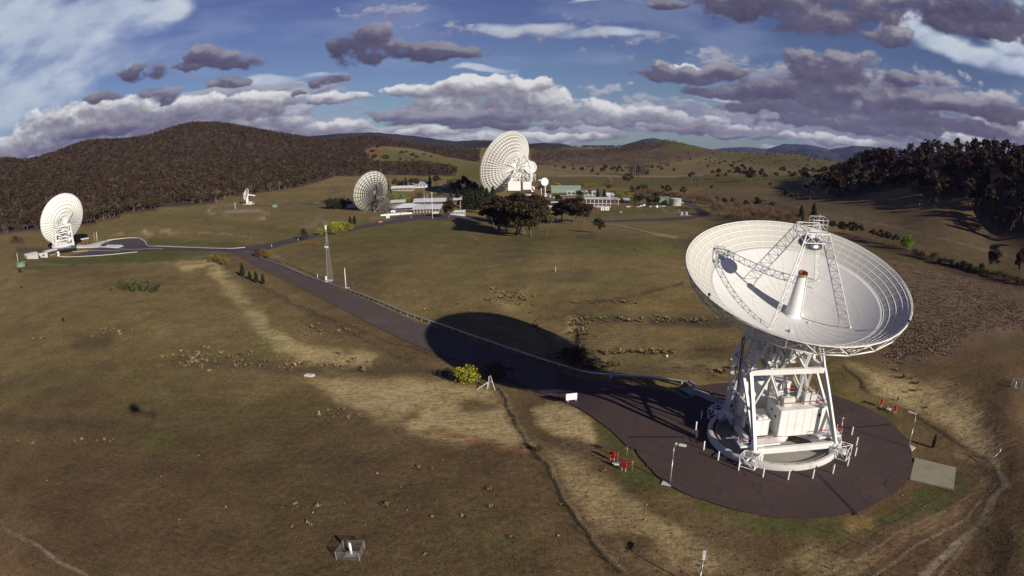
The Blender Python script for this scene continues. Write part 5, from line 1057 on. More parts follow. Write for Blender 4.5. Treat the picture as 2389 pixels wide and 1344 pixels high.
def car(label, x, yb, D, L_=4.4, w=1.8, mt='carblue', rot=0, h=1.5, bus=False, cat='car'):
    p = v3(*G(x, yb)); p[2] += .16; e = empty('parked_car' if not bus else 'bus', tuple(p), math.atan2(-p[0], p[1]) + R_(rot)); tag(e, label, cat); b = MB()
    pr = [(-.5, .3), (-.5, .55), (-.46, .62), (-.30, .66), (-.20, 1.0), (.24, 1.0), (.36, .66), (.49, .6), (.5, .3)] if not bus else [(-.5, .12), (-.5, .9), (-.47, 1.0), (.46, 1.0), (.5, .9), (.5, .12)]
    n = len(pr); v = [(a * L_, -w / 2, c * h) for a, c in pr] + [(a * L_, w / 2, c * h) for a, c in pr]; b.add(v, [tuple(range(n))[::-1], tuple(range(n, 2 * n))] + [(i, (i + 1) % n, n + (i + 1) % n, n + i) for i in range(n)]); b.build('body', M[mt], e)
    for sy in (-1, 1):
        b = MB(); y = sy * (w / 2 + .004)
        if bus: b.box(-.44 * L_, .42 * L_, min(y, y + sy * .02), max(y, y + sy * .02), .55 * h, .82 * h)
        else: b.add([(-.27 * L_, y, .69 * h), (.31 * L_, y, .69 * h), (.22 * L_, y, .95 * h), (-.18 * L_, y, .95 * h)], [(0, 1, 2, 3)])
        b.build('window', M['glass'], e)
        for sx in (-.32, .32): b = MB(); b.lathe([(0, -.1), (.32, -.1), (.32, .1), (0, .1)], o=(sx * L_, sy * (w / 2 - .08), .32), ax=(0, 1, 0), n=16); b.build('wheel', M['rubber'], e)
    return e
car('dark blue car parked on the rear road in front of the white-roofed shed', 1037, 443, 680); car('second dark blue car on the rear road, nearer the white box hut', 1046, 444, 675, rot=12); car('white bus parked beside the brick block at the gum trees', 1286, 488, 545, 9.5, 2.5, 'white', 0, 2.9, True, 'bus')
car('white car parked under the gum trees right of the thick trunks', 1321, 516, 440, mt='white'); car('white van parked at the columned brick building', 1016, 500, 462, mt='white', h=1.9, cat='van')
# scrap and stores in the yard: countable machines and crates
kinds = [('white trailer', 'white', 3.5, 1.2), ('rusty steel frame', 'rust', 3, 1.3), ('black cable drum', 'dark', 1.6, 1.6), ('grey pipe stack', 'grey', 4, .9), ('pale crate', 'curbwhite', 2, 1.5), ('white machine on legs', 'white', 2.2, 1.8), ('dark machine', 'dark', 2.6, 1.7), ('grey tank on its side', 'steel', 2.6, 1.3), ('brown timber pile', 'wood2', 3.4, 1.0), ('white tall rack', 'white', 1.4, 2.4), ('dark green machine', 'green', 2.4, 1.3), ('white low trailer', 'curbwhite', 3.6, .8)]
for i, (nm, mt, w, h) in enumerate(kinds):
    p = v3(*G(1466 + i * 7.4, 484 - .18 * (i % 3) * 8 + (i > 6) * 1.2)); e = empty('stored_machine', tuple(p), R_(-20 + 37 * i % 60)); tag(e, nm + ' in the storage yard ' + ('left of' if i < 6 else 'near') + ' the green box shed', 'machine', 'machines and stores in the yard')
    b = MB(); b.box(-w / 2, w / 2, -.8, .8, .35, h); b.beam((-w / 2, 0, h * .7), (-w / 2 - 1, 0, .4), .12); b.build('body', M[mt], e); b = MB()
    for sx in (-1, 1):
        for sy in (-1, 1): b = MB(); b.beam((sx * w * .4, sy * .6, -.3), (sx * w * .4, sy * .6, .35), .15); b.build('leg', M['dark'], e)
    b = MB(); b.beam((-w * .3, .2, h), (w * .2, -.3, h + .9), .12); b.build('arm', M['dark'], e)
# white ramp of the left pad and low walls
def prism(name, pts, h, mt, label=None, cat=None, kind=None, zoff=0):
    P_ = G(*np.array(pts, float).T); n = len(P_); z = P_[:, 2]; v = [(p[0], p[1], p[2] - .3 + zoff) for p in P_] + [(p[0], p[1], p[2] + h + zoff) for p in P_]
    b = MB(); b.add(v, [tuple(range(n, 2 * n)), tuple(range(n))[::-1]] + [(i, (i + 1) % n, n + (i + 1) % n, n + i) for i in range(n)]); o = b.build(name, M[mt]); return tag(o, label, cat, None, kind)
prism('ramp', [(112, 590), (143, 585), (176, 579), (276, 579), (288, 575.5), (282, 573.6), (182, 574), (140, 580), (111, 588)], .7, 'white', 'long white pointed concrete ramp running from the far left dish', 'ramp')
prism('walkway', [(205, 572.5), (228, 572), (262, 561.5), (240, 563)], .3, 'curbwhite', 'narrow pale wedge of paving beside the far left dish', 'walkway')
prism('retaining_wall', [(888, 504), (944, 500), (985, 496.5), (984, 495.5), (940, 497), (905, 500)], .9, 'white', 'long low white retaining wall in front of the brick buildings', 'wall')
prism('concrete_slab', [(2122, 1120), (2224, 1144), (2230, 1093), (2134, 1070)], .16, 'slab', 'weathered rectangular concrete slab at the right edge of the round pad', 'slab')
b = MB(); p = at_z(722, 877, -1.5); q = v3(*G(722, 877)); b.box(-.95, .95, -.6, .6, -.2, .28); b.box(-.85, .85, -.5, .5, .28, .33); o = b.build('access_cover', M['curbwhite'], None, tuple(q), R_(-12)); tag(o, 'pale rectangular concrete access cover alone in the left pasture', 'cover')
o = prism('tank_pad', [(1584, 504), (1612, 505), (1610, 502.5), (1586, 502)], .15, 'slab', 'thin concrete pad under the two small white tanks', 'pad')

# ------------------------------------------------------------------ mountains behind the valley
def mountain(name, ridge, D, depth, tone, zb=-70, seed=0, rough=14):
    r = np.array([(math.atan2(*(ray(*p)[:2])), math.asin(ray(*p)[2])) for p in ridge]); na, nd = 360, 60
    a = np.linspace(r[0, 0], r[-1, 0], na); e = np.interp(a, r[:, 0], r[:, 1]); ends = sst(a, r[0, 0], r[0, 0] + .02) * sst(-a, -r[-1, 0], -r[-1, 0] + .02)
    H = 41 + D * np.tan(e); H = zb + (H - zb) * (.25 + .75 * ends); t = np.linspace(-1, 1.0, nd)
    dd = D + t * depth; Aa, Tt = np.meshgrid(a, t); Dd = D + Tt * depth; x = Dd * np.sin(Aa); y = Dd * np.cos(Aa)
    prof = np.where(Tt < 0, (1 + Tt) ** .8, 1 - Tt ** 1.5 * .7); gul = np.abs(2 * fbm(x, y, depth * .45, 5, seed) - 1) * (1 - np.abs(Tt)) * 0 + np.abs(2 * vn(x / (depth * .22), y / (depth * .5), seed) - 1) * .22 * (1 - np.exp(-((Tt) / .12) ** 2)) + (fbm(x, y, depth * .3, 5, seed + 9) - .5) * .22 * (1 - np.exp(-(Tt / .1) ** 2))
    z = zb + (H[None] - zb) * np.clip(prof - gul, 0, 1) + (fbm(x, y, 60, 4, seed + 3) - .5) * rough
    i = np.arange(nd - 1)[:, None] * na + np.arange(na - 1)[None]; F = np.stack([i, i + 1, i + 1 + na, i + na], -1).reshape(-1, 4)
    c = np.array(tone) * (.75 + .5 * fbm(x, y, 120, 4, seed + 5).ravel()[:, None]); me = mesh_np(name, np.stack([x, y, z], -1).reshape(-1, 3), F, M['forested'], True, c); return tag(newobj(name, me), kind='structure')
m = bpy.data.materials.new('distant_forest'); m.use_nodes = True; t_ = NT(m.node_tree); p = t_.n['Principled BSDF']; t_.l.new(t_.new('ShaderNodeAttribute', attribute_name='tone').outputs['Color'], p.inputs['Base Color']); p.inputs['Roughness'].default_value = 1; p.inputs['Specular IOR Level'].default_value = 0
bp = t_.new('ShaderNodeBump'); bp.inputs['Strength'].default_value = .8; bp.inputs['Distance'].default_value = 14; t_.l.new(t_.noise(t_.new('ShaderNodeTexCoord').outputs['Object'], .03, 6, .65), bp.inputs['Height']); t_.l.new(bp.outputs[0], p.inputs['Normal']); M['forested'] = m
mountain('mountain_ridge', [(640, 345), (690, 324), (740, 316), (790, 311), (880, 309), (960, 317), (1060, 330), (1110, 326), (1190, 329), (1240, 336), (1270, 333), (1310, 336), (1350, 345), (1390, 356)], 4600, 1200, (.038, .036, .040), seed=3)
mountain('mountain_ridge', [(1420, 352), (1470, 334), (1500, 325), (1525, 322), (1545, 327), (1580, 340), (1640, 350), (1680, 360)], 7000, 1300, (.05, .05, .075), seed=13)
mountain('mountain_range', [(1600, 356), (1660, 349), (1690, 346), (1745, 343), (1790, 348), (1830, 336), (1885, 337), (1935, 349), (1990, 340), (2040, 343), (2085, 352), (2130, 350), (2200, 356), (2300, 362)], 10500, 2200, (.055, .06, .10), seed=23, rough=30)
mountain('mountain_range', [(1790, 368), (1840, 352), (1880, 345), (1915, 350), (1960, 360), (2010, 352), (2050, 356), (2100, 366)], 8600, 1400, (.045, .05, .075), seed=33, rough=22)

# ------------------------------------------------------------------ trees
PAL = {'gum': [(.055, .042, .024), (.080, .056, .034), (.038, .030, .019), (.090, .060, .038), (.058, .047, .024)], 'hill': [(.042, .024, .015), (.056, .032, .020), (.034, .021, .014), (.064, .038, .025), (.044, .032, .017), (.062, .028, .018)], 'marsh': [(.27, .18, .12), (.19, .125, .085), (.33, .23, .155), (.14, .105, .06)], 'olive': [(.085, .085, .035), (.065, .065, .03), (.11, .105, .045)],
       'dark': [(.018, .028, .014), (.028, .038, .018), (.035, .045, .02)], 'wattle': [(.30, .27, .03), (.22, .21, .03), (.10, .11, .025), (.38, .33, .04)], 'golden': [(.30, .20, .04), (.18, .13, .03), (.09, .08, .03)],
       'brown': [(.085, .058, .038), (.11, .075, .05), (.06, .045, .03)], 'twig': [(.26, .15, .085), (.20, .12, .07), (.15, .095, .06)], 'twiggrey': [(.16, .12, .10), (.12, .09, .08)], 'bright': [(.16, .24, .03), (.11, .18, .025), (.22, .28, .05)],
       'dusty': [(.12, .10, .065), (.09, .078, .05), (.15, .12, .08)], 'tuss': [(.26, .19, .10), (.21, .15, .08), (.16, .12, .062), (.29, .21, .13)], 'straw': [(.33, .26, .14), (.25, .19, .11), (.18, .14, .08)]}
def quads(c, size, rg, up=.0, aspect=1.0, droop=None):
    n = len(c); a = rg.normal(size=(n, 3)); a[:, 2] *= (1 - up); a /= np.linalg.norm(a, axis=1)[:, None]; b = rg.normal(size=(n, 3)); b -= a * (a * b).sum(1)[:, None]; b /= np.linalg.norm(b, axis=1)[:, None]
    s = (size * (.6 + .8 * rg.random(n)))[:, None] if np.ndim(size) == 0 else size[:, None] * (.6 + .8 * rg.random((n, 1)))
    a = a * s * .5 * aspect; b = b * s * .5; V = np.stack([c - a - b * .6, c + a * .3 - b, c + a + b * .7, c - a * .4 + b], 1).reshape(-1, 3); F = np.arange(4 * n).reshape(-1, 4); return V, F
def leafcloud(lobes, n, size, pal, rg, aspect=1.0, shell=.55):
    lob = np.array([(*c, *r) for c, r in lobes]); w = (lob[:, 3] * lob[:, 4] * lob[:, 5]) ** .7; w /= w.sum(); k = rg.choice(len(lob), n, p=w)
    d = rg.normal(size=(n, 3)); d /= np.linalg.norm(d, axis=1)[:, None]; r = (shell + (1 - shell) * rg.random(n)) * (1 + .12 * rg.normal(size=n)); c = lob[k, :3] + d * lob[k, 3:] * r[:, None]
    V, F = quads(c, size, rg, aspect=aspect); P_ = np.array(PAL[pal]); tone = P_[rg.integers(len(P_), size=len(lob))][k] * .55 + P_[rg.integers(len(P_), size=n)] * .45; tone = tone * (.8 + .4 * rg.random((n, 1)))
    return V, F, np.repeat(tone, 4, 0)
def limb(b, p, d, L, r, rg, depth, ends, bend=.35, gr=.12):
    q = np.array(p, float); d = unit(d); n = 3
    for i in range(n):
        d = unit(d + rg.normal(size=3) * bend * .35 + [0, 0, gr]); q2 = q + d * L / n; r2 = r * .82; b.tube(q, q2, r, 7 if r > .12 else 5, r2, cap=False); q, r = q2, r2
    if depth == 0: ends.append(q); return
    for k in range(2 + (rg.random() < .5)):
        a = rg.normal(size=3); a[2] *= .4; limb(b, q, d + unit(a) * (.55 + .4 * rg.random()), L * (.62 + .2 * rg.random()), r * .75, rg, depth - 1, ends, bend, gr)
PROTO = {}
def tree_proto(key, kind, seed, nleaf, size, H=15.):
    rg = np.random.default_rng(seed); e = empty(key, (0, 0, -500)); b = MB(); ends = []; pal = kind; V = None
    if kind in ('gum', 'olive', 'dusty'):
        st = 1 + (rg.random() < .45) * 1
        for s in range(st): a = rg.normal(size=3) * .28; a[2] = 1; limb(b, (rg.normal() * .2, rg.normal() * .2, -.4), a, H * .34, H * .030 / st ** .5, rg, 2, ends)
        ends = np.array(ends); ends[:, 2] = np.clip(ends[:, 2], H * (.30 if key.endswith('_near') else .38), H * .86); lobes = [(q + [0, 0, .3], (H * (.10 + .07 * rg.random()), H * (.10 + .07 * rg.random()), H * (.065 + .045 * rg.random()))) for q in ends]
        sp = H * .26
        for k in range(9): t = rg.random() * 6.28; rr = sp * (.35 + .75 * rg.random()); lobes.append((v3(rr * math.cos(t), rr * math.sin(t), H * (.50 + .33 * rg.random() * (1.2 - rr / sp * .5))), (H * .13, H * .13, H * .085)))
        if key.endswith('_near'):
            for k in range(12): t = rg.random() * 6.28; rr = sp * (.5 + .8 * rg.random()); lobes.append((v3(rr * math.cos(t), rr * math.sin(t), H * (.26 + .42 * rg.random())), (H * .11, H * .11, H * .075)))
        for k in range(4): lobes.append((v3(rg.normal() * sp * .3, rg.normal() * sp * .3, H * (.80 + .10 * rg.random())), (H * .13, H * .13, H * .08)))
        V, F, Cc = leafcloud(lobes, nleaf, size, pal, rg)
    elif kind in ('dark',):
        b.tube((0, 0, -.4), (0, 0, H * .3), H * .025, 8); n = nleaf; z = rg.random(n) ** 1.25; rad = np.sin(np.pi * np.clip(z * .86 + .14, 0, 1)) ** .75 * (1.15 - .5 * z) * H * .17 * (.75 + .25 * np.sin(z * 60)) * (.75 + .35 * rg.random(n)); t = rg.random(n) * 6.28; c = np.stack([rad * np.cos(t), rad * np.sin(t), H * (.06 + .94 * z)], -1); V, F = quads(c, size, rg); P_ = np.array(PAL['dark']); Cc = np.repeat(P_[rg.integers(3, size=n)] * (.7 + .6 * rg.random((n, 1))), 4, 0)
    elif kind in ('wattle', 'golden', 'brown', 'bright', 'darkbush', 'scrub'):
        pal = {'darkbush': 'dark', 'scrub': 'brown'}.get(kind, kind)
        for k in range(4): a = rg.normal(size=3); a[2] = 1.6; limb(b, (0, 0, -.3), a, H * .3, H * .02, rg, 1, ends)
        lobes = [(v3(H * .42 * rg.normal() * .6, H * .42 * rg.normal() * .6, H * (.30 + .42 * rg.random())), (H * .24, H * .24, H * .20)) for k in range(12)] + [(v3(0, 0, H * .4), (H * .45, H * .45, H * .4))]; V, F, Cc = leafcloud(lobes, nleaf, size, pal, rg, shell=.7)
    elif kind == 'poplar':
        b.tube((0, 0, -.4), (0, 0, H * .95), H * .012, 6, .02); n = nleaf; z = rg.random(n); t = rg.random(n) * 6.28; rad = H * .07 * np.sin(np.clip(z * 3.0 + .15, 0, 3.14)) * (.4 + .6 * rg.random(n)); c = np.stack([rad * np.cos(t), rad * np.sin(t), H * (.05 + .93 * z)], -1); V, F = quads(c, size, rg, aspect=.2); V = V.reshape(-1, 4, 3); V[:, :, 2] = c[:, None, 2] + (V[:, :, 2] - c[:, None, 2]) * 2.2; V = V.reshape(-1, 3); P_ = np.array(PAL['twiggrey']); Cc = np.repeat(P_[rg.integers(2, size=n)] * (.7 + .6 * rg.random((n, 1))), 4, 0)
    elif kind in ('willow', 'bare'):
        for k in range(5): a = rg.normal(size=3) * .5; a[2] = 1.3; limb(b, (rg.normal() * .3, rg.normal() * .3, -.3), a, H * .30, H * .014, rg, 2, ends, gr=.2)
        pal = 'twig' if kind == 'willow' else 'twiggrey'; lobes = [(v3(H * .28 * rg.normal() * .7, H * .28 * rg.normal() * .7, H * (.35 + .45 * rg.random())), (H * .18, H * .18, H * .22)) for k in range(10)]; V, F, Cc = leafcloud(lobes, nleaf, size, pal, rg, aspect=.22, shell=.3)
    tr = b.build('trunk', M['barkpale' if kind in ('dusty',) else 'bark'] if kind != 'poplar' else M['bark'], e)
    cr = newobj('crown', mesh_np('crown', V, F, M['leaf'], False, Cc), e); KIDS.setdefault(e.name, []).append(cr); PROTO.setdefault(kind if not key.endswith('_near') else kind + '_near', []).append((e, H)); return e
names = {'gum': 'gum_tree', 'olive': 'gum_tree', 'dusty': 'gum_tree', 'dark': 'conifer', 'wattle': 'wattle_bush', 'golden': 'wattle_bush', 'brown': 'bush', 'bright': 'willow_tree', 'darkbush': 'dark_bush', 'poplar': 'bare_poplar', 'willow': 'bare_willow', 'bare': 'bare_tree'}
for s in range(5): tree_proto('gum_tree', 'gum', 100 + s, 620, 1.15)
for s in range(3): tree_proto('gum_tree_near', 'gum', 140 + s, 5200, .62)
for s in range(2): tree_proto('gum_tree', 'olive', 200 + s, 900, .85); tree_proto('gum_tree', 'dusty', 220 + s, 450, 1.0); tree_proto('conifer', 'dark', 240 + s, 900, .9)
for s in range(2): tree_proto('wattle_bush', 'wattle', 260 + s, 1500, .85); tree_proto('bush', 'brown', 280 + s, 1300, .75); tree_proto('dark_bush', 'darkbush', 300 + s, 900, 1.1); tree_proto('bare_poplar', 'poplar', 320 + s, 500, .9); tree_proto('bare_willow', 'willow', 340 + s, 1300, .9); tree_proto('bare_tree', 'bare', 360 + s, 900, .7)
tree_proto('wattle_bush', 'golden', 380, 1300, .85); tree_proto('willow_tree', 'bright', 390, 1500, .9)
_first = set()
def place(kind, px, py, hpx, label, group=None, w=1.0, near=False, g=None, cat=None):
    p = v3(*(G(px, py) if g is None else g)); D = np.linalg.norm(p - CAM); key = kind + '_near' if near and kind + '_near' in PROTO else kind; e, H = PROTO[key][rng.integers(len(PROTO[key]))]; s = hpx / 1455 * D / H
    o = e if e.name not in _first else copy_tree(e); _first.add(e.name); o.location = p; o.rotation_euler = (0, 0, rng.random() * 6.28); o.scale = (s * w, s * w, s)
    nm = names[kind]; tag(o, label, cat or {'gum_tree': 'tree', 'conifer': 'conifer', 'wattle_bush': 'bush', 'bush': 'bush', 'dark_bush': 'bush', 'willow_tree': 'tree', 'bare_poplar': 'tree', 'bare_willow': 'tree', 'bare_tree': 'tree'}[nm], group)
    if not o.name.startswith(nm): o.name = nm
    return o
for kd, x, y, h, w, lb in (('gum', 1222, 546, 96, 1.0, 'wide gum tree at the centre of the clump, crown merging with the leaning one'), ('gum', 1150, 528, 74, .9, 'leftmost gum tree of the clump with branches reaching over the grass'), ('gum', 1206, 551, 108, 1.05, 'big spreading gum tree in the clump before the huge antenna, leaning trunks'), ('gum', 1240, 552, 102, .85, 'tall gum tree with a thick straight trunk beside the leaning one'),
    ('gum', 1165, 536, 84, .95, 'left gum tree of the clump below the huge antenna, low crown'), ('gum', 1186, 545, 92, .8, 'dark crowned gum tree squeezed into the middle of the clump'), ('gum', 1215, 530, 84, .9, 'gum tree at the back of the clump, crown below the white machine rooms'), ('olive', 1275, 551, 66, .72, 'narrow olive green gum tree with a curved bare trunk'), ('gum', 1338, 523, 66, 1.05, 'broad round gum tree right of the clump at the compound road'),
    ('gum', 1312, 519, 56, 1.1, 'gum tree with dark shade between the clump and the broad round one'), ('gum', 1180, 522, 70, 1.1, 'bushy gum tree at the back left of the clump'), ('gum', 1256, 536, 84, .9, 'gum tree at the back right of the clump, half behind the olive green one'), ('gum', 1364, 518, 44, 1.0, 'low gum tree at the right of the broad round one'), ('gum', 1397, 543, 38, .85, 'small lone gum tree on the grass below the compound road'), ('gum', 1046, 509, 44, .8, 'gum tree standing by the open kiosk'), ('gum', 1128, 500, 44, 1.0, 'low gum tree left of the clump at the roadside')):
    place(kd, x, y, h, lb, None, w * 1.22, True)
for x, y, h in ((1068, 476, 36), (1086, 489, 46), (1098, 490, 50), (1110, 491, 50), (1122, 489, 52), (1136, 487, 48), (1150, 486, 50)): place('dark', x, y, h, 'dark cypress in the row between the brick buildings and the clump', 'cypress row', 1.25)
for i, (x, y, h) in enumerate(((770, 486, 25), (783, 488, 31), (797, 488, 28), (812, 484, 22))): place('darkbush', x, y, h, ('leftmost', 'tallest', 'broad', 'rightmost, smaller')[i] + ' dark bush in the clump left of the lattice-mounted dish', None, 1.0)
for i, (x, y, h) in enumerate(((905, 442, 22), (921, 440, 24), (934, 439, 22), (947, 438, 25), (960, 438, 24), (985, 436, 20), (1003, 437, 30), (1018, 438, 32), (1060, 446, 34), (1072, 446, 28), (1084, 445, 36), (1096, 448, 32), (1046, 470, 12), (1108, 452, 30), (1120, 455, 28), (912, 452, 12), (972, 441, 26), (1026, 456, 16), (1052, 462, 20), (1098, 466, 26), (1116, 470, 28))): place(('dark', 'gum', 'darkbush')[i % 3], x, y, h, 'tree in the belt behind the white-roofed buildings', 'trees behind the white-roofed buildings', .9)
for k, x, y, h, w, lb in (('wattle', 956, 474, 17, .9, 'yellow-green bush between the pale roofs'), ('bright', 938, 470, 20, .8, 'light green tree beside the lattice-mounted dish'), ('bright', 922, 466, 16, .8, 'low light green tree under the long white-roofed building'), ('brown', 980, 462, 14, 1.2, 'brown shrub on the green slope above the pale roofs'), ('wattle', 1062, 492, 12, .8, 'small yellow-green bush behind the kiosk'),
    ('brown', 711, 560, 32, .72, 'dense round brown bush at the valley road left of the yellow wattles'), ('wattle', 748, 549, 22, .9, 'lowest, leftmost wattle of the yellow row along the valley road'), ('wattle', 768, 548, 30, .85, 'bright yellow wattle second from the left in the valley road row'), ('wattle', 788, 547, 37, .8, 'tallest yellow wattle of the valley road row'), ('wattle', 806, 541, 30, .85, 'yellow wattle at the right end of the valley road row'),
    ('dark', 817, 524, 20, 1.3, 'left of two small dark conifers beyond the yellow wattles'), ('dark', 827, 523, 20, 1.3, 'right of two small dark conifers beyond the yellow wattles'),
    ('golden', 494, 611, 20, .85, 'golden bush, leftmost of three at the road junction'), ('golden', 509, 613, 23, .75, 'golden bush, middle of three at the road junction'), ('golden', 525, 619, 25, .8, 'golden bush, nearest of three at the road junction'), ('brown', 600, 599, 22, .7, 'dark bush beside the golden bush inside the road bend'), ('golden', 612, 602, 26, .6, 'golden bush in the inside of the road bend'), ('golden', 627, 604, 22, .7, 'lower golden bush at the right inside the road bend'),
    ('dark', 566, 645, 30, 1.25, 'tallest of four small dark conifers below the road'), ('dark', 583, 652, 20, 1.4, 'shortest of four small dark conifers below the road'), ('dark', 598, 659, 26, 1.3, 'third of four small dark conifers below the road'), ('dark', 614, 663, 24, 1.3, 'last of four small dark conifers below the road, nearest the fence'),
    ('brown', 46, 637, 12, 1.0, 'small dark bush below the green tank at the left edge'), ('darkbush', 50, 672, 5, 1., 'tiny dark shrub in the left pasture near the edge'), ('darkbush', 258, 678, 6, .9, 'tiny dark shrub left of the low scrub patch'), ('darkbush', 147, 750, 9, .6, 'small dark shrub alone in the left pasture'), ('brown', 36, 560, 10, 1.3, 'dark bush under the forest at the left edge'),
    ('wattle', 1090, 893, 52, 1.15, 'yellow wattle bush standing in the edge of the dish shadow'), ('brown', 1158, 882, 40, 1.3, 'brown bush in the dish shadow right of the yellow wattle'), ('darkbush', 1040, 878, 22, 1.0, 'dark bush at the rim of the dish shadow left of the wattle'), ('brown', 1257, 1055, 26, .75, 'dark round bush growing in the fence ditch'), ('brown', 1340, 846, 40, 1.1, 'reddish brown shrub mass at the top of the dish shadow'), ('willow', 1350, 810, 40, .6, 'dry twiggy shrub in the gully above the dish shadow'), ('brown', 1322, 830, 22, .9, 'low brown shrub left of the gully'),
    ('bare', 1435, 489, 50, .8, 'leafless grey tree at the right end of the two-storey building'), ('willow', 1421, 440, 28, 1.0, 'reddish leafless tree behind the gabled house'), ('wattle', 1385, 438, 15, 1.0, 'yellow bush right of two above the green shed'), ('wattle', 1362, 437, 12, 1.2, 'yellow bush left of two above the green shed'), ('dark', 1394, 464, 24, 1.1, 'left of two dark conifers over the white flat roof'), ('dark', 1410, 465, 24, 1.2, 'right of two dark conifers over the white flat roof'),
    ('wattle', 1449, 471, 24, .8, 'tall yellow-green bush left of the small grey shed'), ('wattle', 1476, 474, 22, .8, 'yellow-green bush right of the small grey shed'), ('darkbush', 1489, 474, 28, .75, 'dark round tree behind the storage yard'), ('darkbush', 1513, 478, 20, .8, 'low dark bush, left of two behind the storage yard'), ('darkbush', 1531, 479, 22, .8, 'low dark bush, right of two behind the storage yard'), ('wattle', 1460, 455, 14, .9, 'small yellow bush behind the small grey shed'),
    ('gum', 1466, 437, 34, 1.0, 'gum tree alone on the green flat above the compound'), ('gum', 1411, 404, 22, 1.0, 'lone gum tree below the wooded ridge'), ('darkbush', 1489, 448, 20, .7, 'left of two round dark trees above the storage yard'), ('darkbush', 1504, 447, 21, .7, 'right of two round dark trees above the storage yard'), ('gum', 1559, 460, 30, .75, 'upright dark tree above the big round tank'), ('darkbush', 1546, 441, 11, .8, 'tiny round tree left of the upright dark tree'), ('gum', 1595, 464, 30, .7, 'dark tree just right of the big round tank'),
    ('gum', 1672, 419, 14, .8, 'small round gum left of the pair on the green flat'), ('gum', 1694, 416, 14, .9, 'small round gum right of the pair on the green flat'), ('gum', 1724, 420, 32, .75, 'tall gum tree at the left of the green flat group'), ('gum', 1752, 426, 38, .9, 'largest gum tree of the green flat group'), ('gum', 1777, 422, 30, .8, 'gum tree at the right of the green flat group'), ('gum', 1797, 438, 13, 1.0, 'small lone gum tree below the green flat group'), ('gum', 1660, 446, 15, .9, 'small tree at the hedge below the green flat'), ('gum', 1735, 416, 20, .9, 'gum tree at the back of the green flat group'),
    ('dark', 1868, 525, 44, 1.15, 'left of two tall dark conifers above the near dish rim'), ('dark', 1897, 526, 50, 1.1, 'right of two tall dark conifers above the near dish rim'), ('bright', 2117, 582, 36, .75, 'bright green willow on the creek bank'), ('gum', 2315, 636, 66, .75, 'tall round gum tree on the creek bank near the right edge'), ('gum', 2378, 645, 66, .6, 'gum tree with a bare trunk at the right edge of the creek'), ('brown', 2290, 634, 24, .8, 'low bush left of the tall creek gum'),
    ('dusty', 2188, 470, 42, .8, 'pale trunked gum tree standing out below the dark hill'), ('dusty', 2145, 478, 26, .9, 'small pale gum tree on the open slope'), ('gum', 2180, 488, 30, .9, 'rounded gum tree on the open slope below the dark hill'), ('dark', 2176, 1045, 34, .9, 'small sparse conifer right of the near pad'), ('dark', 2094, 935, 12, 1.0, 'tiny conifer beside the red cabinets right of the pad')):
    place(k, x, y, h, lb, None, w, h > 34)
for i, (x, y, h) in enumerate(((1262, 452, 22), (1300, 440, 18), (1322, 446, 16), (1352, 462, 20), (1376, 458, 16), (1431, 456, 18), (1440, 470, 20), (1302, 470, 18), (1332, 480, 16), (1520, 452, 14), (1475, 446, 14), (1530, 460, 16), (1420, 446, 16), (1268, 440, 16))): place(('gum', 'wattle', 'brown', 'darkbush')[i % 4], x, y, h, 'tree or shrub among the buildings right of the huge antenna', 'planting among the right-hand buildings', 1.1)
for x in np.linspace(1468, 1511, 14): place('poplar', x + rng.normal(), 409 + rng.random() * 2, 30 + 4 * rng.random(), 'leafless poplar in the tight grove beyond the green flat', 'leafless poplar grove', .9)
for x in (1621, 1627): place('poplar', x, 442, 36, 'leafless poplar of the tall pair on the green flat', 'pair of leafless poplars', .9)
for x in np.linspace(768, 790, 5): place('poplar', x, 452, 16, 'leafless poplar behind the dark bushes', 'small poplar row', .9)
for i, x in enumerate(np.linspace(1500, 1655, 16)): place('willow', x, 456 + (x - 1500) * .11 + rng.random() * 3, 17 + 8 * rng.random(), 'orange-brown leafless willow in the hedge right of the compound', 'leafless willows right of the compound', 1.4)
for i, x in enumerate(np.linspace(1650, 1860, 24)): place('willow', x, 490 + (x - 1650) * .17 + 7 * (i % 2), 26 + 12 * rng.random(), 'orange-brown leafless willow in the thicket behind the near dish', 'leafless willows behind the near dish', 1.25)
for i, (x, y, h) in enumerate(((1672, 478, 20), (1690, 486, 26), (1708, 482, 22), (1740, 488, 22), (1765, 492, 34), (1800, 490, 20), (1920, 536, 28), (1942, 543, 30), (1962, 552, 36), (1985, 556, 40), (2006, 552, 28), (2035, 560, 26), (2052, 567, 32), (2070, 571, 32), (2090, 571, 24), (2105, 576, 18), (1836, 468, 30), (1855, 474, 28))): place('gum', x, y, h, 'dark gum tree on the creek line behind the near dish', 'gum trees on the creek line', 1.0)
for i, x in enumerate(np.linspace(2135, 2400, 20)): place('brown', x, 596 + (x - 2135) * .265 + rng.random() * 5, 13 + 8 * rng.random(), 'low dark bush in the hedgerow along the creek', 'creek hedgerow bushes', 1.1)
for x, y, h in ((938, 364, 13), (962, 371, 15), (973, 374, 13), (934, 378, 11), (990, 366, 9), (882, 352, 16), (874, 376, 18), (898, 380, 20), (948, 360, 9), (1006, 370, 9), (868, 362, 14)): place('gum', x, y, h, 'gum tree scattered on the green hillside paddock', 'gum trees on the hillside paddock', 1.25)
for x, y, h in ((2128, 366, 18), (2147, 362, 22), (2160, 358, 24), (2192, 356, 28), (2208, 356, 24), (2233, 355, 33), (2270, 358, 22), (2298, 359, 34), (2322, 362, 22), (2364, 375, 36), (2384, 385, 24), (2100, 372, 18), (2080, 374, 16)): place('gum', x, y, h, 'gum tree silhouetted on the crest of the right hill', 'skyline gum trees on the right hill', .85)

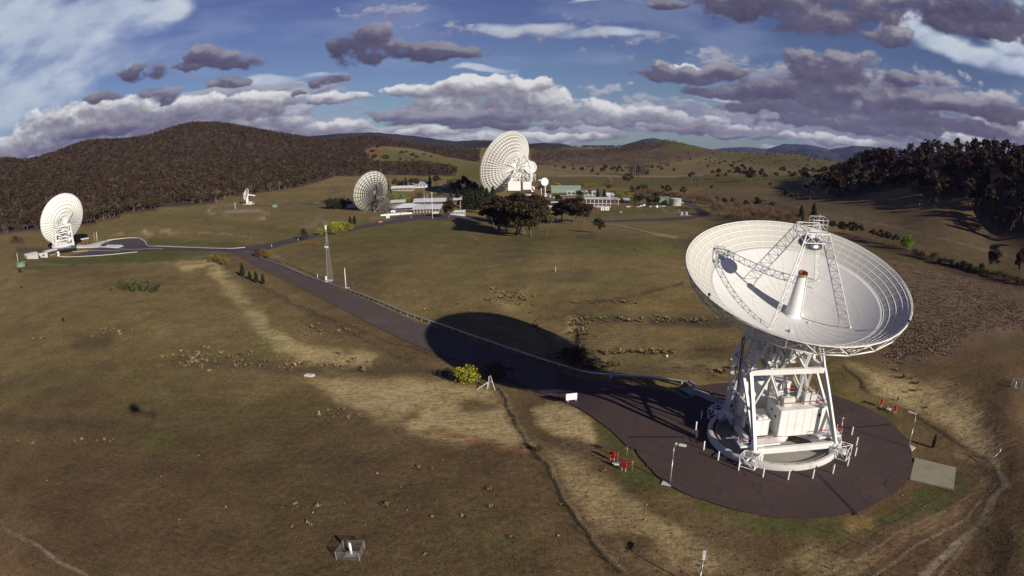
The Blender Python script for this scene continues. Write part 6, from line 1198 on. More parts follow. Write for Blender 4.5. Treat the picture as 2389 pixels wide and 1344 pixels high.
def sample_poly(poly, n, rmin, rmax, amin, amax, jitter=True):
    out = []; tot = 0
    while tot < n:
        k = n * 4; a = R_(amin) + R_(amax - amin) * rng.random(k); r = np.sqrt(rmin ** 2 + (rmax ** 2 - rmin ** 2) * rng.random(k)); x = r * np.sin(a); y = r * np.cos(a); z = T(x, y); P_ = np.stack([x, y, z], -1); u, v = proj(P_)
        s = inpoly(u, v, poly); out.append(P_[s]); tot += s.sum()
    return np.vstack(out)[:n]
def woods(name, label, P_, H, kq, pal, trunk=True, wide=.36, seed=1):
    rg = np.random.default_rng(seed); n = len(P_); d = rg.normal(size=(n, kq, 3)); d /= np.linalg.norm(d, axis=2)[..., None]; r = .55 + .5 * rg.random((n, kq, 1)); sc = H[:, None, None]
    lob = rg.normal(size=(n, 3, 3)) * [.13, .13, .09]; li = rg.integers(3, size=(n, kq)); off = np.take_along_axis(lob, li[..., None].repeat(3, 2), 1)
    c = P_[:, None] + (d * r * [wide * .75, wide * .75, .22] + off + [0, 0, .66]) * sc; c = c.reshape(-1, 3); V, F = quads(c, np.repeat(H, kq) * .165, rg); P0_ = np.array(PAL[pal] + [(.074, .052, .040)]); tone = np.repeat(P0_[rg.integers(len(P0_), size=n)] * (.7 + .6 * rg.random((n, 1))), kq, 0) * (.75 + .5 * rg.random((n * kq, 1))); Cc = np.repeat(tone, 4, 0)
    if trunk:
        s = rg.random(n) < .3; q = P_[s]; h = H[s] * .62; w = H[s] * .018; ln = rg.normal(size=(len(q), 2)) * .08 * H[s][:, None]; VV = []
        for ax in ((1, 0), (0, 1)):
            A_ = q + np.stack([-w * ax[0], -w * ax[1], -.3 + 0 * w], -1); B_ = q + np.stack([w * ax[0], w * ax[1], -.3 + 0 * w], -1); C_ = q + np.stack([w * .5 * ax[0] + ln[:, 0], w * .5 * ax[1] + ln[:, 1], h], -1); D_ = q + np.stack([-w * .5 * ax[0] + ln[:, 0], -w * .5 * ax[1] + ln[:, 1], h], -1); VV.append(np.stack([A_, B_, C_, D_], 1).reshape(-1, 3))
        tv = np.vstack(VV); F = np.vstack([F, np.arange(len(tv)).reshape(-1, 4) + len(V)]); V = np.vstack([V, tv]); Cc = np.vstack([Cc, np.tile([.19, .15, .12], (len(tv), 1)) * (.6 + .6 * rg.random((len(tv), 1)))])
    o = newobj(name, mesh_np(name, V, F, M['leaf'], False, Cc)); return tag(o, label, 'forest', None, 'stuff')
# left hill
PL = sample_poly(FOREST_L, 24000, 480, 1950, -57, -1, True); rL = np.hypot(PL[:, 0], PL[:, 1]); HL = (6 + 6 * rng.random(len(PL))) * (.9 + .2 * fbm(PL[:, 0], PL[:, 1], 120, 2, 8)); u, v = proj(PL)
edge = pdist(u, v, FOREST_L[1:19]); near = np.argsort(edge + (rL - 500) * .02)[:95]; msk = np.ones(len(PL), bool); msk[near] = False
woods('forest', 'dense brown-green gum forest covering the whole left hill', PL[msk], HL[msk], 22, 'hill', seed=4)
for i in near: place('dusty' if rng.random() < .3 else 'gum', 0, 0, 1455 * HL[i] * 1.12 / np.linalg.norm(PL[i] - CAM), 'gum tree on the lower edge of the forest on the left hill', 'gum trees along the left forest edge', 1.0, g=PL[i])
# right hill
PR = sample_poly(FOREST_R, 1350, 330, 1000, 28, 56); HR_ = 7 + 12 * rng.random(len(PR)) ** 1.5; u, v = proj(PR); cr_ = pdist(u, v, FOREST_R[3:7]) > 17; cr_ |= rng.random(len(PR)) < .15; PR = PR[cr_]; HR_ = HR_[cr_]; u, v = proj(PR); o_ = np.argsort(-v + u * .0)[:52]; msk = np.ones(len(PR), bool); msk[o_] = False
woods('forest', 'dark dense gum forest on the shaded right hill', PR[msk], HR_[msk], 60, 'hill', seed=5)
for i in o_: place('dusty' if rng.random() < .25 else 'gum', 0, 0, 1455 * HR_[i] / np.linalg.norm(PR[i] - CAM), 'gum tree on the lower slope of the dark right hill', 'gum trees on the lower right hill', .9, g=PR[i], near=False)
# scattered paddock trees and far wooded slopes
FAR1 = [(1240, 345), (1350, 346), (1480, 338), (1560, 330), (1640, 350), (1560, 378), (1440, 388), (1330, 386), (1240, 392)]
PF = sample_poly(FAR1, 3200, 1200, 2900, 1, 22); ff = fbm(PF[:, 0], PF[:, 1], 260, 3, 12); PF = PF[ff > .44]; woods('forest', 'open woodland on the low hills right of the huge antenna', PF, 9 + 5 * rng.random(len(PF)), 10, 'hill', seed=6)
PK = sample_poly([(700, 345), (860, 322), (1000, 340), (1120, 350), (1120, 380), (985, 352), (870, 340), (850, 352)], 1300, 1300, 2900, -22, -1); woods('forest', 'wooded dark ridge above the hillside paddock', PK, 9 + 5 * rng.random(len(PK)), 10, 'hill', seed=7)
PS = sample_poly([(1240, 395), (1500, 388), (1640, 352), (1900, 366), (2000, 390), (1900, 430), (1640, 435), (1240, 400)], 190, 900, 2700, 1, 36); PS = PS[np.argsort(np.hypot(PS[:, 0], PS[:, 1]))]
woods('paddock_trees', 'small far gum trees dotted over the distant paddocks', PS[50:], 8 + 6 * rng.random(len(PS) - 50), 26, 'hill', seed=9)
for q in PS[:50]: place('gum', 0, 0, 1455 * (8 + 6 * rng.random()) / np.linalg.norm(q - CAM), 'gum tree scattered over the paddocks in the right middle distance', 'scattered paddock gum trees', 1.1, g=q)
PS = sample_poly([(1850, 410), (1960, 400), (1970, 450), (1900, 475), (1840, 450)], 26, 450, 1200, 20, 40)
for q in PS: place('gum', 0, 0, 1455 * (9 + 5 * rng.random()) / np.linalg.norm(q - CAM), 'gum tree at the left foot of the dark right hill', 'gum trees at the foot of the right hill', 1.0, g=q)
for nm in [k for k in list(PROTO)]:
    for e, H in PROTO[nm]:
        if e.name not in _first and e.location.z < -400:
            for ch in list(e.children): bpy.data.objects.remove(ch)
            bpy.data.objects.remove(e)

# ------------------------------------------------------------------ tussocks and rough grass: nobody could count it
def tufts(name, label, P_, r, pal, kq=7, seed=2, hgt=1.0):
    rg = np.random.default_rng(seed); n = len(P_); t = rg.random((n, kq)) * 6.28; q = r[:, None] * (.15 + .5 * rg.random((n, kq))); out = r[:, None] * (.5 + .6 * rg.random((n, kq))); h = r[:, None] * hgt * (.7 + .6 * rg.random((n, kq))); w = r[:, None] * .28
    c, s = np.cos(t), np.sin(t); bx, by = P_[:, None, 0] + q * c, P_[:, None, 1] + q * s; z = P_[:, None, 2] - .05 + 0 * t
    A_ = np.stack([bx - w * s, by + w * c, z], -1); B_ = np.stack([bx + w * s, by - w * c, z], -1); C_ = np.stack([bx + out * c + w * .5 * s, by + out * s - w * .5 * c, z + h], -1); D_ = np.stack([bx + out * c - w * .5 * s, by + out * s + w * .5 * c, z + h], -1)
    V = np.stack([A_, B_, C_, D_], 2).reshape(-1, 3); F = np.arange(len(V)).reshape(-1, 4); P0_ = np.array(PAL[pal]); tone = np.repeat(P0_[rg.integers(len(P0_), size=n)], kq, 0) * (.7 + .6 * rg.random((n * kq, 1))); return tag(newobj(name, mesh_np(name, V, F, M['leaf'], False, np.repeat(tone, 4, 0))), label, 'grass', None, 'stuff')
def scat(regions, seed=5):
    rg = np.random.default_rng(seed); U = []
    for cx, cy, rx, ry, n in regions: U.append(np.stack([cx + rx * rg.normal(size=n) * .55, cy + ry * rg.normal(size=n) * .55], -1))
    U = np.vstack(U); return G(U[:, 0], U[:, 1])
Pt = scat([(455, 838, 55, 22, 75), (560, 835, 60, 18, 26), (680, 850, 110, 14, 34), (790, 855, 90, 14, 26), (120, 785, 60, 14, 16), (740, 765, 60, 20, 16), (760, 970, 70, 16, 34), (740, 770, 120, 60, 30), (260, 770, 60, 12, 20), (60, 1030, 30, 8, 12), (210, 1030, 80, 6, 14), (1185, 695, 45, 14, 60), (1200, 695, 90, 12, 20),
           (1450, 705, 110, 6, 30), (1550, 748, 180, 7, 110), (1480, 822, 120, 6, 50), (1330, 825, 40, 14, 90), (1355, 770, 26, 24, 70), (930, 1100, 900, 180, 26), (700, 1180, 400, 70, 12), (1560, 575, 90, 8, 24), (1080, 565, 250, 12, 16), (980, 700, 220, 60, 12), (1150, 860, 40, 20, 40), (2100, 900, 200, 40, 12), (1700, 870, 60, 12, 40), (1380, 850, 60, 14, 60), (850, 1225, 6, 4, 2), (726, 1225, 6, 4, 2), (980, 1090, 60, 20, 10)], 3)
tufts('tussock_grass', 'dry straw-coloured tussocks dotted along the gullies and pastures', Pt, (.12 + .34 * rng.random(len(Pt)) ** 2) * (1 + (np.hypot(Pt[:, 0], Pt[:, 1]) > 110) * .6), 'tuss', 16, hgt=.8)
MP = [(2050, 590), (2200, 620), (2389, 680), (2430, 780), (2300, 785), (2170, 850), (2050, 850), (2080, 700)]
rg_ = np.random.default_rng(4); U = np.stack([2000 + 430 * rg_.random(20000), 580 + 280 * rg_.random(20000)], -1); U = U[inpoly(U[:, 0], U[:, 1], MP)]; U = U[rg_.random(len(U)) < .12 + sst(pdist(U[:, 0], U[:, 1], MP + MP[:1]) + 30 * (fbm(U[:, 0], U[:, 1], 60, 3, 7) - .5), 2, 38)][:9000]; Pm = G(U[:, 0], U[:, 1]); tufts('marsh_grass', 'reddish brown rough grass covering the marsh behind the near dish', Pm, .12 + .38 * rng.random(len(Pm)) ** 2, 'marsh', 6, 6, .7)
U = np.stack([-40 + 2470 * rg_.random(9000), 640 + 720 * rg_.random(9000) ** .8], -1); Pg = G(U[:, 0], U[:, 1]); far_ = (np.hypot(Pg[:, 0] - PAD[0], Pg[:, 1] - PAD[1]) > 24) & ~inpoly(U[:, 0], U[:, 1], ROAD_L + ROAD_R[::-1]) & ~inpoly(U[:, 0], U[:, 1], [(1260, 850), (1700, 900), (1600, 1100), (1400, 1020), (1280, 930)]); Pg = Pg[far_]
tufts('pasture_grass', 'short rough grass tufts spread over the near pastures', Pg, .07 + .11 * rng.random(len(Pg)), 'dusty', 5, 8, .9)
sc_ = scat([(322, 672, 34, 7, 260)], 12); tufts('scrub_patch', 'low dark olive scrub patch in the left pasture', sc_, .7 + .6 * rng.random(len(sc_)), 'olive', 14, 9, 1.3)

# ------------------------------------------------------------------ cable duct along the road
def hgt(px, py, top): # real height of something whose foot is at (px, py) and top at pixel row top
    g = v3(*G(px, py)); lo, hi = 0., 60.
    for _ in range(30):
        m_ = (lo + hi) / 2; lo, hi = (m_, hi) if proj(g + [0, 0, m_])[1] > top else (lo, m_)
    return g, lo
DU = [(600, 600), (588, 596), (577, 589), (585, 583.5)]
DUCT = [(590, 592), (604, 602), (640, 615), (700, 640), (760, 662), (860, 697), (940, 731), (1020, 759), (1100, 788), (1200, 822), (1300, 855), (1400, 879), (1470, 884), (1540, 889), (1590, 895), (1610, 898)]
c = resample(G(*np.array(DUCT, float).T)[:, :2], 150); z = T(c[:, 0], c[:, 1]); pd = [v3(c[i, 0], c[i, 1], z[i]) for i in range(150)]
e = empty('cable_duct', tuple(pd[0])); tag(e, 'long pale raised cable duct on short supports along the edge of the access road', 'duct'); o0 = pd[0]
b = MB()
for p, q in zip(pd[:-1], pd[1:]): b.beam(p - o0 + [0, 0, .62], q - o0 + [0, 0, .60], .40, .16)
b.build('duct_cover', M['steel'], e); b = MB()
for p, q in zip(pd[:-1], pd[1:]): b.beam(p - o0 + [.28, .28, .34], q - o0 + [.2, .2, .34], .09, .1)
b.build('pipe', M['white'], e)
for p in pd[::2]: b = MB(); b.box(*sum([[q - .16, q + .16] for q in (p - o0)[:2]], []), (p - o0)[2] - .3, (p - o0)[2] + .49); b.build('support', M['concrete'], e)
g1, g2 = at_z(1612, 900, .15), at_z(1624, 909, .15); b = MB(); b.beam(v3(*pd[-1]) + [0, 0, .6], v3(g2[0], g2[1], .75), .5, .45); b.build('duct_end', M['steel'], None); tag(bpy.data.objects['duct_end'], 'short bent end piece where the cable duct meets the concrete walkway', 'duct')
def walk(a, bq, w): 
    a = at_z(*a, .15); bq = at_z(*bq, .15); b = MB(); b.beam(v3(a[0], a[1], .21), v3(bq[0], bq[1], .21), w, .12); return b
tag(walk((1618, 911), (1699, 948), 2.0).build('walkway', M['concrete']), 'straight grey concrete walkway from the duct end to the track wall', 'walkway')
b = MB(); g = at_z(1613, 912, .2); b.box(-1.2, 1.2, -1.6, 1.6, -.1, .12); o = b.build('manhole_slab', M['concrete'], None, tuple(g), R_(20)); tag(o, 'small grey slab beside the bent end of the cable duct', 'slab')
# painted hatch round the duct end: pale dashes (sheet on the asphalt)
sv = []; sf = []
for a, bq in (((1567, 909), (1600, 928)), ((1600, 928), (1663, 914))):
    A_, B_ = at_z(*a, .155), at_z(*bq, .155)
    for k in range(9): q = seam((A_ + (B_ - A_) * (k / 9))[:2], (A_ + (B_ - A_) * ((k + .62) / 9))[:2], .22, .156); sf.append([len(sv) + i for i in range(4)]); sv += q
tag(newobj('painted_marking', mesh_np('painted_marking', sv, sf, M['curbwhite'])), kind='structure')
# ------------------------------------------------------------------ wire fences
M['wirecol'] = mat('rusty_wire', (.11, .085, .07), .9)
def fence(label, pts, step=3.5, h=1.15, wires=4, mt='wood', thick=.055, mesh=0):
    P_ = G(*np.array(pts, float).T); d = np.r_[0, np.cumsum(np.hypot(*np.diff(P_[:, :2], axis=0).T))]; n = min(98, max(3, int(d[-1] / step))); t = np.linspace(0, d[-1], n); xy = np.stack([np.interp(t, d, P_[:, k]) for k in (0, 1)], -1); z = T(xy[:, 0], xy[:, 1]); o0 = v3(xy[0, 0], xy[0, 1], z[0]); e = empty('fence', tuple(o0)); tag(e, label, 'fence')
    Q = [v3(xy[i, 0], xy[i, 1], z[i]) - o0 for i in range(n)]; m0 = None
    for q in Q:
        if m0 is None: bb = MB(); bb.tube((0, 0, -.2), (0, 0, h), thick, 6, thick * .8); m0 = bb.build('post', M[mt], e, tuple(q))
        else: c_ = m0.copy(); col.objects.link(c_); c_.location = q
    b = MB()
    for k in range(wires):
        hh = h * (.95 - .8 * k / max(1, wires - 1))
        for p, q in zip(Q[:-1], Q[1:]): b.tube(p + [0, 0, hh], q + [0, 0, hh], .008, 3, cap=False)
    b.build('wires', M['wirecol'], e); return e
fence('post and wire fence along the ditch left of the near pad', [(1141, 898), (1190, 960), (1245, 1045), (1290, 1120), (1330, 1185), (1385, 1265), (1445, 1344), (1470, 1375)], 4.2)
fence('post and wire fence running up the pasture left of the access road', [(620, 668), (700, 710), (800, 765), (900, 822), (1000, 872), (1060, 888), (1130, 900)], 3.6)
fence('post and wire fence between the cable duct and the central field', [(640, 604), (700, 628), (760, 650), (880, 680), (980, 712), (1080, 745), (1160, 778)], 4.0, 1.1, 3)
fence('post and wire fence curving round the far side of the near pad', [(1935, 850), (2000, 880), (2080, 925), (2160, 975), (2240, 1022), (2328, 1068)], 3.6)
fence('rusty wire fence from the corner post down past the concrete slab', [(2328, 1072), (2290, 1100), (2240, 1140), (2190, 1175), (2120, 1215), (2040, 1265), (1960, 1318), (1900, 1360)], 3.0)
fence('pale enclosure fence on the lawn beside the two small white tanks', [(1545, 489), (1556, 499), (1582, 500), (1586, 490)], 4, 1.8, 5, 'steel')
# corner brace frame of the ditch fence
g = v3(*at_z(1140, 905, -.9)); g = v3(*G(1140, 906)); e = empty('fence_brace', tuple(g)); tag(e, 'pale timber A-shaped brace frame at the corner of the ditch fence', 'brace'); 
for nm, a, bq in (('post', (0, 0, -.2), (.1, .1, 2.3)), ('post', (1.25, -1.1, -.3), (.35, .2, 2.4)), ('stay', (-2.6, -.9, -.2), (.0, .05, 1.2)), ('rail', (.05, .05, 1.3), (.72, -.35, 1.45)), ('post', (-.35, -.9, -.2), (-.1, 0, 1.0))): b = MB(); b.tube(a, bq, .07, 7); b.build(nm, M['curbwhite'], e)
g = v3(*G(2328, 1070)); e = empty('fence_brace', tuple(g)); tag(e, 'grey steel corner strainer post at the far right fence corner', 'brace')
for nm, a, bq in (('post', (0, 0, -.2), (0, 0, 1.7)), ('stay', (-1.9, -.2, .1), (0, 0, 1.2))): b = MB(); b.tube(a, bq, .06, 7); b.build(nm, M['steel'], e)
# ------------------------------------------------------------------ lamp posts
def lamp(label, px, py, top=None, h=None, rz=0, slab=True, heads=(1,)):
    if top is not None: g, h = hgt(px, py, top)
    else: g = v3(*G(px, py))
    e = empty('lamp_post', tuple(g), rz); tag(e, label, 'lamp post'); b = MB()
    b.tube((0, 0, -.1), (0, 0, h * .62), .085, 10, .07); b.tube((0, 0, h * .62), (0, 0, h - .5), .06, 8); pts = [v3(0, 0, h - .5), v3(.12, 0, h - .2), v3(.45, 0, h - .02), v3(.8, 0, h)]; b.path(pts, .05, 8); b.build('pole', M['steel'], e)
    for s in heads: b = MB(); b.box(.6, 1.5, -.16, .16, h - .06, h + .14); b.box(-.1 if False else .1, .35, -.12, .12, h + .02, h + .18); b.build('lamp_head', M['white'], e)
    if slab: b = MB(); b.box(-.95, .95, -.8, .8, -.3, .14); b.build('base_slab', M['curbwhite'], e)
    return e
lamp('grey lamp post on a square slab at the left edge of the near pad', 1563, 1127, 1036, rz=R_(-30)); lamp('thin grey lamp post on a slab at the right edge of the near pad', 2119, 1045, 968, rz=R_(120))
lamp('white-headed lamp post cut off by the bottom edge of the picture', 1628, 1372, 1308, rz=R_(70)); lamp('grey lamp post behind the left rear leg of the near antenna', 1718, 894, 840, rz=R_(160))
def pole(label, px, py, top, r=.12, mt='white', name='pole', cat='pole', arms=0, slab=False):
    g, h = hgt(px, py, top); b = MB(); b.tube((0, 0, -.2), (0, 0, h), r, 10, r * .6)
    if not arms and not slab: return tag(b.build(name, M[mt], None, tuple(g)), label, cat)
    e = empty(name, tuple(g)); tag(e, label, cat); b.build('shaft', M[mt], e)
    for k in range(arms): b = MB(); z_ = h * (.95 - .3 * k); b.beam((-1.2 + .3 * k, 0, z_), (1.2 - .3 * k, 0, z_), .08); b.box(-.25, .25, -.2, .2, z_ + .1, z_ + .5); b.build('cross_arm', M[mt], e)
    if slab: b = MB(); b.box(-.6, 1.2, -.5, .5, -.2, .12); b.build('base_slab', M['curbwhite'], e)
    return e
pole('plain white pole on a slab beside the cable duct', 807, 672, 625, .16, slab=True); pole('tall white flagpole in front of the columned building', 1009, 511, 448, .22, arms=1); pole('slim lattice-like aerial mast left of the flagpole', 991, 506, 438, .16, 'steel', arms=3)
pole('short white aerial pole behind the hip roofed pavilion', 997, 477, 452, .14); pole('thin aerial pole with a flat head among the trees', 1024, 447, 425, .16, 'curbwhite', arms=1); pole('white light pole at the open kiosk', 1074, 492, 470, .18)
pole('white pole right of the far left dish', 227, 563, 541, .28, 'curbwhite'); pole('thinner pale pole beside the white pole by the far left dish', 221, 563, 542, .14, 'curbwhite'); pole('pale pole beside the green tank at the left edge', 42, 612, 590, .22, 'curbwhite'); pole('white pole left of the small far dish', 549, 488, 472, .24)
pole('brown leaning timber pole above the yellow wattles', 752, 523, 494, .22, 'wood')
for i, x in enumerate((216, 233, 252)): pole(('first', 'second', 'third')[i] + ' thin light standard from the left along the white ramp', x, 573.5 - i * .4, 567, .09, 'steel')
pole('short white marker post in the central field', 1296, 634, 622, .12, 'curbwhite', 'marker_post', 'post'); pole('short stub post beside the mast', 741, 648, 639, .2, 'curbwhite', 'marker_post', 'post')
for i, (x, y) in enumerate(((634, 577), (600, 587), (696, 562), (959, 509))): pole('small white guide post at the verge of the valley road', x, y, y - 7, .1, 'white', 'guide_post', 'post'); bpy.data.objects[[o.name for o in col.objects if o.name.startswith('guide_post')][-1]]['group'] = 'guide posts of the valley road'
# lattice mast
g, h = hgt(768, 655, 529); e = empty('lattice_mast', tuple(g)); tag(e, 'tall thin triangular lattice mast beside the cable duct', 'mast'); b = MB(); w0 = 1.35; N = 26
def cn(k, i): t = 2 * math.pi * i / 3 + .4; w = w0 * (1 - .93 * k / N); return v3(w * math.cos(t), w * math.sin(t), h * k / N)
for k in range(N):
    for i in range(3): b.tube(cn(k, i), cn(k + 1, i), .032, 5, cap=False); b.tube(cn(k, i), cn(k + 1, (i + 1) % 3), .018, 4, cap=False); b.tube(cn(k + 1, i), cn(k + 1, (i + 1) % 3), .018, 4, cap=False)
b.build('lattice', M['steel'], e); b = MB(); b.box(-.22, .22, -.2, .2, h - .9, h + .5); b.build('top_box', M['white'], e); b = MB(); b.box(-.75, -.3, -.2, .2, h * .62, h * .62 + .5); b.build('mid_box', M['white'], e); b = MB(); b.box(.1, .45, -.5, -.1, h * .61, h * .61 + .6); b.build('mid_box', M['white'], e); b = MB(); b.box(-.9, -.4, -1.4, -.9, .5, 1.8); b.build('cabinet', M['white'], e); b = MB(); b.box(-1.7, 2.3, -1.5, 1.5, -.3, .12); b.build('base_slab', M['curbwhite'], e)
# ------------------------------------------------------------------ signs
def sign(label, px, py, top, w, hh, rz, mt='white', name='sign_board'):
    g, h = hgt(px, py, top); e = empty(name, tuple(g), rz); tag(e, label, 'sign'); b = MB(); b.box(-w / 2, w / 2, -.04, .04, h - hh, h); b.build('board', M[mt], e)
    for sx in (-.30, .42): b = MB(); b.tube((sx * w, .1, -.2), (sx * w, .1, h - .1), .07, 8); b.build('post', M[mt], e)
    return e
sign('blank white sign board on two posts at the lower edge of the approach road', 1333, 940, 918, 1.9, 1.15, R_(12)); sign('grey sign board seen edge-on in the dish shadow beside the cable duct', 1426, 888, 866, 1.9, 1.2, R_(52), 'grey')
# ------------------------------------------------------------------ red hose cabinets and posts
def redbox(label, px, py, h=1.25, rz=0):
    g = v3(*G(px, py)); e = empty('hose_cabinet', tuple(g), rz); tag(e, label, 'cabinet'); b = MB(); b.box(-.35, .35, -.14, .14, .55, h); b.add([(-.38, -.17, h), (.38, -.17, h), (.38, .17, h), (-.38, .17, h), (-.38, 0, h + .12), (.38, 0, h + .12)], [(0, 1, 5, 4), (2, 3, 4, 5), (0, 4, 3), (1, 2, 5)]); b.build('box', M['red'], e)
    for s in (-.27, .27): b = MB(); b.box(s - .035, s + .035, -.04, .04, -.2, .55); b.build('leg', M['curbwhite'], e)
def redpost(label, px, py, h=1.5): g = v3(*G(px, py)); b = MB(); b.tube((0, 0, -.2), (0, 0, h), .05, 8); b.tube((-.18, 0, h * .6), (.18, 0, h * .6), .05, 8); b.lathe([(.09, 0), (.09, .14), (0, .16)], o=(0, 0, h), n=10); o = b.build('hydrant', M['rail'], None, tuple(g)); tag(o, label, 'hydrant')
redbox('upper red hose cabinet on white legs left of the near pad', 1428, 1075, 1.35, R_(-35)); redbox('lower red hose cabinet on white legs left of the near pad', 1455, 1099, 1.35, R_(-35))
redpost('red standpipe on a small slab between the two red cabinets', 1440, 1083, 1.7); redpost('red standpipe left of the upper red cabinet', 1423, 1083, 1.3); redpost('dark red standpipe right of the lower red cabinet', 1469, 1095, 1.1)
redbox('left red cabinet at the far right side of the near pad', 2056, 949, 1.35, R_(30)); redbox('right red cabinet at the far right side of the near pad', 2088, 964, 1.35, R_(30)); redpost('tall red standpipe between the cabinets right of the near pad', 2081, 967, 1.7); redpost('red standpipe beside the left cabinet right of the near pad', 2050, 950, 1.3)
b = MB(); b.box(-.45, .45, -.3, .3, -.1, .12); g = v3(*G(1436, 1083)); tag(b.build('hydrant_slab', M['curbwhite'], None, tuple(g)), 'small pale slab under the red standpipe left of the pad', 'slab'); b = MB(); b.box(-.6, .6, -.35, .35, -.1, .15); g = v3(*G(2072, 956)); tag(b.build('hydrant_slab', M['curbwhite'], None, tuple(g), .4), 'small white slab between the red cabinets right of the pad', 'slab')
for i, (x, y, t) in enumerate(((1462, 1065, 1041), (1475, 1098, 1073))): pole(('upper', 'lower')[i] + ' thin grey stake in the green strip left of the near pad', x, y, t, .03, 'steel', 'stake', 'stake')
g = v3(*G(700, 570)); e = empty('fence', tuple(g)); e2 = None
def redfence(label, x0, x1, yb, top):
    a, h = hgt(x0, yb, top); c_, _ = hgt(x1, yb, top); e = empty('cattle_rail', tuple(a)); tag(e, label, 'railing'); d = c_ - a; n = 7
    for k in range(n): b = MB(); q = d * k / (n - 1); b.tube(q + [0, 0, -.2], q + [0, 0, h], .08, 6); b.build('post', M['rust'], e)
    b = MB()
    for hh in (.95, .6): b.tube(v3(0, 0, h * hh), d + [0, 0, h * hh], .06, 6)
    b.build('rails', M['rust'], e)
bpy.data.objects.remove(e); redfence('short rust-red railing at the edge of the central field', 709, 746, 571, 562)
# ------------------------------------------------------------------ survey monuments in their mesh pens
M['penwire'] = mat('grey_wire', (.17, .16, .15), .7)
def pen(label1, label2, corners, mon, top, hp):
    P_ = [v3(*G(*c_)) for c_ in corners]; e = empty('mesh_pen', tuple(P_[0])); tag(e, label1, 'fence pen'); o0 = P_[0]; n = len(P_)
    for i in range(n):
        p, q = P_[i] - o0, P_[(i + 1) % n] - o0; b = MB(); b.tube(p + [0, 0, -.1], p + [0, 0, hp], .045, 6); b.build('post', M['steel'], e); b = MB()
        for k in range(13): b.tube(p + [0, 0, .06 + (hp - .08) * k / 12], q + [0, 0, .06 + (hp - .08) * k / 12], .022 if k == 12 else .009, 4, cap=False)
        m_ = max(4, int(np.linalg.norm(q - p) / .16))
        for k in range(1, m_): r = p + (q - p) * k / m_; b.tube(r, r + [0, 0, hp], .008, 3, cap=False)
        b.build('wire_panel', M['penwire'], e)
    g = v3(*G(*mon)); e = empty('survey_pillar', tuple(g)); tag(e, label2, 'pillar'); h = hgt(mon[0], mon[1], top)[1]; b = MB(); b.lathe([(.145, 0), (.145, h), (.09, h), (.09, h - .12), (0, h - .12)], n=24); b.build('pillar', M['white'], e); b = MB(); b.box(-.6, .6, -.5, .5, -.2, .07); b.build('base_slab', M['concrete'], e)
pen('square wire mesh pen round the pillar at the bottom of the picture', 'white round pillar standing in the mesh pen at the bottom of the picture', [(785, 1305), (839, 1309), (851, 1279), (803, 1278)], (820, 1293), 1267, 1.05); pen('wire mesh pen round the pillar at the right edge', 'white round pillar in the mesh pen at the right edge', [(2358, 905), (2380, 910), (2385, 897), (2364, 893)], (2368, 904), 891, 1.05)
b = MB(); b.box(-.1, .1, -.1, .1, -.2, .5); b.box(-.2, .2, -.15, .15, .3, .42); g = v3(*G(1556, 833)); tag(b.build('marker_peg', M['white'], None, tuple(g)), 'tiny white peg on a dirt patch above the approach road', 'peg')
# loose stones and litter, countable and pale
b = MB(); b.lathe([(.16, 0), (.2, .1), (.12, .2), (0, .22)], n=7, sm=False); r0 = None
for (x, y) in ((1008, 968), (1083, 903), (1238, 958), (1505, 1214), (950, 1190), (880, 1105), (527, 1183), (110, 1121), (1650, 812), (1700, 796), (2122, 1010), (2105, 1156), (2156, 1182), (803, 1175), (1302, 1250), (1420, 1010), (1262, 917), (730, 1196), (1660, 860), (1508, 1178)):
    g = v3(*G(x, y)); r = r0.copy() if r0 else b.build('stone', M['slab']); 
    if r0: col.objects.link(r)
    r0 = r0 or r; r.location = g; r.rotation_euler = (0, 0, rng.random() * 6); s = .35 + .5 * rng.random(); r.scale = (s, s, s); tag(r, 'small pale stone lying in the grass', 'stone', 'pale stones in the grass')
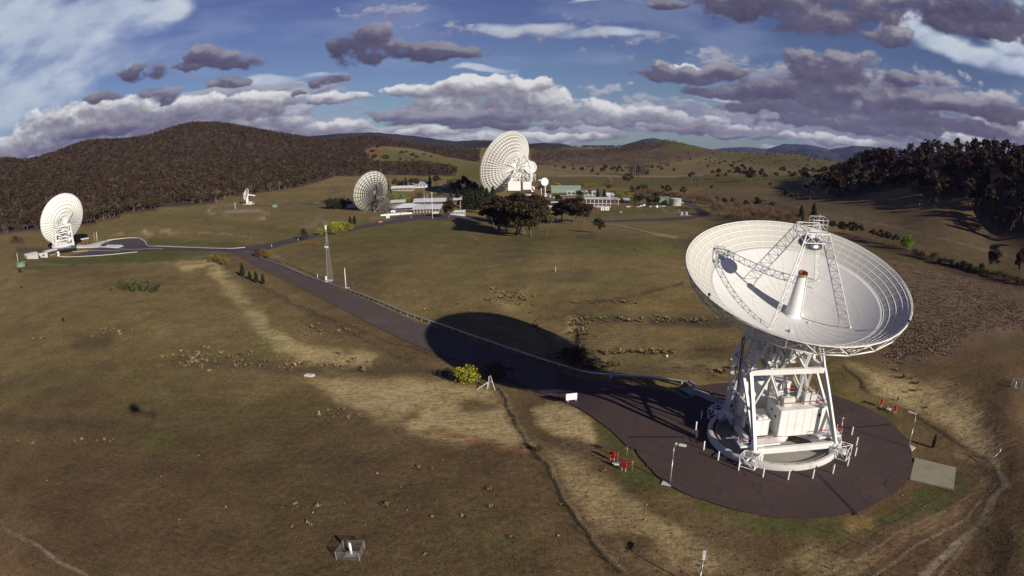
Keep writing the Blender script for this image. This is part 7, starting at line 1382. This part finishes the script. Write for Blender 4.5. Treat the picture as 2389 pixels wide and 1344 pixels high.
# ------------------------------------------------------------------ the helicopter the camera hangs from (its shadow lies on the left pasture)
hd = unit(v3(-.91, .37, 0)); sd = v3(-hd[1], hd[0], 0); hp_ = v3(.35, -1.35, 42.95); e = empty('helicopter', tuple(hp_)); tag(e, 'small dark helicopter seen only as a shadow on the left pasture', 'helicopter')
b = MB(); b.lathe([(0, -1.9), (.45, -1.75), (.72, -1.2), (.8, -.4), (.78, .3), (.5, 1.1), (.24, 1.7), (.18, 2.0)], ax=-hd, n=24); b.build('fuselage', M['dark'], e); b = MB(); b.tube(-hd * 1.6 + [0, 0, .15], -hd * 6.4 + [0, 0, .35], .17, 10, .08); b.box(*sum([[q - .15, q + .15] for q in (-hd * .1)[:2]], []), .6, 1.35); b.build('tail_boom', M['dark'], e)
b = MB(); t0 = -hd * 6.2; b.add([t0 + v3(0, 0, -.5), t0 - hd * .5 + v3(0, 0, -.5), t0 - hd * .7 + v3(0, 0, 1.3), t0 - hd * .3 + v3(0, 0, 1.3)], [(0, 1, 2, 3), (3, 2, 1, 0)]); b.beam(t0 + sd * -.7 + [0, 0, .3], t0 + sd * .7 + [0, 0, .3], .3, .05); b.build('tail_fin', M['dark'], e)
b = MB(); rx = v3(1, .1, 0); b.beam(rx * -4.6 + [0, 0, 1.45], rx * 4.6 + [0, 0, 1.45], .2, .03); b.tube((0, 0, .9), (0, 0, 1.5), .06, 8); b.build('rotor_blades', M['dark'], e)
for s in (-.85, .85): b = MB(); b.tube(sd * s + hd * 1.2 + [0, 0, -1.15], sd * s - hd * 1.3 + [0, 0, -1.15], .05, 6); b.tube(sd * s * .7 + [0, 0, -.5], sd * s + [0, 0, -1.15], .04, 6); b.build('skid', M['dark'], e)

# ------------------------------------------------------------------ air of the valley: far ridges fade to blue
hz = bpy.data.materials.new('valley_haze'); hz.use_nodes = True; t_ = NT(hz.node_tree); t_.n.clear(); o = t_.new('ShaderNodeOutputMaterial'); v_ = t_.new('ShaderNodeVolumePrincipled'); v_.inputs['Color'].default_value = (.50, .55, .95, 1); v_.inputs['Density'].default_value = 2.0e-5; v_.inputs['Anisotropy'].default_value = 0.0
t_.l.new(v_.outputs[0], o.inputs['Volume']); b = MB(); b.box(-15500, 15500, -15500, 15500, -140, 760); tag(b.build('haze', hz), 'pale blue air filling the whole valley', None, None, 'stuff')

# ------------------------------------------------------------------ members of small groups told apart by their order across the picture
_g = {}
for o in col.objects:
    if o.parent is None and o.get('group') and 'bollard' not in o['group'] and 'machines' not in o['group']: _g.setdefault((o['group'], o['label']), []).append(o)
for (gn, lb), L_ in _g.items():
    if 1 < len(L_) <= 26:
        for k, o in enumerate(sorted(L_, key=lambda q: float(proj(v3(*q.location))[0]))): o['label'] = lb + ', ' + ORD[k] + ' from the left'
